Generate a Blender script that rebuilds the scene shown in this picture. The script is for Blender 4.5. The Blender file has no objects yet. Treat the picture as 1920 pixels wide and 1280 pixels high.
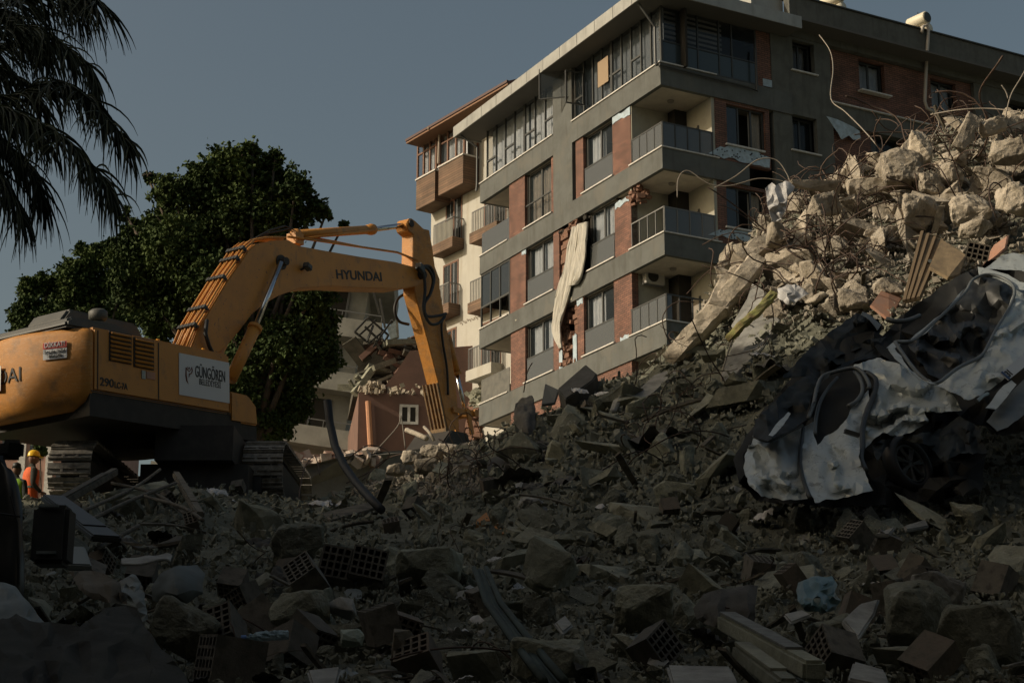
import bpy, bmesh, math, random
from math import sin, cos, tan, atan2, radians, pi, sqrt
from mathutils import Vector, Matrix, noise, Euler

# ---------------------------------------------------------------- camera, world, sun, exposure
SC = bpy.context.scene
COL = SC.collection
F = 3390.0; TH = radians(15.66); CZ = 1.6
cam = bpy.data.cameras.new("camera"); camo = bpy.data.objects.new("camera", cam); COL.objects.link(camo)
cam.sensor_width = 36; cam.lens = F / 1920 * 36; cam.clip_end = 6000; cam.clip_start = 0.1
camo.location = (0, 0, CZ); camo.rotation_euler = (pi / 2 + TH, 0, 0)
SC.camera = camo
SUN_AZ = radians(-104); SUN_EL = radians(27)
W = bpy.data.worlds.new("World"); SC.world = W; W.use_nodes = True
nt = W.node_tree
sky = nt.nodes.new('ShaderNodeTexSky'); sky.sky_type = 'NISHITA'; sky.sun_disc = False
sky.sun_elevation = SUN_EL; sky.sun_rotation = SUN_AZ
sky.air_density = 1.0; sky.dust_density = 4.5; sky.ozone_density = 1.0
bg = nt.nodes['Background']; bg.inputs['Strength'].default_value = 0.085
tint = nt.nodes.new('ShaderNodeMix'); tint.data_type = 'RGBA'; tint.blend_type = 'MULTIPLY'; tint.inputs[0].default_value = 1
tint.inputs[7].default_value = (1.08, 1.0, 0.80, 1); nt.links.new(sky.outputs[0], tint.inputs[6]); nt.links.new(tint.outputs[2], bg.inputs[0])
sl = bpy.data.lights.new("sun", 'SUN'); sl.energy = 3.3; sl.angle = radians(0.5); sl.color = (1.0, 0.87, 0.68)
so = bpy.data.objects.new("sun", sl); COL.objects.link(so)
sd = Vector((sin(SUN_AZ) * cos(SUN_EL), cos(SUN_AZ) * cos(SUN_EL), sin(SUN_EL)))
so.rotation_euler = sd.to_track_quat('Z', 'Y').to_euler(); so.location = (-30, 0, 60)
SC.view_settings.view_transform = 'Standard'; SC.view_settings.look = 'None'
SC.view_settings.exposure = 0.0; SC.view_settings.gamma = 1
SC.cycles.max_bounces = 6

# ---------------------------------------------------------------- helpers
def K(v):
    s = (640 - v) / F
    return (sin(TH) + s * cos(TH)) / (cos(TH) - s * sin(TH))
def ray(u, v):
    s = (640 - v) / F; c = (u - 960) / F
    y = cos(TH) - s * sin(TH)
    return Vector((c / y, 1.0, (sin(TH) + s * cos(TH)) / y))
def P(u, v, D):
    r = ray(u, v) * D
    return Vector((r.x, r.y, r.z + CZ))
def proj(p):
    x, y, z = p.x, p.y, p.z - CZ
    d = y * cos(TH) + z * sin(TH); h = -y * sin(TH) + z * cos(TH)
    return 960 + F * x / d, 640 - F * h / d

class Frame:
    def __init__(s, org, rz=0.0, tx=0.0, ty=0.0):
        s.M = Matrix.Translation(org) @ Matrix.Rotation(rz, 4, 'Z') @ Matrix.Rotation(tx, 4, 'X') @ Matrix.Rotation(ty, 4, 'Y')
        s.I = s.M.inverted()
        s.o = s.I @ Vector((0, 0, CZ))
    def hit(s, u, v, ax, val):
        d = s.I.to_3x3() @ ray(u, v)
        t = (val - s.o[ax]) / d[ax]
        return s.o + d * t
    def w(s, x, y, z): return s.M @ Vector((x, y, z))

class MB:
    def __init__(s): s.v = []; s.f = []; s.g = []
    def add(s, vs, fs):
        n = len(s.v); s.g.append((n, len(s.f))); s.v += [tuple(a) for a in vs]; s.f += [tuple(i + n for i in f) for f in fs]; return s
    def box(s, x0, x1, y0, y1, z0, z1):
        if x0 > x1: x0, x1 = x1, x0
        if y0 > y1: y0, y1 = y1, y0
        if z0 > z1: z0, z1 = z1, z0
        return s.add([(x0,y0,z0),(x1,y0,z0),(x1,y1,z0),(x0,y1,z0),(x0,y0,z1),(x1,y0,z1),(x1,y1,z1),(x0,y1,z1)],
                     [(3,2,1,0),(4,5,6,7),(0,1,5,4),(1,2,6,5),(2,3,7,6),(3,0,4,7)])
    def obox(s, c, sx, sy, sz, rot):
        R = Euler(rot).to_matrix(); c = Vector(c)
        vs = [c + R @ Vector((a*sx/2, b*sy/2, d*sz/2)) for d in (-1,1) for a,b in ((-1,-1),(1,-1),(1,1),(-1,1))]
        return s.add(vs, [(3,2,1,0),(4,5,6,7),(0,1,5,4),(1,2,6,5),(2,3,7,6),(3,0,4,7)])
    def bar(s, a, b, w, h=None):
        a = Vector(a); b = Vector(b); h = h or w
        d = (b - a).normalized(); up = Vector((0,0,1)) if abs(d.z) < .95 else Vector((1,0,0))
        p = d.cross(up).normalized() * w / 2; q = p.cross(d).normalized() * h / 2
        vs = [a-p-q, a+p-q, a+p+q, a-p+q, b-p-q, b+p-q, b+p+q, b-p+q]
        return s.add(vs, [(3,2,1,0),(4,5,6,7),(0,1,5,4),(1,2,6,5),(2,3,7,6),(3,0,4,7)])
    def tube(s, pts, r, n=8, cap=True):
        pts = [Vector(p) for p in pts]; rs = r if isinstance(r, (list, tuple)) else [r] * len(pts)
        vs = []; prev = None
        for i, p in enumerate(pts):
            d = (pts[min(i+1, len(pts)-1)] - pts[max(i-1, 0)])
            d = d.normalized() if d.length > 1e-9 else Vector((0,0,1))
            if prev is None: a = d.orthogonal().normalized()
            else:
                a = prev - d * prev.dot(d); a = a.normalized() if a.length > 1e-6 else d.orthogonal().normalized()
            prev = a; b = d.cross(a)
            for k in range(n):
                t = 2*pi*k/n; vs.append(p + (a*cos(t) + b*sin(t)) * rs[i])
        fs = [(i*n+k, i*n+(k+1)%n, (i+1)*n+(k+1)%n, (i+1)*n+k) for i in range(len(pts)-1) for k in range(n)]
        if cap: fs += [tuple(range(n))[::-1], tuple((len(pts)-1)*n + k for k in range(n))]
        return s.add(vs, fs)
    def prism(s, poly, vec):
        n = len(poly); vec = Vector(vec)
        vs = [Vector(p) for p in poly] + [Vector(p) + vec for p in poly]
        return s.add(vs, [tuple(range(n))[::-1], tuple(range(n, 2*n))] + [(i, (i+1)%n, (i+1)%n+n, i+n) for i in range(n)])
    def build(s, name, m, parent=None, smooth=False, bevel=0, loc=None):
        me = bpy.data.meshes.new(name); me.from_pydata(s.v, [], s.f); me.update()
        if bevel or True:
            bm = bmesh.new(); bm.from_mesh(me)
            if len(s.f) < 4000: bmesh.ops.recalc_face_normals(bm, faces=bm.faces)
            if bevel:
                es = [e for e in bm.edges if e.is_manifold and e.calc_face_angle(0) > .5]
                bmesh.ops.bevel(bm, geom=es, offset=bevel, segments=2, affect='EDGES', clamp_overlap=True)
            bm.to_mesh(me); bm.free()
        if m: me.materials.append(m)
        if smooth:
            for p in me.polygons: p.use_smooth = True
        o = bpy.data.objects.new(name, me); COL.objects.link(o)
        if loc is not None: o.location = loc
        if parent: o.parent = parent
        return o

def build_each(mb, name, m, parent=None, **k):
    """every piece that was added becomes a part of its own"""
    out = []; gs = mb.g + [(len(mb.v), len(mb.f))]
    for (v0, f0), (v1, f1) in zip(gs[:-1], gs[1:]):
        b = MB(); b.v = mb.v[v0:v1]; b.f = [tuple(i - v0 for i in f) for f in mb.f[f0:f1]]; out.append(b.build(name, m, parent, **k))
    return out

def tag(o, label, cat, group=None, kind=None):
    if label: o['label'] = label
    if cat: o['category'] = cat
    if group: o['group'] = group
    if kind: o['kind'] = kind
    return o
def empty(name, M, label, cat, group=None):
    o = bpy.data.objects.new(name, None); COL.objects.link(o); o.empty_display_size = .2
    if isinstance(M, Matrix): o.matrix_world = M
    else: o.location = M
    return tag(o, label, cat, group)

def centre(o):
    """put a mesh object's origin at the middle of its base"""
    me = o.data
    xs = [v.co.x for v in me.vertices]; ys = [v.co.y for v in me.vertices]; zs = [v.co.z for v in me.vertices]
    c = Vector(((min(xs)+max(xs))/2, (min(ys)+max(ys))/2, min(zs)))
    me.transform(Matrix.Translation(-c)); o.location = o.location + c
    return o

# ---------------------------------------------------------------- materials
MATS = {}
def mat(name, col, rough=.8, col2=None, nscale=3.0, bump=0.0, bscale=20.0, metal=0.0, rnd=0.0, alpha=1.0, det=6, spec=.5, mixlo=.4, mixhi=.65, bdist=.02):
    if name in MATS: return MATS[name]
    m = bpy.data.materials.new(name); m.use_nodes = True; t = m.node_tree; N = t.nodes; L = t.links
    b = N['Principled BSDF']; b.inputs['Roughness'].default_value = rough; b.inputs['Metallic'].default_value = metal
    b.inputs['Specular IOR Level'].default_value = spec
    b.inputs['Alpha'].default_value = alpha
    tc = N.new('ShaderNodeTexCoord')
    src = None
    if col2:
        nz = N.new('ShaderNodeTexNoise'); nz.inputs['Scale'].default_value = nscale; nz.inputs['Detail'].default_value = det; nz.inputs['Roughness'].default_value = .65
        L.new(tc.outputs['Object'], nz.inputs['Vector'])
        mr = N.new('ShaderNodeMapRange'); mr.inputs[1].default_value = mixlo; mr.inputs[2].default_value = mixhi
        L.new(nz.outputs['Fac'], mr.inputs[0])
        mx = N.new('ShaderNodeMix'); mx.data_type = 'RGBA'
        mx.inputs[6].default_value = (*col, 1); mx.inputs[7].default_value = (*col2, 1)
        L.new(mr.outputs[0], mx.inputs[0]); src = mx.outputs[2]
    if rnd:
        oi = N.new('ShaderNodeObjectInfo'); hs = N.new('ShaderNodeHueSaturation')
        mr2 = N.new('ShaderNodeMapRange'); mr2.inputs[3].default_value = 1 - rnd; mr2.inputs[4].default_value = 1 + rnd
        L.new(oi.outputs['Random'], mr2.inputs[0]); L.new(mr2.outputs[0], hs.inputs['Value'])
        if src: L.new(src, hs.inputs['Color'])
        else: hs.inputs['Color'].default_value = (*col, 1)
        src = hs.outputs[0]
    if src: L.new(src, b.inputs['Base Color'])
    else: b.inputs['Base Color'].default_value = (*col, 1)
    if bump:
        n2 = N.new('ShaderNodeTexNoise'); n2.inputs['Scale'].default_value = bscale; n2.inputs['Detail'].default_value = 8; n2.inputs['Roughness'].default_value = .7
        L.new(tc.outputs['Object'], n2.inputs['Vector'])
        bp = N.new('ShaderNodeBump'); bp.inputs['Strength'].default_value = bump; bp.inputs['Distance'].default_value = bdist
        L.new(n2.outputs['Fac'], bp.inputs['Height']); L.new(bp.outputs[0], b.inputs['Normal'])
    MATS[name] = m
    return m

def overlay(m, sc, lo, hi, col, fac=1.0, noise_scale=1.0, det=5, band=None):
    """wear of its own shape on a surface: streaks, scratches, speckle"""
    t = m.node_tree; N = t.nodes; L = t.links; b = N['Principled BSDF']; inp = b.inputs['Base Color']
    tc = N.new('ShaderNodeTexCoord'); mp = N.new('ShaderNodeMapping'); mp.inputs['Scale'].default_value = sc; L.new(tc.outputs['Object'], mp.inputs[0])
    nz = N.new('ShaderNodeTexNoise'); nz.inputs['Scale'].default_value = noise_scale; nz.inputs['Detail'].default_value = det; nz.inputs['Roughness'].default_value = .6; L.new(mp.outputs[0], nz.inputs['Vector'])
    src = nz.outputs['Fac']
    if band:
        a = N.new('ShaderNodeMath'); a.operation = 'SUBTRACT'; a.inputs[1].default_value = band; L.new(src, a.inputs[0])
        c = N.new('ShaderNodeMath'); c.operation = 'ABSOLUTE'; L.new(a.outputs[0], c.inputs[0]); src = c.outputs[0]
    mr = N.new('ShaderNodeMapRange'); mr.inputs[1].default_value = lo; mr.inputs[2].default_value = hi; mr.inputs[4].default_value = fac; L.new(src, mr.inputs[0])
    mx = N.new('ShaderNodeMix'); mx.data_type = 'RGBA'; L.new(mr.outputs[0], mx.inputs[0]); mx.inputs[7].default_value = (*col, 1)
    if inp.is_linked: L.new(inp.links[0].from_socket, mx.inputs[6])
    else: mx.inputs[6].default_value = inp.default_value[:]
    L.new(mx.outputs[2], inp); return m

def brick_mat(name, c1, c2, mortar, bw=.24, bh=.07):
    m = bpy.data.materials.new(name); m.use_nodes = True; t = m.node_tree; N = t.nodes; L = t.links
    b = N['Principled BSDF']; b.inputs['Roughness'].default_value = .85
    tc = N.new('ShaderNodeTexCoord'); sp = N.new('ShaderNodeSeparateXYZ'); L.new(tc.outputs['Object'], sp.inputs[0])
    ad = N.new('ShaderNodeMath'); ad.operation = 'ADD'; L.new(sp.outputs[0], ad.inputs[0]); L.new(sp.outputs[1], ad.inputs[1])
    cb = N.new('ShaderNodeCombineXYZ'); L.new(ad.outputs[0], cb.inputs[0]); L.new(sp.outputs[2], cb.inputs[1])
    br = N.new('ShaderNodeTexBrick'); br.inputs['Scale'].default_value = 1
    br.inputs['Brick Width'].default_value = bw; br.inputs['Row Height'].default_value = bh
    br.inputs['Mortar Size'].default_value = .009; br.inputs['Mortar Smooth'].default_value = .3
    br.inputs['Color1'].default_value = (*c1, 1); br.inputs['Color2'].default_value = (*c2, 1); br.inputs['Mortar'].default_value = (*mortar, 1)
    L.new(cb.outputs[0], br.inputs['Vector'])
    nz = N.new('ShaderNodeTexNoise'); nz.inputs['Scale'].default_value = 1.3; nz.inputs['Detail'].default_value = 6; L.new(tc.outputs['Object'], nz.inputs['Vector'])
    mr = N.new('ShaderNodeMapRange'); mr.inputs[1].default_value = .3; mr.inputs[2].default_value = .7; mr.inputs[3].default_value = .7; mr.inputs[4].default_value = 1.25
    L.new(nz.outputs['Fac'], mr.inputs[0])
    hs = N.new('ShaderNodeHueSaturation'); L.new(br.outputs['Color'], hs.inputs['Color']); L.new(mr.outputs[0], hs.inputs['Value'])
    L.new(hs.outputs[0], b.inputs['Base Color'])
    bp = N.new('ShaderNodeBump'); bp.inputs['Strength'].default_value = .6; bp.inputs['Distance'].default_value = .01; bp.invert = True
    L.new(br.outputs['Fac'], bp.inputs['Height']); L.new(bp.outputs[0], b.inputs['Normal'])
    return m

def glass_mat(name, col, alpha, rough=.05):
    return mat(name, col, rough=rough, alpha=alpha, spec=.8)

M_CONC = mat('concrete', (.25,.25,.19), .9, (.145,.145,.11), 4, .8, 14, rnd=.35)
M_CONC_SHADE = mat('dirty_concrete_shade_tone', (.27,.275,.21), .95, (.15,.153,.115), 2.5, 1.0, 9, rnd=.4, bdist=.04)  # darker copy for the shaded foreground: shade put into the dirty concrete's colour
M_CONC_SUN = mat('dusty_concrete_sun_tone', (.48,.42,.335), .95, (.28,.24,.18), 2.5, 1.0, 9, rnd=.25, bdist=.04)  # paler copy for the lit heap: sunlight put into the dusty concrete's colour
M_DUST = mat('rubble_dust', (.18,.18,.135), .95, (.09,.092,.066), 1.6, 1.0, 6, bdist=.08)
M_FRAG_SHADE = mat('fragments', (.30,.30,.235), .95, (.11,.112,.085), 2.2, .5, 20, mixlo=.35, mixhi=.6)  # for the shaded ground, with shade put into the colour
M_BRICKH = mat('hollow_clay', (.14,.112,.086), .9, (.115,.105,.082), 5, .4, 30, rnd=.25)
M_BRICKG = mat('grey_block', (.15,.135,.11), .9, (.10,.09,.075), 5, .4, 30, rnd=.25)
M_WOOD = mat('old_wood', (.14,.12,.088), .85, (.07,.062,.045), 6, .4, 25, rnd=.35)
M_REBAR = mat('rusty_steel', (.085,.05,.033), .7, (.045,.035,.03), 20, 0, metal=.3, rnd=.3)
M_PLASTER = mat('white_plaster', (.30,.295,.27), .9, (.17,.165,.15), 5, .3, 25, rnd=.2)
M_CLOTHW = mat('white_cloth', (.62,.61,.60), .95, (.42,.41,.40), 6, .3, 40, rnd=.15)
M_CLOTHG = mat('grey_cloth', (.10,.095,.085), .95, (.06,.056,.05), 5, .4, 40, rnd=.3)
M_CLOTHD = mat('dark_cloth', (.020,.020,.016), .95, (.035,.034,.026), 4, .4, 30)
M_METALG = mat('galvanised', (.28,.31,.30), .45, (.17,.19,.18), 6, .2, 20, metal=.6)
M_BLACK = mat('black_rubber', (.012,.012,.012), .6)
M_DARK = mat('dark_plastic', (.02,.021,.02), .5, (.035,.035,.03), 5)
M_TERRA = mat('terracotta', (.42,.22,.14), .85, (.34,.22,.17), 5, .3, 30, rnd=.15)

overlay(M_CONC_SHADE, (1,1,1), .56, .64, (.30,.30,.25), .75, 9, 6); overlay(M_CONC, (1,1,1), .58, .66, (.34,.33,.28), .7, 12, 6); overlay(M_CONC_SUN, (1,1,1), .56, .68, (.20,.17,.125), .8, 6, 6)
overlay(M_BRICKG, (1,1,1), .5, .62, (.06,.058,.045), .8, 14); overlay(M_BRICKH, (1,1,1), .5, .62, (.09,.08,.062), .8, 14); overlay(M_WOOD, (1,1,12), .5, .6, (.05,.042,.03), .8, 2)
# ---------------------------------------------------------------- terrain profile
TD = [4, 8, 12, 16, 20, 24, 27, 29, 31, 33, 36]
TU = [-120, 60, 300, 560, 760, 870, 1000, 1200, 1310, 1400, 1480, 1600, 1750, 1900, 2050]
TV = [
 [1420,1290,1150,1050, 990, 958, 945, 938, 934, 932, 932],
 [1420,1290,1150,1050, 990, 958, 945, 938, 934, 932, 932],
 [1420,1290,1160,1050, 975, 930, 915, 912, 908, 900, 885],
 [1420,1290,1160,1060, 998, 962, 948, 940, 936, 934, 932],
 [1420,1290,1160,1065, 1000, 958, 942, 930, 912, 888, 880],
 [1420,1290,1160,1062, 985, 915, 872, 848, 835, 838, 850],
 [1420,1290,1155,1055, 965, 880, 820, 775, 768, 790, 860],
 [1420,1290,1150,1045, 945, 845, 760, 705, 700, 730, 860],
 [1420,1290,1150,1040, 930, 815, 715, 650, 625, 640, 800],
 [1420,1290,1150,1038, 915, 780, 650, 560, 500, 520, 700],
 [1420,1290,1145,1036, 905, 740, 590, 470, 410, 400, 600],
 [1420,1290,1140,1030, 880, 690, 520, 420, 360, 350, 500],
 [1420,1290,1135,1025, 860, 640, 480, 370, 300, 290, 430],
 [1420,1290,1130,1015, 840, 600, 450, 330, 240, 225, 380],
 [1420,1290,1130,1010, 830, 580, 430, 310, 225, 210, 360]]
def lerp(a, b, t): return a + (b - a) * t
def seg(arr, x):
    if x <= arr[0]: return 0, 0.0
    for i in range(len(arr) - 1):
        if x <= arr[i+1]: return i, (x - arr[i]) / (arr[i+1] - arr[i])
    return len(arr) - 2, 1.0
def tv(u, D):
    i, a = seg(TU, u); j, b = seg(TD, D)
    a = a*a*(3-2*a)
    return lerp(lerp(TV[i][j], TV[i][j+1], b), lerp(TV[i+1][j], TV[i+1][j+1], b), a)
def H(x, y):
    base = 7.6
    if y <= 0.5: z = 0.0
    else:
        D = min(max(y, 4.0), 36.0); u = 960 + 3520 * x / max(y, 4.0)
        z = CZ + D * K(tv(u, D))
        if y < 4: z = z * max(0, (y - .5)) / 3.5
        if y > 36: z = lerp(z, base, min(1, max(0, y - 37.5) / 5))
        xr = abs(x) - 16
        if xr > 0: z = lerp(z, min(base, max(0, .25 * y)), min(1, xr / 10))
    return z
def depth_at(u, v):
    lo = TD[0]
    prev = tv(u, 4.0); D = 4.0
    while D < 33:
        D2 = D + .25; cur = tv(u, D2)
        if cur <= v: return D2
        D = D2
    return None
def bumpn(x, y, z=0): return noise.noise(Vector((x, y, z)))

def axis(lo, hi, step, far, g=1.25):
    out = []; x = lo
    while x < hi: out.append(x); x += step
    out.append(hi)
    s = step; x = hi
    while x < far[1]: s *= g; x += s; out.append(x)
    s = step; x = lo; pre = []
    while x > far[0]: s *= g; x -= s; pre.append(x)
    return pre[::-1] + out
xs = axis(-16, 16, .2, (-2500, 2500)); ys = axis(2, 38, .2, (-400, 4000))
g = MB()
for y in ys:
    for x in xs:
        z = H(x, y)
        if 3 < y < 40 and abs(x) < 18:
            z += .16 * bumpn(x*1.1, y*1.1) + .10 * bumpn(x*3.1, y*3.1, 4) + .05 * bumpn(x*7, y*7, 9) - .12
        g.v.append((x, y, z))
nx = len(xs)
g.f = [(j*nx+i, j*nx+i+1, (j+1)*nx+i+1, (j+1)*nx+i) for j in range(len(ys)-1) for i in range(nx-1)]
tag(g.build('ground', M_DUST), None, None, kind='structure')
# ---------------------------------------------------------------- unseen street blocks: left pair casts the shadow, other two added against sky light
M_FAC = mat('street_render', (.10,.095,.085), .9, (.07,.068,.06), .6)
M_WINB = mat('street_window', (.03,.035,.04), .3)
def street_block(x0, x1, y0, y1, h, label):
    e = empty('unseen_block', Vector(((x0+x1)/2, (y0+y1)/2, 0)), label, 'building')
    a, b = (x1-x0)/2, (y1-y0)/2
    MB().box(-a, a, -b, b, -1, h).build('wall', M_FAC, e)
    MB().box(-a-.3, a+.3, -b-.3, b+.3, h+.003, h+.3).build('roof', M_FAC, e)
    m = MB()
    n = max(2, int((y1-y0)/3.2)); k = max(2, int(h/3))
    for i in range(n):
        for j in range(k):
            yy = -b + (i+.5)*(y1-y0)/n; zz = 1 + j*3
            if zz + 1.5 < h: m.box(a-.02, a+.04, yy-.6, yy+.6, zz, zz+1.4)
    if x0 > 0: m.v = [(-x, y, z) for x, y, z in m.v]
    build_each(m, 'window', M_WINB, e)
    return e
street_block(-33, -21, -26, 24.0, 21.3, 'tall dark rendered apartment block left of the camera')
street_block(-35, -22, 24.7, 42, 12.3, 'low dark rendered apartment block beyond the tall one on the left')
street_block(12, 30, -30, 8, 22, 'unseen block right of the camera, added to cut sky light')
street_block(-20, 11, -40, -9, 20, 'unseen block behind the camera, added to cut sky light')

# ---------------------------------------------------------------- grey corner apartment building
AR = radians(28.3)
YC = 62.0
GX = P(1242, 300, YC)
G = Frame(Vector((GX.x, GX.y, 0)), AR)
ge = empty('apartment_building', G.M, 'damaged dark grey corner apartment building with red brick panels and corner balconies', 'building')
M_GREY = mat('grey_render', (.118,.124,.117), .92, (.085,.088,.082), 1.2, .35, 30)
M_GREYD = mat('grey_render_stained', (.12,.122,.108), .92, (.09,.09,.08), 2, .3, 25)
M_RBRICK = brick_mat('red_brick', (.225,.108,.075), (.14,.073,.054), (.022,.02,.018), .27, .085)
M_CREAM = mat('cream_paint', (.40,.385,.315), .9, (.33,.315,.26), 2, .1, 20)
M_CEIL = mat('ceiling_paint', (.55,.50,.42), .9, (.45,.41,.35), 2)
M_SILL = mat('white_sill', (.62,.60,.56), .7, (.45,.43,.40), 8)
M_FRAMEG = mat('grey_frame', (.045,.047,.045), .5)
M_FRAMEB = mat('brown_frame', (.16,.07,.035), .6, (.10,.045,.025), 8)
M_GLASS = glass_mat('window_glass', (.03,.04,.045), .22)
M_GLASSD = glass_mat('dark_glass', (.02,.025,.027), .8)
M_BAL = glass_mat('balustrade_glass', (.085,.09,.09), .88, .2)
M_CURT = mat('curtain', (.66,.70,.74), .95, (.54,.58,.62), 3)
M_CURTD = mat('curtain_beige', (.33,.29,.24), .95, (.25,.22,.18), 3)
M_FASC = mat('fascia_metal', (.36,.36,.335), .5, (.30,.30,.28), 1.5, metal=.2)
M_SOFF = mat('soffit', (.11,.105,.095), .8)
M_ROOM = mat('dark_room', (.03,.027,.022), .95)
overlay(M_GREY, (2.2,2.2,.28), .52, .68, (.075,.075,.066), .65, 1.6); overlay(M_GREY, (.5,.5,.5), .55, .62, (.16,.155,.135), .45, 1.2); overlay(M_GREYD, (2.2,2.2,.28), .5, .68, (.07,.07,.06), .7, 1.6)
overlay(M_FASC, (1.5,1.5,.4), .5, .66, (.22,.215,.195), .6, 1.5)
M_INS = mat('insulation_board', (.42,.52,.60), .85, (.30,.36,.40), 6, .4, 14)
M_OBR = mat('broken_clay', (.21,.11,.075), .9, (.12,.072,.05), 6, .5, 25)
M_RAILM = mat('pale_rail', (.15,.15,.145), .5)

zt = {k: G.hit(1242, v, 0, 0).z for k, v in {5: 114, 4: 275, 3: 437, 2: 604}.items()}
zb = {k: G.hit(1242, v, 0, 0).z for k, v in {5: 156, 4: 315, 3: 479, 2: 649.5}.items()}
h_ = (zt[5] - zt[2]) / 3
zt[1] = zt[2] - h_; zb[1] = zb[2] - h_
def gy(u, z):            # left facade (x=0): y for pixel column u at height z
    c = [(lambda q: (q.z, q.y))(G.hit(u, v, 0, 0)) for v in (100, 800)]
    (z1, y1), (z2, y2) = c
    return y1 + (y2 - y1) * (z - z1) / (z2 - z1)
def gx(u, z, pl=0.0):    # right facade (y=pl)
    (z1, x1), (z2, x2) = [(lambda q: (q.z, q.x))(G.hit(u, v, 1, pl)) for v in (0, 700)]
    return x1 + (x2 - x1) * (z - z1) / (z2 - z1)
zm = {k: (zt[k] + zt[k] + 1.6) / 2 for k in zt}
YE = gy(899.5, zt[4]); XB = gx(1340, zt[4])
zsof = G.hit(1042, 141, 0, 0.0).z
LX = gx(2300, zt[5])
# inner rooms (dark) and slabs
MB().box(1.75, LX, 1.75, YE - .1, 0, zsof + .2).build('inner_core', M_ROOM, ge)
for k in (5, 4, 3, 2, 1):
    m = MB()
    # band round left facade and the balcony part of right facade: walls 0.18 thick with the slab behind
    m.box(0, .18, .0, YE, zb[k], zt[k])
    m.box(.18, 1.7, YE - .18, YE, zb[k], zt[k])
    XR = gx(1485 if k == 5 else 1405, zt[k])
    m.box(.181, XR, 0, .18, zb[k], zt[k] - .003)
    b = m.build('parapet_band', M_GREY, ge)
    m = MB(); m.box(.182, 3, .182, YE - .182, zb[k] + .004, zb[k] + .2); m.box(3, XR, .182, 2, zb[k] + .004, zb[k] + .2)
    m.build('slab', M_CEIL, ge)
    # white coping
    m = MB(); m.box(-.05, .2, -.05, gy(1180, zt[k]), zt[k] + .003, zt[k] + .05); m.box(.2, XB + .2, -.05, .2, zt[k] + .003, zt[k] + .05)
    if k in (5, 4): m.box(-.05, .2, gy(952, zt[k]), YE + .03, zt[k] + .003, zt[k] + .05)
    elif k < 4: m.box(-.05, .2, gy(952, zt[k]), YE + .03, zt[k] + .003, zt[k] + .05)
    if k == 5: m.box(-.05, .2, gy(1180, zt[5]), gy(1072, zt[5]), zt[k] + .003, zt[k] + .05); m.box(-.05, .2, gy(1036, zt[5]), gy(952, zt[5]), zt[k] + .003, zt[k] + .05)
    build_each(m, 'coping', M_SILL, ge)

def brick_panel(u0, u1, k, top=None, pl=.07):
    z0, z1 = zt[k] + .002, (zb[k+1] - .002) if top is None else top
    return MB().box(pl, .35, gy(u0, zm[k]), gy(u1, zm[k]), z0, z1).build('brick_panel', M_RBRICK, ge)

def curtain(parent, x0, x1, y, z0, z1, m=M_CURT, amp=.025, seed=0, axis='y', name='curtain'):
    b = MB(); n = 40
    for i in range(n+1):
        t = i / n; a = amp * sin(t * (x1-x0) * 22 + seed) + amp*.5*sin(t*(x1-x0)*47+seed*3)
        for z in (z0, z1):
            p = x0 + (x1-x0)*t
            b.v.append((y + a, p, z) if axis == 'y' else (p, y + a, z))
    b.f = [(2*i, 2*i+2, 2*i+3, 2*i+1) for i in range(n)]
    # thickness
    o = b.build(name, m, parent, smooth=True)
    return o

def window_left(u0, u1, k, seed, glass_rail=True, cfrac=(0.0, .55), fr=None, curt2=None, dark=False, top=None):
    z0 = zt[k] + .02; z1 = (zb[k+1] - .02) if top is None else top
    ya, yb = gy(u1, zm[k]), gy(u0, zm[k])
    if ya > yb: ya, yb = yb, ya
    fr = fr or M_FRAMEG
    m = MB(); xf = .24; t = .07
    m.box(xf, xf+.07, ya, ya+t, z0, z1); m.box(xf, xf+.07, yb-t, yb, z0, z1)
    m.box(xf, xf+.07, ya+t, yb-t, z0, z0+t); m.box(xf, xf+.07, ya+t, yb-t, z1-t, z1)
    ymid = (ya+yb)/2
    m.box(xf+.002, xf+.068, ymid-t*.7, ymid+t*.7, z0+t, z1-t)
    w = m.build('window', fr, ge)
    MB().box(xf+.03, xf+.04, ya+t, yb-t, z0+t, z1-t).build('pane', M_GLASSD if dark else M_GLASS, w)
    a, b = cfrac
    if b > a: curtain(w, lerp(yb, ya, b), lerp(yb, ya, a), xf+.15, z0+.05, z1-.1, seed=seed, m=M_CURTD if curt2 == 'beige' else M_CURT)
    if curt2 and curt2 != 'beige': curtain(w, lerp(yb, ya, curt2[1]), lerp(yb, ya, curt2[0]), xf+.15, z0+.05, z1-.1, seed=seed+2)
    # dark reveal
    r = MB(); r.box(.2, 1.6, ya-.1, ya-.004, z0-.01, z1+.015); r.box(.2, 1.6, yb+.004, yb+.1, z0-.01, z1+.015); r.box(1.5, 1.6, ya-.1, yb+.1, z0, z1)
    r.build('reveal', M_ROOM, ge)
    if glass_rail:
        gr = MB().box(.10, .125, ya+.02, yb-.02, zt[k]+.1, zt[k]+1.05).build('balustrade_panel', M_BAL, ge)
        MB().bar((.11, ya+.02, zt[k]+1.07), (.11, yb-.02, zt[k]+1.07), .05).build('handrail', M_FRAMEG, gr)
    else:
        r = MB(); r.bar((.1, ya, zt[k]+1.05), (.1, yb, zt[k]+1.05), .05)
        for i in range(4): r.bar((.1, lerp(ya, yb, (i+.5)/4), zt[k]+.1), (.1, lerp(ya, yb, (i+.5)/4), zt[k]+1.05), .03)
        r.build('handrail', M_FRAMEG, ge)
    s = MB(); s.box(-.03, .2, ya-.12, yb+.12, zt[k]+.05, zt[k]+.1); s.build('sill', M_SILL, ge)
    return w
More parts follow.
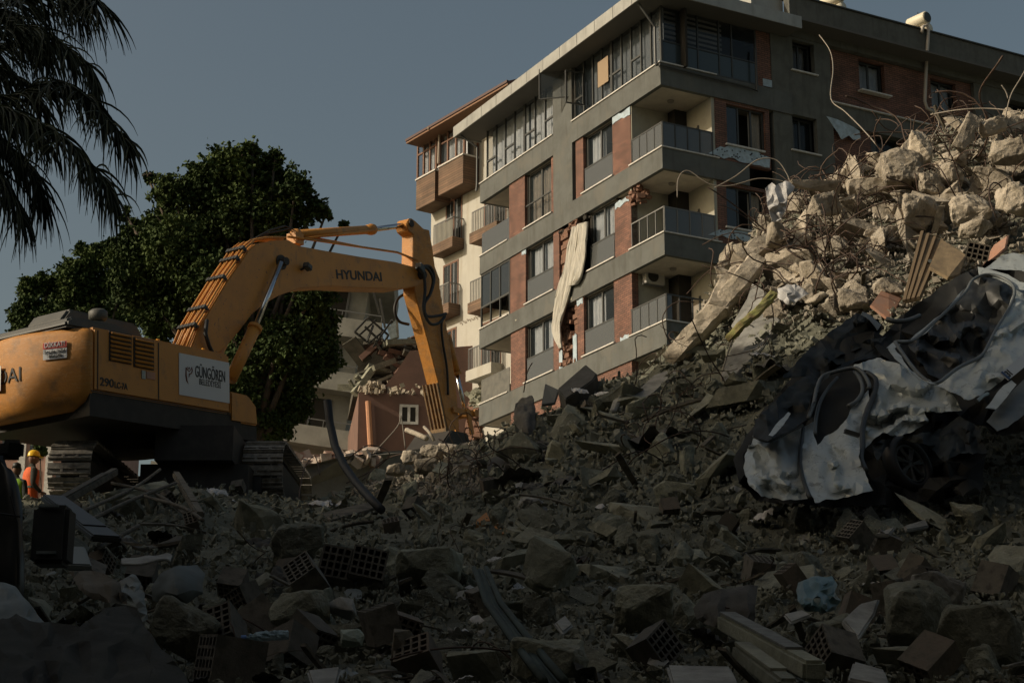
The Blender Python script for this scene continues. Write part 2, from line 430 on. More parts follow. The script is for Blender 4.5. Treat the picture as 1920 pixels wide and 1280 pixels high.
# storey 4
brick_panel(952, 981, 4); window_left(983, 1031, 4, 1, False, (.05, .75), curt2='beige'); brick_panel(1031, 1036.5, 4)
brick_panel(1077, 1091, 4); window_left(1092, 1145, 4, 2, True, (.1, .55)); brick_panel(1146, 1180, 4, top=zb[5]-.28)
# storey 3
brick_panel(954, 983, 3); window_left(985, 1034, 3, 3, True, (.08, .5), curt2=(.55, .97)); brick_panel(1035, 1046, 3)
window_left(1102, 1148, 3, 4, True, (.02, .55), curt2=(.58, .98)); brick_panel(1150, 1181, 3, top=zb[4]-.42)
# storey 2
brick_panel(955, 982, 2); window_left(984, 1034, 2, 5, True, (.1, .5), curt2=(.62, .97)); brick_panel(1035, 1046, 2)
brick_panel(1080, 1092, 2); window_left(1093, 1148, 2, 6, True, (.06, .52)); brick_panel(1149, 1183, 2)
# storey 1 (mostly hidden)
brick_panel(955, 982, 1); brick_panel(984, 1090, 1); brick_panel(1092, 1183, 1)
# pillar
MB().box(.001, .3, gy(1072, zt[5]), gy(1036.8, zt[5]), zb[4], zsof).build('pillar', M_GREY, ge)
# the wall behind brick panels (return)
m = MB()
for k in (4, 3, 2, 1):
    m.box(.36, 1.7, gy(983, zm[k]), gy(952, zm[k]), zt[k]+.21-.9, zb[k+1]); m.box(.36, 1.7, gy(1180, zm[k])+.02, gy(1148, zm[k]), zb[k]+.21, zb[k+1])
m.build('wall', M_CREAM, ge)
# broken wall fields: rough clay blocks, dark hole, insulation patches
rnd = random.Random(5)
def broken(u0, u1, k, z0f, z1f, n, m_, x0=.12, x1=.35, s=(.12, .3)):
    b = MB(); za, zz = zt[k], zb[k+1]
    ya, yb = gy(u1, zm[k]), gy(u0, zm[k])
    for i in range(n):
        y = rnd.uniform(ya, yb); z = lerp(za, zz, rnd.uniform(z0f, z1f)); x = rnd.uniform(x0, x1)
        b.obox((x, y, z), rnd.uniform(*s), rnd.uniform(*s), rnd.uniform(.08, .2), (rnd.uniform(-.4,.4), rnd.uniform(-.4,.4), rnd.uniform(-.6,.6)))
    return b.build('broken_masonry', m_, ge)
for k, u0, u1 in ((3, 1047, 1064), (2, 1047, 1058), (2, 1070, 1080)):
    b = MB(); z = zt[k]
    while z < zb[k+1] - .1:
        ya, yb = gy(u1, zm[k]) + rnd.uniform(-.25, .3), gy(u0, zm[k])
        b.box(.14 + rnd.uniform(-.04, .08), .4, ya, yb, z, z + .19); z += .2
    b.build('broken_masonry', M_OBR, ge)
broken(1047, 1080, 3, .85, 1.0, 26, M_OBR); broken(1047, 1075, 2, .0, .12, 26, M_OBR); broken(1176, 1200, 3, .72, .98, 26, M_OBR, .1, .5); broken(1052, 1072, 2, .2, .95, 16, M_OBR)
broken(1045, 1100, 3, .93, 1.02, 18, M_ROOM)
m = MB()
def lpatch(u0, u1, k, f0, f1, x=.05):
    a, b_ = gy(u1, zm[k]), gy(u0, zm[k]); z0 = lerp(zt[k], zb[k+1], f0); z1 = lerp(zt[k], zb[k+1], f1)
    n = 6; top = [(x, lerp(a, b_, i/n), z1 + rnd.uniform(-.06, .06)) for i in range(n+1)]; bot = [(x, lerp(a, b_, i/n), z0 + rnd.uniform(-.06, .06)) for i in range(n+1)]
    m.prism(bot + top[::-1], (.03, 0, 0))
lpatch(1147, 1180, 4, .87, .99); lpatch(1152, 1178, 3, .80, .9); lpatch(1072, 1079, 2, .0, .45); lpatch(1080, 1091, 2, .9, 1.0); lpatch(1046, 1052, 2, .0, .3); lpatch(976, 984, 3, .93, 1); lpatch(1160, 1176, 2, -.04, .06)
build_each(m, 'insulation', M_INS, ge)
# bare render scars
m = MB()
for u, v, w_, h2 in ((1046, 585, 20, 26), (967, 600, 8, 5), (1070, 560, 14, 12)):
    q = G.hit(u, v, 0, -.01); n = 9
    m.prism([(-.012, q.y + cos(2*pi*i/n)*w_/60*.5*rnd.uniform(.7,1.2), q.z + sin(2*pi*i/n)*h2/60*.5*rnd.uniform(.7,1.2)) for i in range(n)], (.01, 0, 0))
build_each(m, 'render_scar', M_CREAM, ge)
# storey 5 glazing
def glazing_left(u0, u1, nb, seed, c0, c1, sash=(), back=.12, blinds=False):
    ya, yb = gy(u1, zm[5]), gy(u0, zm[5]); z0, z1 = zt[5] + .06, zsof
    m = MB(); t = .06
    for i in range(nb+1):
        y = lerp(yb, ya, i/nb); m.box(back, back+.08, y-t/2, y+t/2, z0, z1)
    m.box(back+.001, back+.079, ya, yb, z0, z0+.07); m.box(back+.001, back+.079, ya, yb, z1-.07, z1)
    for i in sash:
        y0, y1 = lerp(yb, ya, i/nb), lerp(yb, ya, (i+1)/nb)
        m.box(back+.002, back+.078, y1, y0, z0+.85, z0+.93)
    w = m.build('window', M_FRAMEG, ge)
    MB().box(back+.035, back+.045, ya, yb, z0, z1).build('pane', M_GLASS, w)
    if c1 > c0: curtain(w, lerp(yb, ya, c1), lerp(yb, ya, c0), back+.3, z0+.03, z1-.05, seed=seed)
    if blinds: MB().box(back+.35, back+.37, ya, yb, z0, z1).build('blind', M_CURTD, w)
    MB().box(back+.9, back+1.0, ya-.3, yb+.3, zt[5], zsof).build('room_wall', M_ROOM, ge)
glazing_left(908, 977, 4, 3, .02, .98, (0, 2)); glazing_left(979, 1036, 3, 8, .02, .75, (0, 2))
glazing_left(1073, 1140, 4, 1, 0, 0, (0, 3), blinds=False); glazing_left(1142, 1234, 5, 2, 0, 0, (0, 2))
# the panes right of the pillar show pale blinds
w = MB(); w.box(.34, .36, gy(1190, zm[5]), gy(1100, zm[5]), zt[5]+.1, zsof-.2); w.build('blind', mat('grey_blind', (.16,.18,.20), .8), ge)
w = MB(); w.box(.30, .33, gy(1232, zm[5]), gy(1192, zm[5]), zt[5]+.1, zsof-.2); w.build('blind', mat('grey_blind', (.16,.18,.20), .8), ge)
w = MB(); q0, q1 = G.hit(1121, 118, 0, .1), G.hit(1141, 152, 0, .1); w.box(.085, .11, q0.y, q1.y, q1.z, q0.z); w.build('board', mat('tan_board', (.30,.22,.14), .8), ge)
# open sash windows
for (u0, v0, v1, ang, wd) in ((1042, 126, 182, 1.9, 1.0), (1095, 138, 198, 1.2, .8)):
    q = G.hit(u0 + (28 if u0 == 1042 else 0), v0, 0, .1); q2 = G.hit(u0 + (28 if u0 == 1042 else 0), v1, 0, .1)
    dx, dy = -cos(ang - pi/2) * wd, (1 if u0 == 1042 else -1) * sin(ang - pi/2) * wd + (.5 if u0 == 1042 else -.2)
    m = MB(); A0 = Vector((0.05, q.y, q2.z)); A1 = Vector((0.05 + dx, q.y + dy, q2.z)); hh = Vector((0, 0, q.z - q2.z))
    for a, b_ in ((A0, A1), (A1, A1+hh), (A1+hh, A0+hh), (A0+hh, A0)): m.bar(a, b_, .05)
    s = m.build('open_sash', M_FRAMEG, ge)
    MB().prism([A0, A1, A1+hh, A0+hh], (.01, .01, 0)).build('pane', M_GLASS, s)
# left balconies
m = MB(); m.box(.08, .105, gy(952, zm[4]), YE-.05, zt[4]+.05, zt[4]+1.05); m.build('balustrade_panel', M_BAL, ge)
m = MB(); m.box(.08, .105, gy(952, zm[2]), YE-.05, zt[2]+.05, zt[2]+1.1); m.build('balustrade_panel', mat('dusty_glass', (.17,.165,.145), .4, (.10,.10,.09), 3, alpha=.85), ge)
m = MB(); m.box(.18, 1.6, YE-.12, YE-.1, zt[2]+.05, zt[2]+1.1); m.build('balustrade_panel', MATS['dusty_glass'], ge)
y0, y1 = gy(953, zm[3]), YE - .05
m = MB()
for i in range(4):
    y = lerp(y1, y0, i/3); m.box(.05, .12, y-.03, y+.03, zt[3]+.05, zb[4]-.01)
m.box(.051, .119, y0, y1, zt[3]+.95, zt[3]+1.03); m.box(.051, .119, y0, y1, zb[4]-.08, zb[4]-.012)
w = m.build('balcony_glazing', M_FRAMEG, ge); MB().box(.08, .09, y0, y1, zt[3]+1.03, zb[4]-.1).build('pane', M_GLASSD, w)
m = MB(); m.box(.1, 1.6, YE-.1, YE-.08, zt[3]+1.03, zb[4]-.1); m.build('pane', M_GLASSD, w)
# corner balconies
for k in (4, 3, 2, 1):
    yb = gy(1181, zm[k]); z0, z1 = zb[k]+.21, zb[k+1]
    m = MB(); m.box(.1, 4, yb, yb+.1, z0, z1); m.box(XB-.02, XB+.12, .1, yb+2, z0, z1)
    m.box(XB-.5, XB-.021, yb-.35, yb-.001, z0, z1)
    m.box(.2, XB-.03, .2, yb, z1-.25, z1-.02) if k == 9 else None
    m.build('balcony_wall', M_CREAM, ge)
    dm = M_ROOM if k != 2 else M_CURTD
    d = MB().box(XB-.04, XB-.021, yb-1.25, yb-.45, z0+.1, z0+2.2).build('balcony_door', dm, ge)
    f = MB(); f.box(XB-.06, XB-.041, yb-1.3, yb-1.2, z0, z0+2.25); f.box(XB-.06, XB-.041, yb-.5, yb-.4, z0, z0+2.25); f.build('frame', M_FRAMEG, d)
    b = MB(); gm = M_BAL
    pan = MB(); pan.box(.06, .085, .08, yb-.03, zt[k]+.06, zt[k]+1.0) if k != 3 else None
    pan.box(.08, XB, .06, .085, zt[k]+.06, zt[k]+1.0) if k != 2 else pan.box(.08, .3, .06, .085, zt[k]+.06, zt[k]+1.0)
    gp = pan.build('balustrade_panel', M_BAL, ge)
    r = MB(); r.bar((.07, .07, zt[k]+1.02), (.07, yb, zt[k]+1.02), .05); r.bar((.07, .07, zt[k]+1.02), (XB, .07, zt[k]+1.02), .05)
    for i in range(5): r.bar((.06, lerp(.08, yb-.05, i/4), zt[k]+.05), (.06, lerp(.08, yb-.05, i/4), zt[k]+1.0), .035)
    for i in range(5): r.bar((lerp(.08, XB-.05, i/4), .05, zt[k]+.05), (lerp(.08, XB-.05, i/4), .05, zt[k]+1.0), .035)
    r.build('handrail', M_FRAMEG if k != 3 else M_RAILM, ge)
    l = MB(); l.tube([(XB*.5, yb*.5, z1-.01), (XB*.5, yb*.5, z1-.07)], [.14, .12], 14); l.build('ceiling_light', mat('lamp_ring', (.25,.23,.2), .6), ge)
# air conditioner on the lowest visible corner balcony
q = G.hit(1229, 518, 1, gy(1181, zm[2])-.3)
ac = MB().box(q.x-.42, q.x+.42, q.y-.0, q.y+.28, q.z-.3, q.z+.3).build('air_conditioner', mat('ac_white', (.5,.49,.46), .6), ge, bevel=.02)
f = MB(); f.tube([(q.x-.1, q.y-.02, q.z), (q.x-.1, q.y+.01, q.z)], .23, 20); f.build('fan_grille', M_DARK, ac)
f = MB(); f.bar((q.x-.5, q.y+.1, q.z-.34), (q.x+.4, q.y+.1, q.z-.34), .05); f.build('bracket', M_RAILM, ac)
# roof fascia
zf0 = G.hit(1086, 82, 0, -.9).z; zf1 = G.hit(1086, 60, 0, -.9).z
XF = gx(1504, zf0, -.9)
m = MB(); m.box(-.9, -.85, -.9, YE+.9, zf0, zf1); m.box(-.849, XF, -.9, -.85, zf0, zf1); m.box(-.849, .5, YE+.85, YE+.9, zf0, zf1)
m.build('fascia', M_FASC, ge)
m = MB()
for i in range(1, 12):
    y = -0.9 + i * (YE+1.8)/12; m.box(-.906, -.9005, y-.012, y+.012, zf0, zf1)
m.build('fascia_joint', M_FRAMEG, ge)
m = MB(); m.box(-.849, .4, -.849, YE+.849, zf0+.03, zf0+.06); m.box(.4, XF-.01, -.849, .4, zf0+.031, zf0+.06); m.build('soffit', M_SOFF, ge)
m = MB(); m.box(-.84, LX, -.84+.0, YE+.84, zf1-.1, zf1-.02) ; m.build('roof', M_SOFF, ge)
# downpipes
m = MB()
zz = zt[5]
m.tube([(-.7, .3, zf0), (-.12, .12, zf0-.9), (-.12, .12, zz), (-.14, .0, zz-.15)], .05, 8)
m.tube([(-.1, -.1, zz-.15), (XB+1.6, -.1, zz-.22), (XB+2.0,-.1,zz-.3), (XB+2.0,-.1,zz+1.5)], .045, 8)
m.tube([(-.7, YE+.5, zf0), (-.1, YE+.1, zf0-.6), (-.1, YE+.1, zz+.0), (-.12, YE+.12, zz-.3)], .05, 8)
build_each(m, 'downpipe', M_FRAMEG, ge)
# right facade ----------------------------------------------------
zr = G.hit(1700, 58, 1, 0.35).z
XS = gx(1488, zt[5])
PB = .35
zz2 = {}
m = MB(); m.box(XS-.02, LX, PB-.35+.0, PB, zr-1.75, zr); m.build('parapet_wall', M_GREYD, ge)
m = MB(); m.box(XS-.1, LX, PB-.42, PB+.25, zr+.003, zr+.06); m.build('coping', mat('dark_coping', (.05,.05,.045), .6), ge)
# box on the roof next to the parapet
m = MB(); q = G.hit(1470, 10, 1, .4); m.box(q.x-1.6, XS-.03, .4, 2.4, zf1-.3, zr-.1); m.build('roof_box', M_FASC, ge)
XP0, XP1 = gx(1452, zm[4]), gx(1568, zm[4])
def pier(u0, u1, z0, z1, y0=.05, m_=None, name='pier'):
    return MB().box(gx(u0, (z0+z1)/2), gx(u1, (z0+z1)/2), y0, .5, z0, z1).build(name, m_ or M_GREYD, ge)
def window_right(u0, u1, v0, v1, seed, dark=True, c=(0,0), sill=True, fr=None, y=.42):
    uc = (u0+u1)/2; a = G.hit(u0, v0, 1, 0); b_ = G.hit(u1, v1, 1, 0)
    x0, x1 = a.x, b_.x; z1, z0 = G.hit(uc, v0, 1, 0).z, G.hit(uc, v1, 1, 0).z
    m = MB(); t = .07
    m.box(x0, x0+t, y, y+.07, z0, z1); m.box(x1-t, x1, y, y+.07, z0, z1); m.box(x0+t, x1-t, y, y+.07, z0, z0+t); m.box(x0+t, x1-t, y, y+.07, z1-t, z1)
    m.box((x0+x1)/2-t*.6, (x0+x1)/2+t*.6, y+.001, y+.069, z0+t, z1-t)
    w = m.build('window', fr or M_FRAMEG, ge)
    MB().box(x0+t, x1-t, y+.03, y+.04, z0+t, z1-t).build('pane', M_GLASS, w)
    if c[1] > c[0]: curtain(w, lerp(x0, x1, c[0]), lerp(x0, x1, c[1]), y+.2, z0+.05, z1-.05, seed=seed, axis='x', m=M_CURT if not dark else M_CURTD)
    MB().box(x0-.05, x1+.05, y+.5, y+.6, z0-.1, z1+.1).build('room_wall', M_ROOM, ge)
    if sill: MB().box(x0-.12, x1+.12, -.02, .3, z0-.06, z0-.003).build('sill', M_SILL, ge)
    return x0, x1, z0, z1
def wall_with_holes(x0, x1, z0, z1, y0, y1, holes, m_, name):
    """rectangle wall split into a grid of boxes round its openings"""
    X = sorted({x0, x1, *[h[0] for h in holes], *[h[1] for h in holes]}); Z = sorted({z0, z1, *[h[2] for h in holes], *[h[3] for h in holes]})
    b = MB()
    for i in range(len(X)-1):
        for j in range(len(Z)-1):
            cx, cz = (X[i]+X[i+1])/2, (Z[j]+Z[j+1])/2
            if cx < x0 or cx > x1 or cz < z0 or cz > z1: continue
            if any(h[0] < cx < h[1] and h[2] < cz < h[3] for h in holes): continue
            b.box(X[i], X[i+1], y0, y1, Z[j], Z[j+1])
    return b.build(name, m_, ge)
# storey 5 corner glazing on the right facade
m = MB(); ug = [1243, 1281, 1312, 1352, 1376, 1421]
for u in ug: x = gx(u, zm[5]); m.box(x-.03, x+.03, .1, .18, zt[5]+.05, zf0)
x0g, x1g = gx(1243, zm[5]), gx(1421, zm[5]); m.box(x0g, x1g, .101, .179, zt[5]+.95, zt[5]+1.0); m.box(x0g, x1g, .101, .179, zt[5]+.06, zt[5]+.12)
w = m.build('window', M_FRAMEG, ge); MB().box(x0g, x1g, .13, .14, zt[5]+1.0, zf0).build('pane', M_GLASS, w); MB().box(x0g, x1g, .13, .14, zt[5]+.12, zt[5]+.95).build('pane', mat('blue_panel', (.04,.055,.06), .2), w)
m = MB()
for i in range(9): m.box(x0g+.1, gx(1366, zm[5]), .42, .44, zt[5]+1.1+i*.2, zt[5]+1.2+i*.2)
m.build('blind', mat('pale_blind', (.30,.29,.27), .9), w)
MB().box(x0g+.3, x1g+.3, 1.2, 1.3, zt[5], zf0).build('room_wall', M_ROOM, ge)
MB().box(gx(1421, zm[5])+.04, gx(1455, zm[5]), .1, .3, zt[5]+.05, zf0).build('brick_panel', M_RBRICK, ge)
MB().box(gx(1432, zm[5]), gx(1452, zm[5]), .07, .1, zt[5]+.08, zt[5]+.38).build('insulation', M_INS, ge)
# storeys 4,3,2,1: brick + big window between the balcony and the grey pier
hw = []
for k in (4, 3, 2, 1):
    z0, z1 = zt[k]+.02, zb[k+1]-.002
    xa, xb_, xc, xd = XB+.121, gx(1366, zm[k]), gx(1447, zm[k]), gx(1452, zm[k])
    wz0 = zt[k] + .72; wz1 = z1 - .12
    wall_with_holes(xa, xc, z0, z1, .08, .3, [(xb_, xc-.2, wz0, wz1)], M_RBRICK, 'brick_panel')
    m = MB(); t = .07; xe = xc-.2
    for x in (xb_+.035, (2*xb_+xe)/3, (xb_+2*xe)/3, xe-.035): m.box(x-.035, x+.035, .2, .27, wz0, wz1)
    m.box(xb_, xe, .201, .269, wz0, wz0+.06); m.box(xb_, xe, .201, .269, wz1-.06, wz1)
    w = m.build('window', M_FRAMEG, ge); MB().box(xb_, (xb_*2+xe)/3, .23, .24, wz0, wz1).build('pane', M_GLASSD, w)
    curtain(w, (xb_+2*xe)/3, xe, .4, wz0+.05, wz1-.05, axis='x', m=M_CURTD)
    MB().box(xb_-.1, xe+.1, 1.0, 1.1, z0, z1).build('room_wall', M_ROOM, ge)
    MB().box(xb_-.1, xe-.1, -.02, .25, wz0-.07, wz0-.003).build('sill', M_SILL, ge)
    # torn cladding with insulation showing
    if k in (4, 3):
        m = MB(); n = 12; pts = []
        top = [(lerp(xb_-.35, xe+.15, i/n), .045, wz0-.08 - (.25*abs(i-n*.45)/n if i < 2 or i > n-3 else 0) + rnd.uniform(-.03,.02)) for i in range(n+1)]
        bot = [(lerp(xb_-.9, xe+.1, i/n), .045, zt[k]+.12 + (.0 if k == 4 else .15) - .0*i + rnd.uniform(-.06,.06)) for i in range(n+1)]
        m.prism(bot + top[::-1], (0, .03, 0)); m.build('insulation', M_INS, ge)
        d = MB()
        for i in range(26):
            x = rnd.uniform(xb_-.5, xe); z = rnd.uniform(zt[k]+.2, wz0-.15); d.tube([(x, .044, z), (x, .03, z)], .03, 6)
        d.build('anchor', M_DARK, ge)
# grey pier field with small windows
ZP0 = zt[1]; holes = []
holes.append(window_right(1487, 1530, 78, 134, 1, True, (.35, .9)))
holes.append(window_right(1487, 1536, 218, 284, 2, True, (.0, .4)))
wall_with_holes(gx(1455, zm[4]), gx(1568, zm[4]), 0, zr-1.751, .06, .3, holes, M_GREYD, 'wall')
# the long recessed brick field
hb = [window_right(1617, 1668, 112, 172, 3, False, (.02, .98), y=.5), window_right(1752, 1803, 148, 212, 4, False, (.1, .95), y=.5), window_right(1640, 1700, 252, 312, 5, True, (0, .4), y=.5), window_right(1890, 1940, 190, 250, 6, True, (0, .5), y=.5)]
xa, xb_ = gx(1568, zm[4])+.002, gx(1843, zm[4])
zbr = G.hit(1640, 214, 1, .2).z
wall_with_holes(xa, xb_, zbr, zr-1.752, .25, .45, hb, M_RBRICK, 'brick_panel')
MB().box(xa, LX, .1, .44, zbr-.85, zbr-.002).build('wall', M_GREYD, ge); MB().box(xa, xb_, .0, .3, zbr+.002, zbr+.05).build('coping', M_SILL, ge)
wall_with_holes(xa, xb_, 0, zbr-.852, .25, .45, hb, M_RBRICK, 'brick_panel')
wall_with_holes(xb_+.002, LX, 0, zr-1.752, .06, .44, hb, M_GREYD, 'wall')
# peeled cladding
m = MB(); q = G.hit(1575, 222, 1, .05); pts = []
for (u, v) in ((1550,218),(1570,224),(1600,238),(1612,246),(1614,262),(1600,262),(1592,254),(1578,262),(1572,250),(1562,236)): p = G.hit(u, v, 1, .04); pts.append((p.x, .04, p.z))
m.prism(pts, (0, .02, 0)); m.build('insulation', M_INS, ge)
# far end
MB().box(2, LX, YE-.09, YE+.1, 0, zsof).build('wall', M_GREYD, ge)
# hanging cream curtain over the broken wall (a thing of its own)
def patch(rows, sub=6, noise_a=0.0, nf=2.0, thick=.02, seed=0, ridge=False):
    """smooth surface through a grid of world points, crumpled by noise, with thickness"""
    R, Cn = len(rows), len(rows[0]); b = MB()
    def cr(p, t):
        n = len(p) - 1; i = min(int(t*n), n-1); f = t*n - i
        a, b1, c, d = p[max(i-1,0)], p[i], p[i+1], p[min(i+2,n)]
        return b1*1.0 + (c - a)*.5*f + (a*1.0 - b1*2.5 + c*2 - d*.5)*f*f + (b1*1.5 - a*.5 - c*1.5 + d*.5)*f**3
    nu, nv = (Cn-1)*sub, (R-1)*sub; grid = []
    for j in range(nv+1):
        col = [cr([rows[r][c] for r in range(R)], j/nv) for c in range(Cn)]
        grid.append([cr(col, i/nu) for i in range(nu+1)])
    nrm = [[None]*(nu+1) for _ in range(nv+1)]
    for j in range(nv+1):
        for i in range(nu+1):
            a = grid[j][min(i+1,nu)] - grid[j][max(i-1,0)]; c = grid[min(j+1,nv)][i] - grid[max(j-1,0)][i]
            n = a.cross(c); n = n.normalized() if n.length > 1e-9 else Vector((0,-1,0))
            nrm[j][i] = n
    for j in range(nv+1):
        for i in range(nu+1):
            p = grid[j][i]; q = p*nf + Vector((seed*7.3, seed*3.1, 0))
            if noise_a and ridge != 'fold':
                if ridge:
                    d = abs(noise.noise(q)) * 2 - .5 + .5*(abs(noise.noise(q*2.3)) * 2 - .5)
                else: d = noise.noise(q) + .5*noise.noise(q*2.1)
                p = p + nrm[j][i]*d*noise_a
            grid[j][i] = p
    if ridge == 'fold' and noise_a:
        rf = random.Random(seed + 99); g0 = int(nf*3) + 1; cell = {}
        hh = lambda a, c, k: cell.setdefault((a, c, k), rf.uniform(-1, 1))
        for j in range(nv+1):
            for i in range(nu+1):
                d = 0
                for k, (g_, am) in enumerate(((g0, 1.0), (g0*2+1, .38))):
                    x, y = i/nu*g_*1.0 + .35*sin(j*.21+seed), j/nv*g_ + .35*sin(i*.17+seed); x += 1; y += 1
                    a, c = int(x), int(y); fx, fy = x-a, y-c
                    if fx + fy < 1: d += am*(hh(a,c,k)*(1-fx-fy) + hh(a+1,c,k)*fx + hh(a,c+1,k)*fy)
                    else: d += am*(hh(a+1,c+1,k)*(fx+fy-1) + hh(a+1,c,k)*(1-fy) + hh(a,c+1,k)*(1-fx))
                grid[j][i] = grid[j][i] + nrm[j][i]*d*noise_a
    off = len(grid)*(nu+1)
    for j in range(nv+1):
        for i in range(nu+1): b.v.append(tuple(grid[j][i]))
    for j in range(nv+1):
        for i in range(nu+1): b.v.append(tuple(grid[j][i] - nrm[j][i]*thick))
    w_ = nu+1
    for j in range(nv):
        for i in range(nu):
            a = j*w_+i; b.f.append((a, a+1, a+1+w_, a+w_)); b.f.append((a+off, a+w_+off, a+1+w_+off, a+1+off))
    for i in range(nu): b.f.append((i, i+off, i+1+off, i+1)); a = nv*w_+i; b.f.append((a, a+1, a+1+off, a+off))
    for j in range(nv): a = j*w_; b.f.append((a, a+w_, a+w_+off, a+off)); a = j*w_+nu; b.f.append((a, a+off, a+w_+off, a+w_))
    return b
def hang(specs, label):
    rows = [[G.M @ Vector(G.hit(u, v + (u-1070)*-.25, 0, -.14)) for u in us] for us, v in specs]
    b = patch(rows, 12, 0, 2, .015); N_ = (len(rows[0])-1)*12 + 1; R3 = G.M.to_3x3(); out = []
    for i, p in enumerate(b.v):
        c = i % N_; r_ = (i // N_) / 12.0
        out.append(tuple(Vector(p) + R3 @ Vector((.045*sin(c*1.15 + .9*sin(r_*1.1)) + .02*sin(c*2.9 + r_*1.7) + .03*noise.noise(Vector((c*.3, r_*1.4, 2))), .02*sin(r_*2 + c*.3), 0))))
    b.v = out
    return tag(centre(b.build('curtain', mat('cream_curtain', (.56,.535,.475), .95, (.47,.45,.395), 2), None, True)), label, 'curtain')
hang([([1084,1090,1096,1101], 424), ([1080,1087,1094,1100], 455), ([1075,1083,1090,1097], 490), ([1068,1076,1084,1091], 520), ([1064,1070,1076,1081], 536)], 'right half of the cream curtain blown out over the broken wall of the grey building')
hang([([1074,1078,1082,1087], 427), ([1066,1071,1077,1083], 460), ([1058,1064,1070,1077], 500), ([1048,1055,1062,1070], 535), ([1039,1046,1052,1059], 575), ([1036,1041,1046,1052], 605), ([1042,1045,1048,1052], 630), ([1050,1051,1052,1053], 648)], 'long left strip of cream curtain twisting down across the grey band')
# things on the roof
def water_tank(u, v, r, L, label, hide=False):
    q = G.M @ G.hit(u, v, 1, 1.2); d = G.M.to_3x3() @ Vector((.15, -1, 0)); d.normalize()
    e = empty('water_tank', q, label, 'water tank', 'solar water tanks on the roof')
    b = -d
    MB().tube([b*L/2, b*(L/2-.03), -b*(L/2-.03), -b*L/2], [r*.93, r, r, r*.93], 24).build('drum', mat('tank_white', (.66,.61,.48), .5), e, True)
    MB().tube([b*-(L/2+.005), b*-(L/2+.03)], r*.8, 20).build('end_cap', M_DARK, e)
    m = MB(); off = Vector((0, 0, -r*1.6)) + Vector((.1,.1,0)); m.tube([off + b*L/2, off - b*L/2], r*.75, 20); m.build('lower_drum', MATS['tank_white'], e, True)
    m = MB(); m.bar(Vector((0,0,0)), (0,0,r*1.5), .03); m.bar((0,0,-r*3), (0,0,-r), .08); m.build('stand', M_FRAMEG, e)
water_tank(1722, 40, .27, .95, 'cream cylindrical solar water tank on the flat roof with a bent pipe beside it')
water_tank(1560, 0, .27, .95, 'cream cylindrical water tank at the left end of the long flat roof edge')
m = MB(); pts = []
for (u, v) in ((1728, 62), (1731, 50), (1738, 47), (1741, 56), (1740, 75), (1737, 120), (1734, 190), (1738, 203), (1757, 214)): pts.append(G.M @ G.hit(u, v, 1, -.12))
m.tube(pts, .07, 8); tag(centre(m.build('bent_pipe', mat('pale_pipe', (.42,.38,.33), .6), None, True)), 'pale bent pipe hanging over the roof edge down the dark brick wall', 'pipe')

# ---------------------------------------------------------------- white apartment building behind
AZW = radians(-35)
WP = P(806, 600, 82)
WF = Frame(Vector((WP.x, WP.y, 0)), 0)
ex = Vector((sin(AZW), cos(AZW), 0))          # receding along the facade
# frame: local y = receding direction, local x = depth into the building; origin at the far (left) edge
rzw = atan2(-ex.x, ex.y); WF = Frame(Vector((WP.x, WP.y, 0)), rzw)
we = empty('apartment_building', WF.M, 'white apartment building with brown wooden bay windows and small railed balconies', 'building')
M_WHITE = mat('white_render', (.47,.455,.405), .9, (.42,.405,.36), .8, .15, 15)
overlay(M_WHITE, (1.6,1.6,.2), .52, .7, (.33,.29,.22), .55, 1.3); overlay(M_WHITE, (.6,.6,.6), .0025, .0, (.25,.22,.17), .6, .8, 4, band=.5)
def wh(u, v, x=0.0): return WF.hit(u, v, 0, x)
yR = wh(1010, 500).y
ztop = wh(860, 262).z + .6
MB().box(0, 10, yR, 0, 0, ztop).build('wall', M_WHITE, we)
M_SLAT = brick_mat('wood_slats', (.20,.12,.075), (.13,.085,.055), (.04,.03,.02), 2.5, .12)
M_ROOFT = mat('roof_brown', (.20,.085,.06), .8, (.13,.06,.04), 4)
def bay(ul, ur, vb, vt, zt_v, out, nb, seed):
    """projecting timber bay with slat apron and glazing"""
    a = WF.hit(ul, vb, 0, -out); b_ = WF.hit(ur, vb, 0, -out); y0, y1 = b_.y, a.y
    zb_ = WF.hit((ul+ur)/2, vb, 0, -out).z; zs = WF.hit((ul+ur)/2, vt, 0, -out).z; zt_ = WF.hit((ul+ur)/2, zt_v, 0, -out).z
    MB().box(-out, -.002, y0, y1, zb_, zs).build('slat_apron', M_SLAT, we)
    MB().box(-out-.05, 0, y0-.05, y1+.05, zs+.003, zs+.07).build('sill', M_SILL, we)
    m = MB()
    for i in range(nb+1):
        y = lerp(y0, y1, i/nb); m.box(-out+.03, -out+.12, y-.05, y+.05, zs+.07, zt_)
    m.box(-out+.031, -out+.119, y0, y1, zt_-.6, zt_-.52); m.box(-out+.031, -out+.119, y0, y1, zs+.07, zs+.15)
    for x in (-out+.1, -.1): m.box(x-.06, x+.06, y0-.001, y0+.09, zs+.07, zt_)
    w = m.build('window', M_FRAMEB, we); MB().box(-out+.07, -out+.08, y0, y1, zs+.1, zt_).build('pane', M_GLASS, w)
    curtain(w, y0+.05, y1-.05, -out+.3, zs+.1, zt_-.05, seed=seed)
    MB().box(-.3, -.003, y0, y1, zs, zt_).build('room_wall', M_CURTD, we)
bay(780, 815, 385, 330, 262, .9, 3, 1); bay(822, 868, 355, 303, 238, .9, 3, 4)
MB().box(-.5, .05, wh(815,300).y, wh(822,300).y, wh(818, 340).z, ztop).build('wall', M_WHITE, we)
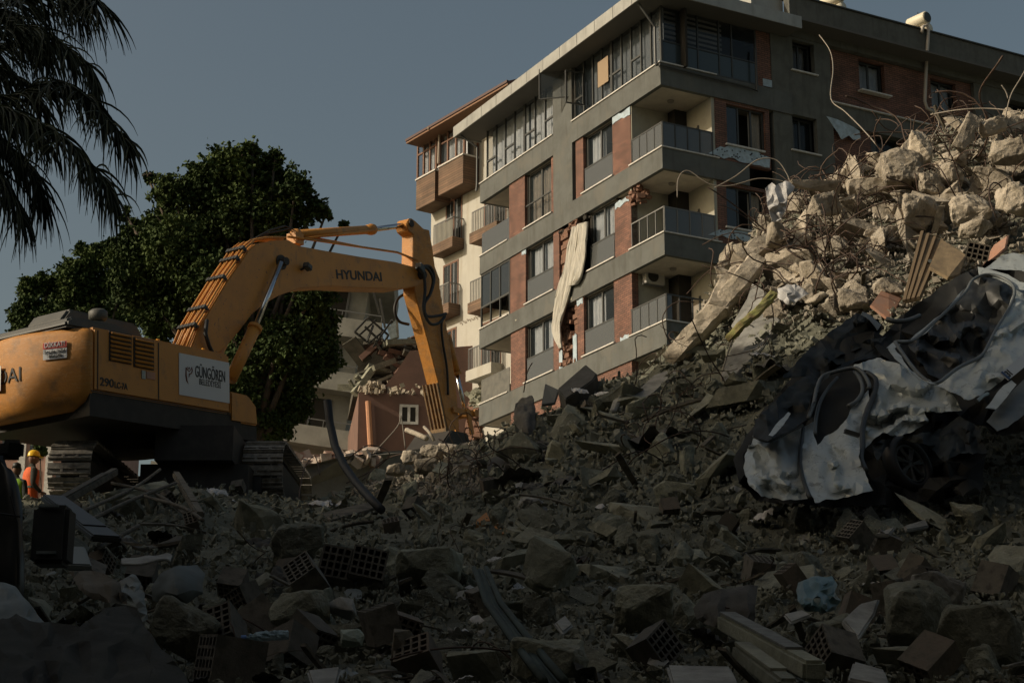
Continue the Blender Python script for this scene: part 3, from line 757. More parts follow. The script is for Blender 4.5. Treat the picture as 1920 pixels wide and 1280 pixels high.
# roof: eave line runs (757,263)-(940,160)
o_ = 1.7; a = WF.hit(760, 262, 0, -o_); y1 = a.y; ze = WF.hit(850, 213, 0, -o_).z
m = MB(); m.prism([(-o_, y1, ze), (-o_, yR, ze), (-o_, yR, ze+.12), (-o_, y1, ze+.12)], (.1, 0, 0)); m.build('gutter', mat('gutter_brown', (.07,.03,.025), .5), we)
m = MB(); m.add([(-o_+.1, y1, ze), (-o_+.1, yR, ze), (8, yR, ze+.0), (8, y1, ze+.0), (-o_+.1, y1, ze+.1), (-o_+.1, yR, ze+.1), (4, yR, ze+2.6), (4, y1-3, ze+2.6)], [(0,3,2,1),(4,5,6,7),(0,1,5,4),(1,2,6,5),(0,4,7,3),(3,7,6,2)]); m.build('roof', M_ROOFT, we)
m = MB(); m.box(-o_+.05, .0, yR, y1, ze-.1, ze-.02); m.build('soffit', mat('soffit_wood', (.22,.12,.07), .8), we)
m = MB(); p = [WF.hit(802, 240, 0, -1.75), WF.hit(812, 248, 0, -1.0), WF.hit(824, 250, 0, -.95), WF.hit(822, 305, 0, -.95), WF.hit(822, 312, 0, -.3)]; m.tube(p, .06, 8); m.build('downpipe', mat('pipe_beige', (.4,.33,.26), .6), we)
def wwin(u0, u1, v0, v1, rail=True, wood=True, seed=0, ro=.65, slats=False):
    uc = (u0+u1)/2; a = wh(u0, (v0+v1)/2); b_ = wh(u1, (v0+v1)/2); y1, y0 = a.y, b_.y; z1, z0 = wh(uc, v0).z, wh(uc, v1).z
    m = MB(); t = .09
    for y in (y0+t/2, (y0+y1)/2, y1-t/2): m.box(-.02, .05, y-t/2, y+t/2, z0, z1)
    m.box(-.021, .05, y0, y1, z1-.1, z1); w = m.build('window', M_FRAMEB, we)
    MB().box(-.012, -.006, y0, y1, z0, z1).build('pane', M_GLASS, w)
    curtain(w, y0+.3, y1-.2, -.004, z0, z1, seed=seed, amp=.001)
    MB().box(-.005, -.0005, y0, y1, z0, z1).build('room_wall', M_ROOM, we)
    if rail:
        m = MB(); n = 15
        for i in range(n+1): y = lerp(y0-.1, y1+.1, i/n); m.bar((-ro+.05, y, z0), (-ro+.05, y, z0+.95), .03)
        for i in range(5): x = lerp(-ro+.05, 0, i/4); m.bar((x, y0-.1, z0), (x, y0-.1, z0+.95), .03)
        m.bar((-ro+.05, y0-.1, z0+.97), (-ro+.05, y1+.1, z0+.97), .045); m.bar((-ro+.05, y0-.1, z0+.97), (0, y0-.1, z0+.97), .045)
        m.build('railing', M_RAILM, we)
        if slats: MB().box(-ro+.1, -ro+.12, y0, y1, z0+.05, z0+.9).build('screen', M_CREAM, we)
        MB().box(-ro, 0, y0-.15, y1+.25, z0-.5, z0-.01).build('balcony_slab', M_SLAT if wood else M_WHITE, we)
wwin(836, 867, 372, 456, True, True, 1, slats=True); wwin(831, 860, 492, 578, True, True, 2); wwin(838, 856, 616, 700, False, True, 3)
wwin(908, 950, 360, 430, True, True, 4); wwin(905, 945, 480, 562, True, True, 5); wwin(902, 940, 600, 690, True, False, 6)
wwin(792, 806, 640, 705, False, True, 7)
# lower left balcony of the white building
a = WF.hit(764, 735, 0, -.9); b_ = WF.hit(806, 735, 0, -.9)
z0 = WF.hit(785, 716, 0, -.9).z
m = MB(); m.box(-.9, 1.2, b_.y, a.y, z0-.75, z0); m.build('balcony_slab', M_WHITE, we)
m = MB()
for i in range(14): y = lerp(b_.y, a.y, i/13); m.bar((-.85, y, z0), (-.85, y, z0+1), .035)
m.bar((-.85, b_.y, z0+1), (-.85, a.y, z0+1), .05); m.build('railing', M_RAILM, we)
# eroded bottom with broken brick
zc = wh(880, 748).z
m = MB()
for i in range(60): m.obox((rnd.uniform(-.15,.05), wh(rnd.uniform(868, 905), 740).y, zc + rnd.uniform(-.6, .2)), rnd.uniform(.2,.5), rnd.uniform(.2,.6), rnd.uniform(.1,.3), (rnd.random(), rnd.random(), rnd.random()))
build_each(m, 'broken_masonry', M_CONC, we)
m = MB()
for i in range(70): m.obox((rnd.uniform(-.2,.0), wh(rnd.uniform(878, 902), 780).y, wh(880, rnd.uniform(752, 830)).z), .4, .5, .2, (rnd.random()*.3, rnd.random()*.3, rnd.random()))
m.build('broken_masonry', M_OBR, we)
MB().box(-.12, -.002, wh(900, 700).y, wh(866, 700).y, 0, zc-.1).build('dark_opening', M_ROOM, we)
# crack line
m = MB()
for i in range(14): q = wh(864 + i*2.6, 606 - i*.9 + rnd.uniform(-2, 2)); m.obox((-.01, q.y, q.z), .03, .14, .05, (rnd.random(), 0, 0))
m.build('crack', mat('crack_grey', (.25,.22,.18), .9), we)

# ---------------------------------------------------------------- leaning pale building
TP = P(640, 850, 88)
TF = Frame(TP); TF.M = Matrix.Translation(TP) @ Matrix.Rotation(radians(8), 4, 'Y') @ Matrix.Rotation(radians(93), 4, 'Z')
te = empty('apartment_building', TF.M, 'pale concrete apartment building leaning to the right behind the big tree', 'building')
M_PALE = mat('pale_render', (.30,.295,.26), .9, (.21,.205,.18), .8, .2, 12)
MB().box(0, 6, 0, 9, -15, 8.6).build('wall', M_PALE, te)
for z in (-2.9, 0, 2.9, 5.7):
    MB().box(-1.1, -.002, -1.0, 9, z, z+.95).build('balcony_slab', M_PALE, te); MB().box(-.001, 3.0, -1.0, -.002, z, z+.95).build('balcony_slab', M_PALE, te)
    m = MB(); m.bar((-1.05, -.95, z+1.3), (-1.05, 9, z+1.3), .05)
    for j in range(5): m.bar((-1.05, -.95+j*2, z+.95), (-1.05, -.95+j*2, z+1.3), .04)
    m.build('railing', M_RAILM, te)
    for y in (.9, 4.2):
        wo = MB().box(-.05, -.003, y, y+2.0, z+1.15, z+2.6).build('window', M_ROOM, te)
        w = MB(); w.box(-.09, -.051, y, y+.1, z+1.15, z+2.6); w.box(-.09, -.051, y+.95, y+1.05, z+1.15, z+2.6); w.box(-.09, -.051, y+1.9, y+2.0, z+1.15, z+2.6); w.build('frame', M_RAILM, wo)
MB().prism([(-1.5,-1.3,8.61), (6,-1.3,8.61), (6,9,8.61), (-1.5,9,8.61)], (0,0,1.1)).build('roof', M_PALE, te)
MB().box(-.5, 3.0, -.4, 8, 9.72, 10.1).build('parapet', M_PALE, te)

# ---------------------------------------------------------------- pink building and its collapsed roof
PP = P(672, 860, 78)
PF = Frame(Vector((PP.x, PP.y, 6)), radians(8))
pe = empty('collapsed_building', PF.M, 'dusty pink low building with its upper floors collapsed', 'building')
M_PINK = mat('pink_render', (.18,.102,.078), .9, (.13,.077,.06), .7, .2, 10)
def pk(u, v, y=0.0): return PF.hit(u, v, 1, y)
xa, xb_ = pk(672, 760).x, pk(915, 760).x
zt_ = pk(740, 738).z
MB().box(xa, xb_, 0, 12, -6, zt_).build('wall', M_PINK, pe)
q0, q1 = pk(845, 640), pk(905, 640)
za = pk(870, 690).z; MB().prism([(pk(710, 735).x, .3, zt_), (pk(915, 735).x, .3, zt_), (pk(915, 640).x, .3, pk(850, 640).z), (pk(770, 640).x, .3, pk(800, 655).z), (pk(745, 690).x, .3, pk(745, 692).z)], (0, 8, 0)).build('upper_wall', M_PINK, pe)
w0, w1 = pk(749, 758), pk(784, 796)
m = MB(); t = .12; x0, x1, z1, z0 = w0.x, w1.x, w0.z, w1.z
m.box(x0, x1, -.06, -.02, z0, z0+t); m.box(x0, x1, -.06, -.02, z1-t, z1); m.box(x0, x0+t, -.061, -.02, z0, z1); m.box(x1-t, x1, -.061, -.02, z0, z1); m.box((x0+x1)/2-t/2, (x0+x1)/2+t/2, -.062, -.02, z0, z1)
w = m.build('window', M_SILL, pe); MB().box(x0, x1, -.019, -.002, z0, z1).build('pane', M_ROOM, w)
m = MB(); m.tube([pk(690, 752, -.15), pk(696, 860, -.15)], .12, 8); m.build('downpipe', mat('orange_pipe', (.5,.25,.14), .7), pe)
m = MB()
for i in range(160):
    u = rnd.uniform(672, 805); v = 738 - rnd.random()**2*22; p = pk(u, v, rnd.uniform(-.2, 2)); s = rnd.uniform(.08, .32)
    m.obox(p, s, s*rnd.uniform(.5,1), s*rnd.uniform(.2,.7), (rnd.random()*3, rnd.random()*3, rnd.random()*3))
tag(m.build('roof_rubble', M_CONC_SUN, pe), 'loose rubble heaped on the ledge', None, kind='stuff')
# dark collapsed storey
M_RUIN = mat('ruin_dark', (.05,.045,.035), .95, (.10,.09,.07), 1.5, .8, 5)
MB().prism([pk(u, v, 3.0) for u, v in ((662,742),(668,700),(676,668),(690,655),(712,648),(745,652),(780,645),(812,650),(812,742))], (0, 5, 0)).build('collapsed_storey', M_RUIN, pe)
for i in range(34):
    u = rnd.uniform(664, 800); v = rnd.uniform(645, 730); b = MB(); b.obox(pk(u, v, 2.4), rnd.uniform(.4, 1.7), rnd.uniform(.3, 1.0), rnd.uniform(.08, .3), (rnd.uniform(-.6,.6), rnd.uniform(-.9,.9), rnd.uniform(-.5,.5)))
    b.build('fallen_slab', (M_RUIN, M_RUIN, M_CONC, M_PINK)[i % 4], pe)
m = MB()
for (a, b_, w_) in (((664, 738), (698, 692), .3), ((700, 690), (740, 676), .25), ((690, 722), (735, 703), .12), ((668, 705), (690, 730), .15), ((725, 642), (800, 640), .25), ((655, 712), (672, 742), .12)):
    m.bar(pk(*a, 1.2), pk(*b_, 1.6), w_)
build_each(m, 'broken_beam', M_CONC, pe)
# twisted metal frame on the ruin against the sky
m = MB()
L_ = [((665,622),(690,595)),((690,595),(728,628)),((665,622),(700,650)),((684,612),(716,642)),((672,630),(705,600)),((690,645),(722,618)),((700,650),(735,600)),((735,600),(745,625)),((728,628),(722,640)),((688,640),(700,610)),((712,560),(722,615)),((700,548),(712,590))]
for a, b_ in L_: m.bar(P(*a, 80), P(*b_, 80.5), .08)
tag(centre(m.build('steel_frame', M_DARK, None)), 'twisted dark steel frame sticking up from the collapsed roof against the sky', 'steel frame')
m = MB(); m.prism([P(u, v, 79.5) for u, v in ((726,615),(742,600),(744,632),(732,636))], (0.1, .15, 0)); tag(centre(m.build('sheet_metal', M_METALG, None)), 'bent grey sheet leaning on the twisted steel frame', 'metal sheet')
# far brick building at the left edge
e = empty('apartment_building', P(20, 860, 95), 'distant pink brick apartment building seen under the excavator at the left edge', 'building')
MB().box(-9, 5.2, 0, 8, -8, 20-18).build('wall', mat('far_brick', (.40,.24,.19), .9, (.33,.2,.16), 1), e)
m = MB()
for i in range(9): m.box(-8.6+i*1.5, -8.2+i*1.5, -.1, 0, -6, 1.9)
build_each(m, 'pilaster', M_SILL, e)
m = MB()
for i in range(8):
    for j in range(3): m.box(-8.0+i*1.5, -7.4+i*1.5, -.05, -.002, -4+j*2, -2.6+j*2)
build_each(m, 'window', M_WINB, e)
# ---------------------------------------------------------------- excavator
M_YEL = mat('worn_orange_paint', (.52,.225,.035), .5, (.38,.165,.035), 1.7, .15, 30, mixlo=.45, mixhi=.75)
M_YELD = mat('scuffed_orange_paint', (.47,.20,.032), .6, (.20,.11,.045), 2.6, .35, 22, mixlo=.5, mixhi=.74)
overlay(M_YELD, (.7,.7,3.5), .010, .0, (.55,.36,.18), .55, 2.2, 5, band=.5)
overlay(M_YEL, (1,1,1), .58, .70, (.20,.12,.055), .6, 2.4, 7); overlay(M_YEL, (3,3,.6), .6, .72, (.16,.10,.05), .6, 1.8, 6); overlay(M_YEL, (1,1,1), .66, .69, (.10,.07,.05), .8, 14, 3)
M_HOOD = mat('hood_grey', (.065,.065,.058), .6, (.09,.088,.075), 2)
M_UNDER = mat('greasy_black', (.02,.018,.015), .7, (.035,.03,.025), 4)
M_CHROME = mat('chrome_rod', (.55,.57,.6), .18, metal=1.0)
M_DEC = mat('decal_black', (.02,.02,.018), .6)
M_DECW = mat('decal_white', (.62,.63,.64), .6)
M_DECR = mat('decal_red', (.50,.06,.05), .6)
M_TRACK = mat('track_steel', (.27,.25,.215), .7, (.12,.105,.085), 8, .4, 25)
c0 = P(180, 735, 30); gz = P(126, 928, 30).z
XF_ = Frame(Vector((c0.x, c0.y, gz)), radians(55), 0, radians(-4.3))
exc = empty('excavator', XF_.M, 'orange tracked excavator with its arm bent down into the rubble', 'excavator')
def ex_(u, v, y=0.0): return XF_.hit(u, v, 1, y)
def poly(pts, y): return [tuple(ex_(u, v, y)) for u, v in pts]
def text(s, size, x, y, z, rot, m, parent, name='lettering', ext=.004, width=None, shear=0.0, bold=0.0):
    cu = bpy.data.curves.new(name, 'FONT'); cu.body = s; cu.size = size; cu.extrude = ext; cu.shear = shear; cu.offset = bold
    o = bpy.data.objects.new(name, cu); COL.objects.link(o)
    dg = bpy.context.evaluated_depsgraph_get(); me = bpy.data.meshes.new_from_object(o.evaluated_get(dg))
    COL.objects.unlink(o); bpy.data.objects.remove(o)
    if width:
        xs_ = [v.co.x for v in me.vertices]; w = max(xs_) - min(xs_); me.transform(Matrix.Diagonal((width / w, 1, 1, 1)) @ Matrix.Translation((-min(xs_), 0, 0)))
    me.materials.clear(); me.materials.append(m); me.name = name
    o = bpy.data.objects.new(name, me); COL.objects.link(o); o.location = (x, y, z); o.rotation_euler = rot; o.parent = parent
    return o
W_ = 3.0
z_top = ex_(182, 613).z; z_mid = c0.z - gz; z_bot = z_mid - .42
x_end = ex_(432, 700).x; x_step = ex_(484, 760).x
# side housing
MB().box(.05, x_end, 0, W_, z_mid, z_top).build('engine_housing', M_YEL, exc, bevel=.05)
MB().box(.02, x_end+.3, .03, W_-.03, z_bot, z_mid-.003).build('deck', M_UNDER, exc)
# counterweight with a bowed rear
pl = [(.06, -.0), (.0, .015), (-.05, .06), (-.10, .13), (-.20, .4), (-.32, .75), (-.42, 1.15), (-.45, 1.5), (-.42, 1.85), (-.32, 2.25), (-.20, 2.6), (-.10, 2.87), (-.05, 2.94), (0, 2.985), (.06, 3.0)]
m = MB(); levels = [(z_mid-.30, .72), (z_mid-.16, .92), (z_mid+.0, 1.0), (z_mid+.45, 1.03), (z_top-.12, 1.0), (z_top-.03, .95), (z_top, .82)]
for z, s in levels:
    for x, y in pl: m.v.append((.045 - (.045-x)*s - (0 if s > .9 else 0), 1.5 + (y-1.5)*(s if s < 1 else 1)*(1 if s > .9 else 1.0), z))
n = len(pl)
for j in range(len(levels)-1):
    for i in range(n-1): m.f.append((j*n+i, j*n+i+1, (j+1)*n+i+1, (j+1)*n+i))
    m.f.append((j*n+n-1, j*n, (j+1)*n, (j+1)*n+n-1))
m.f.append(tuple(range(n))[::-1]); m.f.append(tuple((len(levels)-1)*n+i for i in range(n)))
cw = m.build('counterweight', M_YELD, exc, smooth=True)
# front step
m = MB(); a = ex_(432, 735); b_ = ex_(485, 750); zb_ = ex_(450, 800).z
m.prism([(x_end+.003, 0, a.z-.55), (x_end+.003, 0, a.z+.02), (x_step-.25, 0, a.z-.0), (x_step-.04, 0, a.z-.18), (x_step, 0, a.z-.55)], (0, .8, 0)); m.build('step_box', M_YEL, exc, bevel=.03)
MB().box(x_end+.31, x_step, .05, 1.0, z_bot, a.z-.56).build('step', M_UNDER, exc)
# panel seams, louvres, handles
m = MB()
for u in (297, 183): x = ex_(u, 700).x; m.box(x-.012, x+.012, -.006, -.001, z_mid+.05, z_top-.06)
m.box(.02, x_end, -.005, -.001, z_mid+.0, z_mid+.02); m.build('panel_seam', M_UNDER, exc)
for ua, ub, va, vb in ((204, 246, 627, 676), (250, 288, 636, 690)):
    p0, p1 = ex_(ua, va), ex_(ub, vb); zc_ = (p0.z + p1.z)/2; hh = .27
    g_ = MB().box(p0.x, p1.x, -.012, -.002, zc_-hh, zc_+hh).build('louvre', M_UNDER, exc)
    m = MB()
    for i in range(7): z = lerp(zc_-hh+.04, zc_+hh-.04, i/6); m.obox(((p0.x+p1.x)/2, -.025, z), p1.x-p0.x-.06, .05, .03, (radians(35), 0, 0))
    m.build('slats', M_YEL, g_)
for ua, ub, va, vb, mm in ((265, 272, 694, 711, M_METALG), (274, 290, 696, 712, M_TERRA)):
    p0, p1 = ex_(ua, va), ex_(ub, vb); MB().box(p0.x, p1.x, -.015, -.002, p1.z, p0.z).build('latch', mm, exc)
# lettering and decals on the side
p0, p1 = ex_(187, 727), ex_(239, 736)
text('290', .2, p0.x, -.004, z_mid+.13, (pi/2,0,0), M_DEC, exc, 'model_number', width=(p1.x-p0.x)*.5, bold=.004)
text('LC-7A', .15, p0.x+(p1.x-p0.x)*.53, -.004, z_mid+.13, (pi/2,0,0), M_DEC, exc, 'model_number', width=(p1.x-p0.x)*.47, bold=.004)
p0, p1 = ex_(335, 700), ex_(429, 710); zs0, zs1 = z_mid+.20, z_top-.17
sg = MB().box(p0.x, p1.x, -.014, -.003, zs0, zs1).build('sign_panel', M_DECW, exc)
w_ = p1.x-p0.x; hS = zs1-zs0
text('GÜNGÖREN', .3, p0.x+.31*w_, -.018, zs0+.50*hS, (pi/2,0,0), M_DEC, sg, width=.60*w_, bold=.001)
text('BELEDİYESİ', .16, p0.x+.39*w_, -.018, zs0+.33*hS, (pi/2,0,0), M_DEC, sg, width=.43*w_, bold=-.001)
m = MB(); lx, lz, ls = p0.x+.13*w_, zs0+.30*hS, hS*.42
def lc(pts, r, m): m.tube([(lx+a*ls, -.018, lz+b_*ls) for a, b_ in pts], r, 6)
lc([(.0,.9),(.0,.45),(.06,.15),(.18,-.02)], [.008,.016,.016,.003], m); lc([(.0,.9),(.12,.78),(.26,.7),(.38,.82),(.46,.98)], .008, m)
lc([(.22,.35),(.26,.55),(.42,.62),(.5,.78),(.46,.98)], [.004,.012,.012,.01,.004], m); lc([(.12,.95),(.2,.84),(.28,.86),(.25,.96)], .007, m)
m.build('emblem', mat('emblem_brown', (.16,.06,.04), .6), sg)
# rear lettering and stickers
def rear(y):
    for i in range(len(pl)-1):
        if pl[i][1] <= y <= pl[i+1][1]:
            t = (y-pl[i][1])/(pl[i+1][1]-pl[i][1]); return .045-(.045-lerp(pl[i][0], pl[i+1][0], t))*1.03, atan2(pl[i+1][0]-pl[i][0], pl[i+1][1]-pl[i][1])
    return -.5, 0
def rear_place(u, v):
    lo, hi = .05, 2.9
    best = None
    for i in range(300):
        y = lerp(lo, hi, i/299); x, a = rear(y); q = XF_.w(x, y, z_mid+.5); uu, vv = proj(q)
        if best is None or abs(uu-u) < best[0]: best = (abs(uu-u), x, y, a)
    z = XF_.hit(u, v, 1, best[2]).z
    return best[1], best[2], z, best[3]
xA, yA, zA, aA = rear_place(38, 690); xB, yB, zB, _ = rear_place(-60, 690)
ht_ = text('HYUNDAI', .36, 0, 0, 0, (0, 0, 0), M_DEC, cw, width=sqrt((xA-xB)**2+(yA-yB)**2)*1.05, bold=.0)
for vv in ht_.data.vertices:
    y = yB - vv.co.x*.94; vv.co = Vector((rear(max(.06, min(2.94, y)))[0] - .012 - vv.co.z, y, z_mid + .30 + vv.co.y))
xA, yA, zA, aA = rear_place(127, 640); xB, yB, zB, _ = rear_place(82, 640)
def decal(xA, yA, xB, yB, z0, z1, off, m_, name, parent):
    d = Vector((xA-xB, yA-yB, 0)).normalized(); nn = Vector((d.y, -d.x, 0))
    a = Vector((xB, yB, 0)) + nn*off; b_ = Vector((xA, yA, 0)) + nn*off
    return MB().prism([(a.x,a.y,z0),(b_.x,b_.y,z0),(b_.x,b_.y,z1),(a.x,a.y,z1)], nn*.006).build(name, m_, parent), d, nn
zst = z_mid+.60; hst = .30
st, d, nn = decal(xA, yA, xB, yB, zst, zst+hst, .02, M_DECW, 'warning_sticker', cw)
decal(xA, yA, xB, yB, zst+hst*.62, zst+hst-.004, .029, M_DECR, 'red_strip', st)
wS = Vector((xA-xB, yA-yB, 0)).length; aS = atan2(d.y, d.x)
for s, f, z, ww, mm in (('DİKKAT!', .12, .70, .84, M_DECW), ('25 mt.den FAZLA', .08, .36, .94, M_DEC), ('YAKLAŞMA', .08, .10, .62, M_DEC)):
    q = Vector((xB, yB, 0)) + d*wS*(1-ww)/2 + nn*.042
    text(s, f, q.x, q.y, zst+hst*z, (pi/2, 0, aS), mm, st, width=wS*ww, bold=.0)
xA, yA, zA, aA = rear_place(8, 690); xB, yB, zB, _ = rear_place(-40, 690)
decal(xA, yA, xB, yB, z_mid+.18, z_mid+.62, .06, M_DECW, 'white_sticker', cw)
# hoods on top
m = MB(); x0 = -.28; n = 10
prof = [(x0, z_top+.0), (x0+.02, z_top+.12), (x0+.12, z_top+.19), (.9, z_top+.22), (1.15, z_top+.14), (1.25, z_top)]
m.prism([(x, .30, z) for x, z in prof], (0, 2.5, 0)); m.build('engine_hood', M_HOOD, exc, bevel=.04)
q = ex_(172, 600, .9); m = MB(); zq = z_top + .2
m.tube([(q.x+.15, .9, zq), (q.x+.15, .9, zq+.22)], .10, 14); m.tube([(q.x+.15, .9, zq+.2), (q.x+.15, .9, zq+.24), (q.x+.15, .9, zq+.36), (q.x+.15, .9, zq+.40)], [.13, .17, .17, .12], 18); m.build('air_precleaner', M_HOOD, exc, True)
m = MB(); m.tube([(-.2, 2.45, z_top+.1), (-.2, 2.45, z_top+.25)], .06, 10); m.build('hood_latch', M_YEL, exc)
# cab at the left front
p0, p1 = ex_(188, 590, 2.0), ex_(330, 600, 2.0); zc_ = p0.z
m = MB(); m.prism([(1.1, 2.0, z_top-.5), (1.1, 2.0, zc_-.25), (1.3, 2.0, zc_), (3.0, 2.0, zc_-.02), (3.2, 2.0, zc_-.3), (3.3, 2.0, z_top-.9)], (0, .98, 0)); m.build('cab', M_HOOD, exc, bevel=.05)
m = MB(); m.prism([(1.45, 1.99, z_top-.05), (1.45, 1.99, zc_-.25), (2.85, 1.99, zc_-.27), (2.95, 1.99, z_top-.2)], (0, -.008, 0)); m.build('cab_window', M_GLASSD, exc)
MB().box(.35, 1.05, 1.2, 1.9, z_top, z_top+.35).build('engine_hood', M_HOOD, exc, bevel=.06)
for u, v in ((296, 634), (381, 650)):
    q = ex_(u, v+8, .5); m = MB(); m.tube([(q.x, .5, z_top-.02), (q.x, .5, z_top+.16)], .035, 8); m.build('beacon', mat('amber', (.6,.3,.03), .4), exc)
# boom ------------------------------------------------------------
YB = 1.25; BW = .50
BP = [(356,657),(375,612),(394,580),(424,530),(450,493),(465,470),(480,457),(510,451),(540,449),(562,461),(611,470),(675,481),(742,491),(784,502),(791,511),(793,526),(784,536),(750,542),(675,540),(619,537),(562,541),(525,553),(495,570),(472,590),(450,620),(424,650),(405,664)]
MB().prism(poly(BP, YB), (0, BW, 0)).build('boom', M_YEL, exc, bevel=.02)
# weld seam plates on the boom side
m = MB()
for u0, v0 in ((527, 492),):
    q = ex_(u0, v0, YB); m.tube([(q.x, YB-.16, q.z), (q.x, YB+BW+.16, q.z)], .085, 16); m.tube([(q.x, YB-.02, q.z), (q.x, YB-.005, q.z)], .16, 20)
q = ex_(788, 516, YB); m.tube([(q.x, YB-.12, q.z), (q.x, YB+BW+.12, q.z)], .10, 16)
m.build('pivot_pin', M_UNDER, exc)
q = ex_(568, 502, YB); l = MB(); l.obox((q.x, YB-.13, q.z), .2, .14, .13, (0,.3,.2)); l.bar((q.x-.12, YB-.01, q.z-.08), (q.x, YB-.1, q.z), .04); l.build('work_lamp', M_DARK, exc, bevel=.02)
a, b_ = ex_(631, 512, YB), ex_(716, 517, YB)
text('HYUNDAI', .28, a.x, YB-.004, a.z-.12, (pi/2, -atan2(b_.z-a.z, b_.x-a.x)-0, 0), M_DEC, exc, width=(b_-a).length, bold=.006)
# boom cylinder (near side and far side)
for yy, s in ((YB-.14, 1), (YB+BW+.14, .99)):
    top = ex_(527, 492, YB-.14); mid = ex_(479, 612, YB-.14); bot = ex_(432, 712, YB-.14)
    T_, M_, B_ = [Vector((p.x, yy, p.z)) for p in (top, mid, bot)]
    m = MB(); m.tube([M_, T_], .055, 14); rod = m.build('cylinder_rod', M_CHROME, exc, True)
    m = MB(); m.tube([B_, M_], .125, 18); m.tube([M_-(M_-B_)*.06, M_], .15, 18); m.build('cylinder', M_YEL, exc, True)
# pipes on the boom back
top_ = [(356,657),(375,612),(394,580),(424,530),(450,493),(465,470),(480,457),(510,451),(545,451)]
pr = [ex_(u, v, YB) for u, v in top_]
for k in range(6):
    m = MB(); y = YB + .05 + k*.08
    pts = []
    for i, p in enumerate(pr):
        nv_ = Vector((-.8, 0, .6)) if i < 6 else Vector((-.25, 0, 1)); nv_.normalize()
        if i > 6 and k not in (1, 2, 4): break
        pts.append(Vector((p.x, y + .012*sin(i*2+k), p.z)) + nv_*(.07 + .02*(k % 2)))
    m.tube(pts, .024, 8); m.build('hydraulic_pipe', M_YELD if k % 2 else M_YEL, exc, True)
for f_ in (.9, 1.9, 3.1, 4.1, 4.9):
    m = MB(); i = int(f_); t = f_-i; p = pr[i].lerp(pr[i+1], t)
    for k in range(6): m.obox((p.x-.07, YB+.05+k*.08, p.z+.07), .09, .065, .09, (0, -.9, 0))
    m.bar((p.x-.03, YB, p.z+.04), (p.x-.03, YB+BW, p.z+.04), .04); m.build('pipe_clamp', M_DARK, exc)
for k in range(3):                       # pipes above the horizontal arm to the stick
    m = MB(); pts = [ex_(540+10*k, 449, YB+.1+.1*k) + Vector((0,0,.06)), ex_(600, 456-2*k, YB+.1+.1*k)+ Vector((0,0,.05)), ex_(680, 470, YB+.1+.1*k)+ Vector((0,0,.08)), ex_(745, 481, YB+.1+.1*k)+ Vector((0,0,.10)), ex_(783, 493, YB+.1+.1*k)+ Vector((0,0,.06))]
    m.tube(pts, .026, 8); m.build('hydraulic_pipe', M_YELD, exc, True)
m = MB(); m.tube([ex_(470, 452, YB+.3), ex_(505, 432, YB+.3), ex_(535, 424, YB+.3), ex_(556, 432, YB+.28), ex_(570, 440, YB+.25)], .02, 8); m.tube([ex_(462, 460, YB+.4), ex_(500, 438, YB+.4), ex_(540, 430, YB+.35), ex_(600, 436, YB+.3)], .02, 8)
m.tube([ex_(388, 600, YB-.05), ex_(385, 625, YB-.1), ex_(392, 648, YB-.1), ex_(402, 668, YB-.05)], .04, 8)
build_each(m, 'hose', M_BLACK, exc, smooth=True)
# stick cylinder
yc = YB + BW/2
A_, B_, C_ = ex_(552, 440, yc), ex_(700, 430, yc), ex_(768, 421, yc)
m = MB(); m.tube([A_, B_], .10, 18); m.tube([B_-(B_-A_)*.10, B_-(B_-A_)*.03, B_], [.10, .13, .12], 18); m.tube([A_, A_+(B_-A_)*.04], .125, 16)
m.tube([A_+Vector((.2,-.12,-.06)), B_+Vector((-.1,-.12,-.06))], .025, 8); m.build('cylinder', M_YEL, exc, True)
m = MB(); m.tube([B_, C_], .06, 14); m.build('cylinder_rod', M_CHROME, exc, True)
m = MB(); m.box(A_.x-.1, A_.x+.15, YB+.12, YB+BW-.12, A_.z-.22, A_.z+.02); m.build('bracket', M_YEL, exc)
# stick
SP = [(767,410),(772,409),(780,415),(795,429),(805,431),(811,464),(816,500),(825,524),(825,538),(833,590),(844,643),(851,690),(857,740),(861,800),(842,814),(822,717),(803,642),(778,550),(774,500),(775,440),(766,432),(762,420)]
YS = YB + .10; SW = .34
MB().prism(poly(SP, YS), (0, SW, 0)).build('stick', M_YELD, exc, bevel=.015)
q = ex_(770.5, 419, YS); m = MB(); m.tube([(q.x, YS-.03, q.z), (q.x, YS+SW+.03, q.z)], .085, 18); m.build('pivot_pin', M_UNDER, exc)
# grooved rock guard on the rear face of the stick
m = MB()
g0, g1 = ex_(822, 717, YS), ex_(840, 806, YS)
dz = (g1-g0)
nb_ = Vector((dz.z, 0, -dz.x)).normalized()
if nb_.x > 0: nb_ = -nb_
for k in range(5):
    y = YS + .02 + k*(SW+.1-.04)/4
    m.bar(Vector((g0.x, y, g0.z)) + nb_*.03, Vector((g1.x, y, g1.z)) + nb_*.03, .035, .06)
m.bar(Vector((g1.x, YS, g1.z))+nb_*.02, Vector((g1.x, YS+SW+.1, g1.z))+nb_*.02, .12, .1)
m.build('rock_guard', mat('muddy_paint', (.24,.15,.07), .85, (.12,.085,.05), 5), exc)
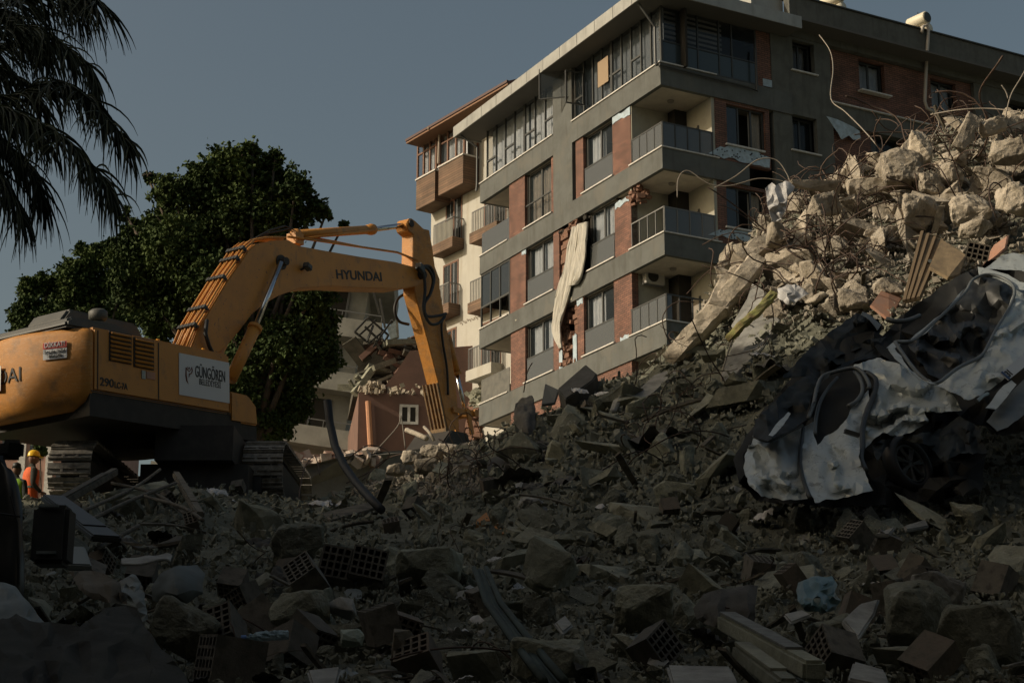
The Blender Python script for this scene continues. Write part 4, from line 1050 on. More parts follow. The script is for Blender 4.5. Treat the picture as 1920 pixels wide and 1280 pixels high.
# bucket cylinder, links and bucket
yk = YS + SW/2 - .05
a, b_, c = ex_(838, 628, yk), ex_(857, 702, yk), ex_(872, 772, yk)
m = MB(); m.tube([a, b_], .09, 16); m.tube([b_-(b_-a)*.08, b_], .115, 16); m.build('cylinder', M_YELD, exc, True)
m = MB(); m.tube([b_, c], .05, 12); m.build('cylinder_rod', M_CHROME, exc, True)
m = MB()
for y in (YS-.05, YS+SW+.02):
    m.bar(ex_(846, 768, YS)*1.0 + Vector((0, y-YS, 0)), ex_(886, 775, YS) + Vector((0, y-YS, 0)), .04, .12)
    m.bar(ex_(874, 770, YS) + Vector((0, y-YS, 0)), ex_(882, 815, YS) + Vector((0, y-YS, 0)), .04, .13)
q = ex_(886, 775, YS); m.tube([(q.x, YS-.12, q.z), (q.x, YS+SW+.12, q.z)], .085, 14); q = ex_(872, 772, YS); m.tube([(q.x, YS-.1, q.z), (q.x, YS+SW+.1, q.z)], .07, 14)
m.build('bucket_link', M_YELD, exc)
bk = [(846,806),(878,812),(884,836),(876,856),(850,862),(830,856),(826,836)]
m = MB(); m.prism(poly(bk, YS-.35), (0, 1.05, 0)); m.build('bucket', M_UNDER, exc, bevel=.03)
# hoses round the elbow
def hosepath(pts, y, r=.035):
    P_ = [ex_(u, v, y) for u, v in pts]; out = []
    n = len(P_)
    for i in range(n-1):
        a, b1, c, d = P_[max(i-1,0)], P_[i], P_[i+1], P_[min(i+2,n-1)]
        for j in range(6):
            f = j/6; out.append(b1*1.0 + (c-a)*.5*f + (a*1.0-b1*2.5+c*2-d*.5)*f*f + (b1*1.5-a*.5-c*1.5+d*.5)*f**3)
    out.append(P_[-1]); m = MB(); m.tube(out, r, 8); return m.build('hose', M_BLACK, exc, True)
hosepath([(786,497),(803,505),(812,525),(806,552),(796,570),(800,592),(822,592),(836,588)], YB-.12)
hosepath([(784,500),(794,515),(797,545),(794,580),(806,606),(822,606),(834,594)], YB-.2)
hosepath([(790,500),(806,500),(814,520),(808,548),(797,562)], YB-.05)
hosepath([(765,548),(746,560),(740,582),(748,602),(766,608)], YB+.6)
hosepath([(836,588),(828,606),(830,640),(838,690),(840,740)], YS-.06, .028)
q = ex_(788, 502, YB-.1); MB().obox((q.x, q.y, q.z), .22, .14, .14, (0,.3,.2)).build('hose_block', M_DARK, exc)
# undercarriage ---------------------------------------------------
cx_ = ex_(300, 800, 1.5)
m = MB(); ctr = Vector((2.35, 1.6)); m.tube([(ctr.x, ctr.y, z_bot-.25), (ctr.x, ctr.y, z_bot)], .75, 28); m.build('slew_ring', M_UNDER, exc)
def world_track(u, v, D, Lt):
    """one crawler track, axis along the view, built in excavator coordinates"""
    p = P(u, v, D); ht = 1.0; wd = .74; R = ht/2
    ax = Vector((.03, 1, 0)).normalized(); sd_ = Vector((ax.y, -ax.x, 0))
    base = Vector((p.x, p.y, p.z))
    ring = []; n1 = 12
    seg_ = []
    L1 = Lt - ht
    pts = []
    N = 40
    per = 2*L1 + 2*pi*R
    for i in range(N):
        s = per*i/N
        if s < L1: y, z, a = R+s, 0, 0
        elif s < L1+pi*R: t = (s-L1)/R; y, z, a = R+L1+R*sin(t), R-R*cos(t), t
        elif s < 2*L1+pi*R: y, z, a = R+L1-(s-L1-pi*R), ht, pi
        else: t = (s-2*L1-pi*R)/R; y, z, a = R-R*sin(t), R+R*cos(t), pi+t
        pts.append((y, z, a))
    e = MB(); inner = MB(); lug = MB()
    Mi = XF_.I
    for (y, z, a) in pts:
        tdir = ax*cos(a) + Vector((0,0,1))*sin(a); nrm = Vector((0,0,1))*-cos(a) + ax*sin(a)
        c = base + ax*y + Vector((0,0,z))
        def B(dst, cc, l, w, h):
            vs = []
            for dz_ in (-1,1):
                for a1, b1 in ((-1,-1),(1,-1),(1,1),(-1,1)): vs.append(Mi @ (cc + tdir*a1*l/2 + sd_*b1*w/2 + nrm*dz_*h/2))
            dst.add(vs, [(3,2,1,0),(4,5,6,7),(0,1,5,4),(1,2,6,5),(2,3,7,6),(3,0,4,7)])
        pad = per/N
        B(e, c, pad*.86, wd, .03); B(e, c+nrm*.03 + tdir*pad*.3, .025, wd, .05); B(e, c+nrm*.025 - tdir*pad*.05, .02, wd, .035)
        for s_ in (-.12, .12): B(e, c+nrm*.02 + sd_*s_ + tdir*pad*.1, .05, .05, .04)
        B(inner, c-nrm*.07, pad, .3, .1)
    t_ = e.build('track', M_TRACK, exc); inner.build('chain', M_UNDER, t_)
    fr = MB(); vs = []
    for yy in (R, R+L1):
        for s_ in (-.2, .2):
            for zz_ in (.2, ht-.25): vs.append(Mi @ (base + ax*yy + sd_*s_ + Vector((0,0,zz_))))
    fr.add(vs, [(0,1,3,2),(4,6,7,5),(0,4,5,1),(2,3,7,6),(0,2,6,4),(1,5,7,3)]); fr.build('track_frame', M_UNDER, t_)
world_track(126, 928, 30.6, 4.4); world_track(490, 922, 32.6, 4.0)
m = MB()
for X0, X1, Y0, Y1, Z0, Z1 in ((-6.7, -4.75, 32.0, 35.5, .30, .95), (-6.4, -5.0, 31.7, 35, .96, 1.6), (-6.85, -4.6, 32.6, 33.4, .55, .85)):
    vs = [XF_.I @ Vector((x, y, gz+z)) for z in (Z0, Z1) for x, y in ((X0,Y0),(X1,Y0),(X1,Y1),(X0,Y1))]; m.add(vs, [(3,2,1,0),(4,5,6,7),(0,1,5,4),(1,2,6,5),(2,3,7,6),(3,0,4,7)])
m.build('car_body', M_UNDER, exc)

# ---------------------------------------------------------------- broadleaf trees
M_LEAF = mat('leaf_green', (.068,.098,.028), .75, (.028,.048,.014), 1.1, rnd=0, mixlo=.38, mixhi=.6, spec=.15)
M_BARK = mat('bark', (.09,.07,.05), .95, (.05,.04,.03), 6, .6, 15)
def tree(D, clumps, base_u, base_v, label, seed, nleaf, ls, tr=.35):
    R_ = random.Random(seed); b0 = P(base_u, base_v, D); b0.z = min(b0.z, 7.6)
    e = empty('broadleaf_tree', b0, label, 'tree', None)
    m = MB(); tip = []
    for (u, v, r) in clumps:
        p = P(u, v, D) - b0; rr = r * D / F; p.y += R_.uniform(-.7, .7)*1.2
        tip.append((p, rr))
    fork = Vector((0, 0, (sum(t[0].z for t in tip)/len(tip))*.45))
    t_ = MB(); t_.tube([(0,0,-.5), fork*.5 + Vector((.1,0,0)), fork], [tr, tr*.8, tr*.65], 10)
    for p, rr in tip:
        mid = fork.lerp(p, .5) + Vector((R_.uniform(-.3,.3), R_.uniform(-.3,.3), .3)); t_.tube([fork, mid, p], [tr*.35, tr*.2, .03], 6)
        for k in range(5):
            q = p + Vector((R_.gauss(0,1), R_.gauss(0,1), R_.gauss(0,1)+.4)).normalized()*rr*R_.uniform(.8,1.15); t_.tube([p, p.lerp(q,.5)+Vector((0,0,.05)), q], [.03,.02,.01], 4)
    t_.build('trunk', M_BARK, e, True)
    tot = sum(rr**2 for _, rr in tip)
    vs = []; fs = []
    def leaf(c, s):
        # a folded leaf: four triangles as two quads
        d = Vector((R_.gauss(0,1), R_.gauss(0,1), R_.gauss(0,1)-.35)).normalized(); sx = d.cross(Vector((R_.gauss(0,1), R_.gauss(0,1), R_.gauss(0,1)))).normalized(); up = d.cross(sx)*.22
        n = len(vs)
        vs.extend([c, c+d*s*.45+sx*s*.42+up*s, c+d*s, c+d*s*.45-sx*s*.42+up*s]); fs.append((n, n+1, n+2)); fs.append((n, n+2, n+3))
    for p, rr in tip:
        cnt = int(nleaf * rr**2 / tot)
        # twigs radiate from the clump; leaves sit along them, so the outline is ragged
        nt_ = max(8, cnt // 26)
        for k in range(nt_):
            d = Vector((R_.gauss(0,1), R_.gauss(0,1), R_.gauss(0,1))).normalized(); L_ = rr * R_.uniform(.75, 1.2)
            if R_.random() < .2: L_ *= R_.uniform(1.1, 1.45)
            st_ = R_.uniform(.25, .6)
            for j in range(26):
                t = lerp(st_, 1, j/25.); c = p + d*L_*t + Vector((R_.gauss(0,1), R_.gauss(0,1), R_.gauss(0,1)))*rr*.11 + Vector((0,0,-.12*t*t*rr))
                leaf(c, ls*R_.uniform(.7,1.25))
    m = MB(); m.v = [tuple(a) for a in vs]; m.f = fs
    m.build('crown', M_LEAF, e)
    return e
big = [(440,330,52),(485,322,42),(400,345,45),(360,352,34),(530,345,40),(330,375,32),(560,375,30),(300,400,34),(590,400,26),(615,410,14),(240,408,24),(450,395,70),(380,410,60),(520,405,55),(290,445,46),(340,470,60),(240,470,44),(430,470,60),(250,520,50),(320,540,60),(300,590,45),(400,540,55),(560,580,62),(590,640,46),(540,650,60),(600,560,36),(500,700,55),(560,700,44),(530,745,40),(490,760,34),(480,620,60),(540,520,50),(610,600,26),(610,670,24),(450,680,50),(350,300,16),(405,300,18),(480,296,16),(285,345,12),(520,310,18),(550,730,30),(505,790,22),(450,790,34),(420,810,26),(510,815,20),(390,800,26),(350,790,26),(480,770,40),(520,795,28),(450,835,30),(480,830,30),(410,840,28),(360,840,26),(500,660,60),(440,600,60),(440,740,50),(560,760,18),(275,318,10),(640,405,8),(232,395,12)]
tree(45, big, 470, 880, 'big leafy green tree behind the excavator arm', 3, 135000, .12)
sm = [(60,590,32),(100,560,36),(150,535,34),(130,500,22),(180,500,26),(200,480,20),(90,520,18),(60,545,18),(30,595,18),(160,570,40),(210,540,34),(230,580,40),(110,600,34),(40,620,30),(160,478,10),(90,535,20),(250,500,30)]
tree(56, sm, 140, 880, 'smaller green tree above the engine cover of the excavator, left of the big tree', 8, 52000, .13, .3)
# leaves seen low at the left below the excavator
tree(60, [(78,828,12),(84,850,10),(70,815,8)], 80, 880, 'small bush seen past the left track of the excavator', 4, 1500, .15, .1)

# ---------------------------------------------------------------- palm
M_PALM = mat('palm_leaf', (.045,.06,.022), .5, (.03,.04,.018), 3, spec=.4)
DP = 13.0
hub = P(-110, 130, DP)
pe_ = empty('fan_palm', Vector((hub.x, hub.y, H(hub.x, hub.y))), 'tall fan palm with drooping shaggy fronds at the upper left', 'palm tree')
o_ = Vector((hub.x, hub.y, H(hub.x, hub.y)))
t_ = MB(); hz = hub.z - o_.z
t_.tube([(0,0,-.3), (0,0,hz*.3), (.03,0,hz*.7), (0,0,hz+.1)], [.24,.2,.19,.22], 16); t_.build('trunk', M_BARK, pe_, True)
R_ = random.Random(11)
def frond(pts, dl, L0, nl, spread=.35, seed=0, L1=None):
    """rib through pixels; leaflets fall from it"""
    r_ = random.Random(seed); P_ = []
    rib = [P(u, v, DP+dl+d) - o_ for u, v, d in pts]
    out = []
    for i in range(len(rib)-1):
        a, b1, c, d = rib[max(i-1,0)], rib[i], rib[i+1], rib[min(i+2,len(rib)-1)]
        for j in range(10):
            f = j/10; out.append(b1*1.0 + (c-a)*.5*f + (a*1.0-b1*2.5+c*2-d*.5)*f*f + (b1*1.5-a*.5-c*1.5+d*.5)*f**3)
    out.append(rib[-1]); n = len(out); m = MB(); nl = int(nl*1.12); L0 *= 1.45; L1 = L1 or L0*.75
    m.tube(out, [.016*(1-.8*i/n)+.002 for i in range(n)], 6)
    for k in range(nl):
        t = (k + r_.random())/nl; i = min(int(t*(n-1)), n-2); p = out[i]; tg = (out[i+1]-out[i]).normalized()
        side = tg.cross(Vector((0,0,1))); side = side.normalized() if side.length > .01 else Vector((0,1,0))
        s_ = 1 if k % 2 else -1
        L_ = lerp(L0, L1 or L0*.7, t) * r_.uniform(.7, 1.15)
        dx_ = r_.gauss(0, .05); d0 = (tg*r_.uniform(.15,1.1) + side*s_*r_.uniform(.1, spread*2) + Vector((r_.gauss(0,.25),0,r_.uniform(-.9,.2)))).normalized()
        w = r_.uniform(.006, .011); q = p.copy(); d = d0; prev = None; N = 6
        for j in range(N+1):
            ww = w*(1 - (j/N)**1.5)*.98 + .0012
            sd_ = d.cross(Vector((.3,1,.1))).normalized()
            a1, b1 = q - sd_*ww, q + sd_*ww; fold = Vector((0, ww*.6, 0))
            base = len(m.v); m.v += [tuple(a1), tuple(q+fold), tuple(b1)]
            if j: m.f += [(base-3, base-2, base+1, base), (base-2, base-1, base+2, base+1)]
            q = q + d*L_/N; d = (d + Vector((dx_+r_.uniform(-.05,.05), r_.uniform(-.05,.05), -.30 - .05*j*r_.uniform(.4,1.3)))*.8).normalized()
    return m.build('frond', M_PALM, pe_)
frond([(-110,130,0),(-20,20,-.3),(60,-5,-.5),(130,-15,-.5),(190,5,-.6)], -.2, .42, 150, seed=1)
frond([(-110,120,0),(-40,0,.3),(40,-30,.3),(110,-30,.3),(150,0,.3)], .4, .5, 130, seed=9)
frond([(-110,130,0),(-10,60,.0),(50,50,.0),(100,70,0),(130,95,0)], 0, .35, 110, seed=2)
frond([(-110,130,0),(-20,90,.2),(60,80,.2),(120,95,.2),(165,120,.2),(178,150,.2)], .2, .38, 150, seed=3)
frond([(-110,140,0),(0,180,-.2),(60,165,-.2),(115,155,-.3),(160,180,-.4),(205,225,-.5),(245,275,-.5)], -.2, .36, 210, seed=4)
frond([(-110,150,0),(-20,190,-.3),(40,215,-.4),(100,245,-.5),(150,285,-.6),(190,330,-.6),(212,370,-.6)], -.3, .36, 210, seed=5)
frond([(-110,160,0),(-60,200,.1),(-20,240,.1),(20,280,.1),(60,320,.1),(80,370,.1)], .1, .42, 210, seed=6)
frond([(-110,160,0),(-70,230,-.2),(-30,290,-.3),(10,340,-.3),(40,400,-.3)], -.4, .40, 160, seed=7)
frond([(-110,150,0),(-50,130,.4),(0,130,.4),(50,160,.4),(80,200,.4)], .4, .36, 120, seed=8)
frond([(-110,140,0),(-60,60,.3),(0,20,.4),(50,60,.4),(85,110,.4)], .3, .40, 130, seed=10)
frond([(-110,150,0),(-60,150,-.1),(-10,210,-.1),(40,235,-.1),(75,260,-.1)], -.1, .33, 110, seed=12)

# ---------------------------------------------------------------- workers
def person(org, rz, s, label, vest, helmet, lean=0):
    e = empty('person', Matrix.Translation(org) @ Matrix.Rotation(rz, 4, 'Z'), label, 'person')
    # joints: (name, pos, radius)
    J = {'pel':((0,0,.93),.145),'spi':((0,.0,1.12),.135),'che':((0,.01,1.34),.165),'nek':((0,.02,1.50),.062),'hea':((0,.03,1.57),.07),
         'shl':((.19,.01,1.40),.075),'ell':((.26,-.02,1.13),.052),'wrl':((.20,.17,.98),.036),'shr':((-.19,.01,1.40),.075),'elr':((-.27,-.03,1.13),.052),'wrr':((-.22,.14,.97),.036),
         'hil':((.10,0,.88),.105),'knl':((.11,.03,.50),.072),'anl':((.11,-.02,.09),.05),'tol':((.12,.15,.04),.04),'hir':((-.10,0,.88),.105),'knr':((-.11,.02,.50),.072),'anr':((-.12,-.02,.09),.05),'tor':((-.13,.15,.04),.04)}
    E = [('pel','spi'),('spi','che'),('che','nek'),('nek','hea'),('che','shl'),('shl','ell'),('ell','wrl'),('che','shr'),('shr','elr'),('elr','wrr'),('pel','hil'),('hil','knl'),('knl','anl'),('anl','tol'),('pel','hir'),('hir','knr'),('knr','anr'),('anr','tor')]
    ks = list(J); me = bpy.data.meshes.new('body'); me.from_pydata([J[k][0] for k in ks], [(ks.index(a), ks.index(b)) for a, b in E], []); me.update()
    o = bpy.data.objects.new('body', me); COL.objects.link(o); o.parent = e
    sk = o.modifiers.new('skin', 'SKIN'); 
    for i, k in enumerate(ks): me.skin_vertices[0].data[i].radius = (J[k][1], J[k][1]*(.75 if k in ('che','spi','pel') else 1))
    me.skin_vertices[0].data[0].use_root = True
    ss = o.modifiers.new('sub', 'SUBSURF'); ss.levels = 2; ss.render_levels = 2
    me.materials.append(mat('work_clothes', (.03,.035,.03), .9, (.045,.05,.04), 4))
    # head with face features
    h = MB(); n = 14
    for j in range(n+1):
        ph = -pi/2 + pi*j/n
        for i in range(18):
            th = 2*pi*i/18; x = .076*cos(ph)*cos(th); y = .098*cos(ph)*sin(th); z = .118*sin(ph)
            if z < -.02: x *= 1 + z*2.2
            if sin(th) > .9 and -.03 < z < .02: y += .022
            h.v.append((x, y+.035, z+1.66))
    h.f = [(j*18+i, j*18+(i+1)%18, (j+1)*18+(i+1)%18, (j+1)*18+i) for j in range(n) for i in range(18)]
    skn = mat('skin', (.22,.12,.08), .6); hd = h.build('head', skn, e, True)
    f = MB(); f.box(-.045, -.018, .125, .131, 1.675, 1.685); f.box(.018, .045, .125, .131, 1.675, 1.685); f.box(-.024, .024, .120, .127, 1.598, 1.606); f.build('face', M_DARK, hd)
    f = MB()
    for s_ in (-1, 1): f.tube([(s_*.074, .03, 1.69), (s_*.084, .025, 1.66), (s_*.076, .03, 1.63)], [.008,.014,.008], 8)
    f.build('ear', skn, hd, True)
    for s_, k in ((1, 'wrl'), (-1, 'wrr')):
        w = Vector(J[k][0]); hm = MB(); hm.tube([w, w+Vector((0,.05,-.02)), w+Vector((0,.09,-.03))], [.032,.04,.034], 10)
        for q in range(4): b = w+Vector(((q-1.5)*.018,.085,-.03)); L_ = (.06,.072,.068,.05)[q]; hm.tube([b, b+Vector((0,L_*.55,-.015)), b+Vector((0,L_*.8,-.045))], [.0095,.009,.007], 6)
        b = w+Vector((-s_*.03,.03,-.01)); hm.tube([b, b+Vector((-s_*.025,.035,-.012)), b+Vector((-s_*.028,.06,-.03))], [.012,.011,.008], 6)
        hm.build('hand', skn, e, True)
    v = MB(); n = 20; lv = [(.86,.185,.135),(1.0,.175,.125),(1.15,.18,.13),(1.3,.20,.14),(1.40,.215,.125),(1.47,.13,.09)]
    for z, a, b in lv:
        for i in range(n): t = 2*pi*i/n; v.v.append((a*cos(t)*1.08, b*sin(t)*1.1+.01, z))
    v.f = [(j*n+i, j*n+(i+1)%n, (j+1)*n+(i+1)%n, (j+1)*n+i) for j in range(len(lv)-1) for i in range(n)]
    vo = v.build('vest', vest, e, True)
    v = MB()
    for z0, z1 in ((1.06,1.10),):
        for z in (z0, z1):
            for i in range(n): t = 2*pi*i/n; v.v.append((.185*cos(t)*1.09, .133*sin(t)*1.11+.01, z))
        v.f = [(i, (i+1)%n, n+(i+1)%n, n+i) for i in range(n)]
    v.build('reflective_band', mat('reflective', (.12,.14,.12), .4), vo)
    if helmet:
        v = MB(); n = 20; lv = [(1.70,.098,.122),(1.74,.098,.12),(1.78,.088,.108),(1.815,.062,.075),(1.83,.02,.03)]
        for z, a, b in lv:
            for i in range(n): t = 2*pi*i/n; v.v.append((a*cos(t), b*sin(t)+.035, z))
        v.f = [(j*n+i, j*n+(i+1)%n, (j+1)*n+(i+1)%n, (j+1)*n+i) for j in range(len(lv)-1) for i in range(n)] + [tuple(4*n+i for i in range(n))]
        v.prism([(-.085,.10,1.70),(.085,.10,1.70),(.06,.205,1.69),(0,.22,1.688),(-.06,.205,1.69)], (0,0,.012))
        v.build('helmet', helmet, e, True)
    else:
        v = MB(); v.tube([(0,.02,1.68),(0,.02,1.77),(0,.03,1.79)], [.088,.075,.03], 14); v.build('hair', M_DARK, e, True)
    return e
pz = P(61, 843, 34); 
person(Vector((pz.x, 34, pz.z - 1.83)), radians(-60), 1, 'person in a yellow hard hat and orange safety vest beside the left track', mat('orange_vest', (.75,.13,.03), .8), mat('yellow_helmet', (.85,.55,.02), .35))
pz = P(31, 866, 33)
person(Vector((pz.x, 33, pz.z - 1.80)), radians(-20), 1, 'person in a lime green vest half hidden behind the dark vehicle at the left edge', mat('lime_vest', (.35,.65,.06), .8), None)

# ---------------------------------------------------------------- dark vehicle at the left edge (door side and mirror)
DV = 11.0
def van_patch(rows, m_, name, parent, sub=6, **k): return patch([[P(u, v, D) - VO for u, v, D in r] for r in rows], sub, **k).build(name, m_, parent, True)
VO = P(0, 1150, DV); VO.z = P(0, 1150, DV).z
ve = empty('parked_vehicle', VO, 'dark dusty vehicle cut off by the left edge, with its wing mirror showing', 'vehicle')
M_VAN = mat('dark_car_paint', (.022,.022,.02), .3, (.05,.048,.042), 2.5, mixlo=.5, mixhi=.75)
van_patch([[(-200,835,12.4),(-60,830,11.4),(-5,838,11.1),(14,880,11.0)],[(-200,900,12.3),(-60,900,11.3),(10,905,11),(32,930,11)],[(-200,980,12.3),(-60,985,11.2),(15,990,10.95),(40,1005,10.95)],[(-200,1090,12.2),(-60,1095,11.1),(12,1095,10.9),(40,1100,10.95)],[(-200,1200,12.2),(-60,1200,11.2),(8,1200,11.0),(36,1200,11.0)]], M_VAN, 'body', ve, thick=.03)
m = MB()
for r in ([(20,930),(33,980),(36,1040),(36,1095)], [(-80,960),(0,962),(38,968)]): m.tube([P(u, v, 10.88) - VO for u, v in r], .006, 6)
m.build('door_seam', M_BLACK, ve)
q = P(22, 843, 10.7) - VO; m = MB(); m.obox(q, .14, .1, .115, (0,0,.2)); mi = m.build('wing_mirror', M_DARK, ve, bevel=.025)
m = MB(); m.obox(P(28, 843, 10.64) - VO, .075, .012, .085, (0,0,.2)); m.build('mirror_glass', mat('mirror_glass', (.05,.055,.05), .05, metal=.8), mi, bevel=.004)
# ---------------------------------------------------------------- skip wall and lit heap behind the hose
def W3(pts): return [P(u, v, D) for u, v, D in pts]
m = MB(); m.prism(W3([(522,885,37),(640,856,37),(720,846,38),(800,842,38.5),(800,930,38.5),(522,935,37)]), (0, .12, 0))
sk_ = m.build('skip', mat('skip_paint', (.20,.19,.165), .8, (.13,.12,.10), 2, .2, 12), None)
tag(centre(sk_), 'long grey skip side wall behind the black hose', 'skip')
rr_ = random.Random(21)
def obj_xy(o, c): o.location = c; return o
m = MB()
for i in range(230):
    u = rr_.uniform(528, 700); v = 884 - (u-528)*.13 - abs(rr_.gauss(0, 9)); D = rr_.uniform(37.3, 39.5); s = rr_.uniform(.08, .38)
    m.obox(P(u, v+6, D), s, s*rr_.uniform(.4,1), s*rr_.uniform(.2,.7), (rr_.random()*3, rr_.random()*3, rr_.random()*3))
tag(centre(m.build('rubble_heap', mat('pale_rubble', (.45,.38,.32), .9, (.30,.16,.11), 2.5, mixlo=.5, mixhi=.6), None)), 'pale rubble piled in the skip', 'rubble', kind='stuff')
# mound under the excavator arm's tip (background ground behind the heap)
# ---------------------------------------------------------------- generic shapes
def hullmesh(seed, sx=1, sy=1, sz=1, n=22, rough=.06, sub=2, flat=0):
    r = random.Random(seed); bm = bmesh.new()
    for i in range(n):
        d = Vector((r.uniform(-1,1), r.uniform(-1,1), r.uniform(-1,1)))
        if flat: d = Vector((max(-1, min(1, d.x*1.4)), max(-1, min(1, d.y*1.4)), (1 if r.random() < .5 else -1)*r.uniform(.8,1)))
        else:
            k = max(abs(d.x), abs(d.y), abs(d.z)); d = d / k * lerp(k, 1, .75); d = d.lerp(d.normalized()*1.1, .12)
        bm.verts.new((d.x*sx/2, d.y*sy/2, d.z*sz/2))
    res = bmesh.ops.convex_hull(bm, input=bm.verts)
    bmesh.ops.delete(bm, geom=[v for v in bm.verts if not v.link_faces], context='VERTS')
    bmesh.ops.dissolve_limit(bm, angle_limit=.22, verts=bm.verts, edges=bm.edges)
    bmesh.ops.bevel(bm, geom=bm.edges[:], offset=.035*min(sx, sy, sz), segments=1, affect='EDGES', clamp_overlap=True)
    bmesh.ops.triangulate(bm, faces=bm.faces)
    for k in range(sub):
        es = [e for e in bm.edges if e.calc_length() > .16*max(sx, sy, sz)/(k*.8+1)]
        bmesh.ops.subdivide_edges(bm, edges=es, cuts=1); bmesh.ops.triangulate(bm, faces=bm.faces)
    bm.normal_update()
    for v in bm.verts:
        q = v.co*3.2/max(sx, sy, sz)*1.0 + Vector((seed*5.1, 0, 0)); v.co += v.normal * rough * (noise.noise(q) + .6*noise.noise(q*2.7) + .35*noise.noise(q*6))*min(sx, sy, sz)
    me = bpy.data.meshes.new('chunk'); bm.to_mesh(me); bm.free(); return me
ROCKS = [hullmesh(i, 1, .6 + .3*(i % 3)/2, .38 + .12*(i % 4), n=13+i % 5*2, rough=.10) for i in range(12)]
for me in ROCKS: me.materials.append(M_CONC_SHADE)
SLABS = [hullmesh(40+i, 1, .75, .18 + .05*(i % 3), n=16, rough=.10, flat=1) for i in range(8)]
for me in SLABS: me.materials.append(M_CONC)
def recol(lst, m_):
    out = []
    for me in lst: c = me.copy(); c.materials.clear(); c.materials.append(m_); out.append(c)
    return out
ROCKS_SUN = recol(ROCKS, M_CONC_SUN); SLABS_SUN = recol(SLABS, M_CONC_SUN)  # same shapes in the concrete tone lightened for the sunlit heap
def brick_mesh(nx_, nz_, L, Wd, Ht, m_):
    """a hollow clay block: grid of open cells along x"""
    b = MB(); t = .012; cw, ch = (Wd-t)/nx_, (Ht-t)/nz_
    for i in range(nx_+1): y = -Wd/2 + i*cw; b.box(-L/2, L/2, y, y+t, -Ht/2, Ht/2)
    for j in range(nz_+1):
        z = -Ht/2 + j*ch
        for i in range(nx_): y = -Wd/2 + i*cw + t; b.box(-L/2+.001, L/2-.001, y, y+cw-t, z, z+t)
    b.box(-.01, .01, -Wd/2+t, Wd/2-t, -Ht/2+t, Ht/2-t)
    me = bpy.data.meshes.new('hollow_block'); me.from_pydata(b.v, [], b.f); me.update(); me.materials.append(m_); return me
BR = brick_mesh(4, 3, .20, .19, .14, M_BRICKH); BRG = brick_mesh(5, 4, .22, .22, .19, M_BRICKG)
def plank_mesh(seed, L, w, t, m_):
    r = random.Random(seed); b = MB(); n = 6; bend = r.uniform(-.06, .06)*L
    for i in range(n+1):
        x = -L/2 + L*i/n; zb_ = bend*sin(pi*i/n); ww = w*(1 + r.uniform(-.05,.05)); e0 = r.uniform(-.04,.04) if i in (0, n) else 0
        b.v += [(x+e0, -ww/2, zb_-t/2), (x-e0, ww/2, zb_-t/2), (x-e0, ww/2, zb_+t/2), (x+e0, -ww/2, zb_+t/2)]
    for i in range(n):
        a = i*4; c = a+4; b.f += [(a, a+1, c+1, c), (a+1, a+2, c+2, c+1), (a+2, a+3, c+3, c+2), (a+3, a, c, c+3)]
    b.f += [(3,2,1,0), (n*4, n*4+1, n*4+2, n*4+3)]
    me = bpy.data.meshes.new('plank'); me.from_pydata(b.v, [], b.f); me.update(); me.materials.append(m_); return me
PLANKS = [plank_mesh(i, 1, .07+.03*(i % 3), .03, M_WOOD) for i in range(5)]
def rebar_mesh(seed, L, r0=.011, curl=1.0):
    r = random.Random(seed); p = Vector((0,0,0)); d = Vector((r.gauss(0,1), r.gauss(0,1), r.gauss(0,.5)+.3)).normalized(); pts = [p.copy()]; k = Vector((r.gauss(0,1), r.gauss(0,1), r.gauss(0,1)))*.35*curl
    for i in range(16):
        if r.random() < .15: k = Vector((r.gauss(0,1), r.gauss(0,1), r.gauss(0,1)))*.55*curl
        d = (d + d.cross(k)*.55 + Vector((0,0,-.03))).normalized(); p = p + d*L/16; pts.append(p.copy())
    c = sum(pts, Vector())/len(pts); b = MB(); b.tube([q-c for q in pts], r0, 5)
    me = bpy.data.meshes.new('rebar'); me.from_pydata(b.v, [], b.f); me.update(); me.materials.append(M_REBAR)
    for q in me.polygons: q.use_smooth = True
    return me
REBARS = [rebar_mesh(i, 2.2, curl=.5 + .5*(i % 4)) for i in range(18)]
def clothmesh(seed, m_):
    r = random.Random(seed); n = 22; b = MB()
    for j in range(n+1):
        for i in range(n+1):
            x, y = i/n-.5, j/n-.5; q = Vector((x*2.6+seed*3, y*2.6, seed)); rad = sqrt(x*x+y*y)
            z = .22*(1-rad*1.5) + .30*abs(noise.noise(q)) + .12*noise.noise(q*2.6); sx = 1 + .3*noise.noise(q*1.3+Vector((9,0,0)))
            b.v.append((x*sx, y*sx*.8, z*.8))
    w = n+1; b.f = [(j*w+i, j*w+i+1, (j+1)*w+i+1, (j+1)*w+i) for j in range(n) for i in range(n)]
    me = bpy.data.meshes.new('cloth'); me.from_pydata(b.v, [], b.f); me.update(); me.materials.append(m_)
    for p in me.polygons: p.use_smooth = True
    return me
CL = [clothmesh(1, M_CLOTHG), clothmesh(2, M_CLOTHG), clothmesh(3, M_CLOTHD), clothmesh(4, M_CLOTHW), clothmesh(5, M_CLOTHG)]

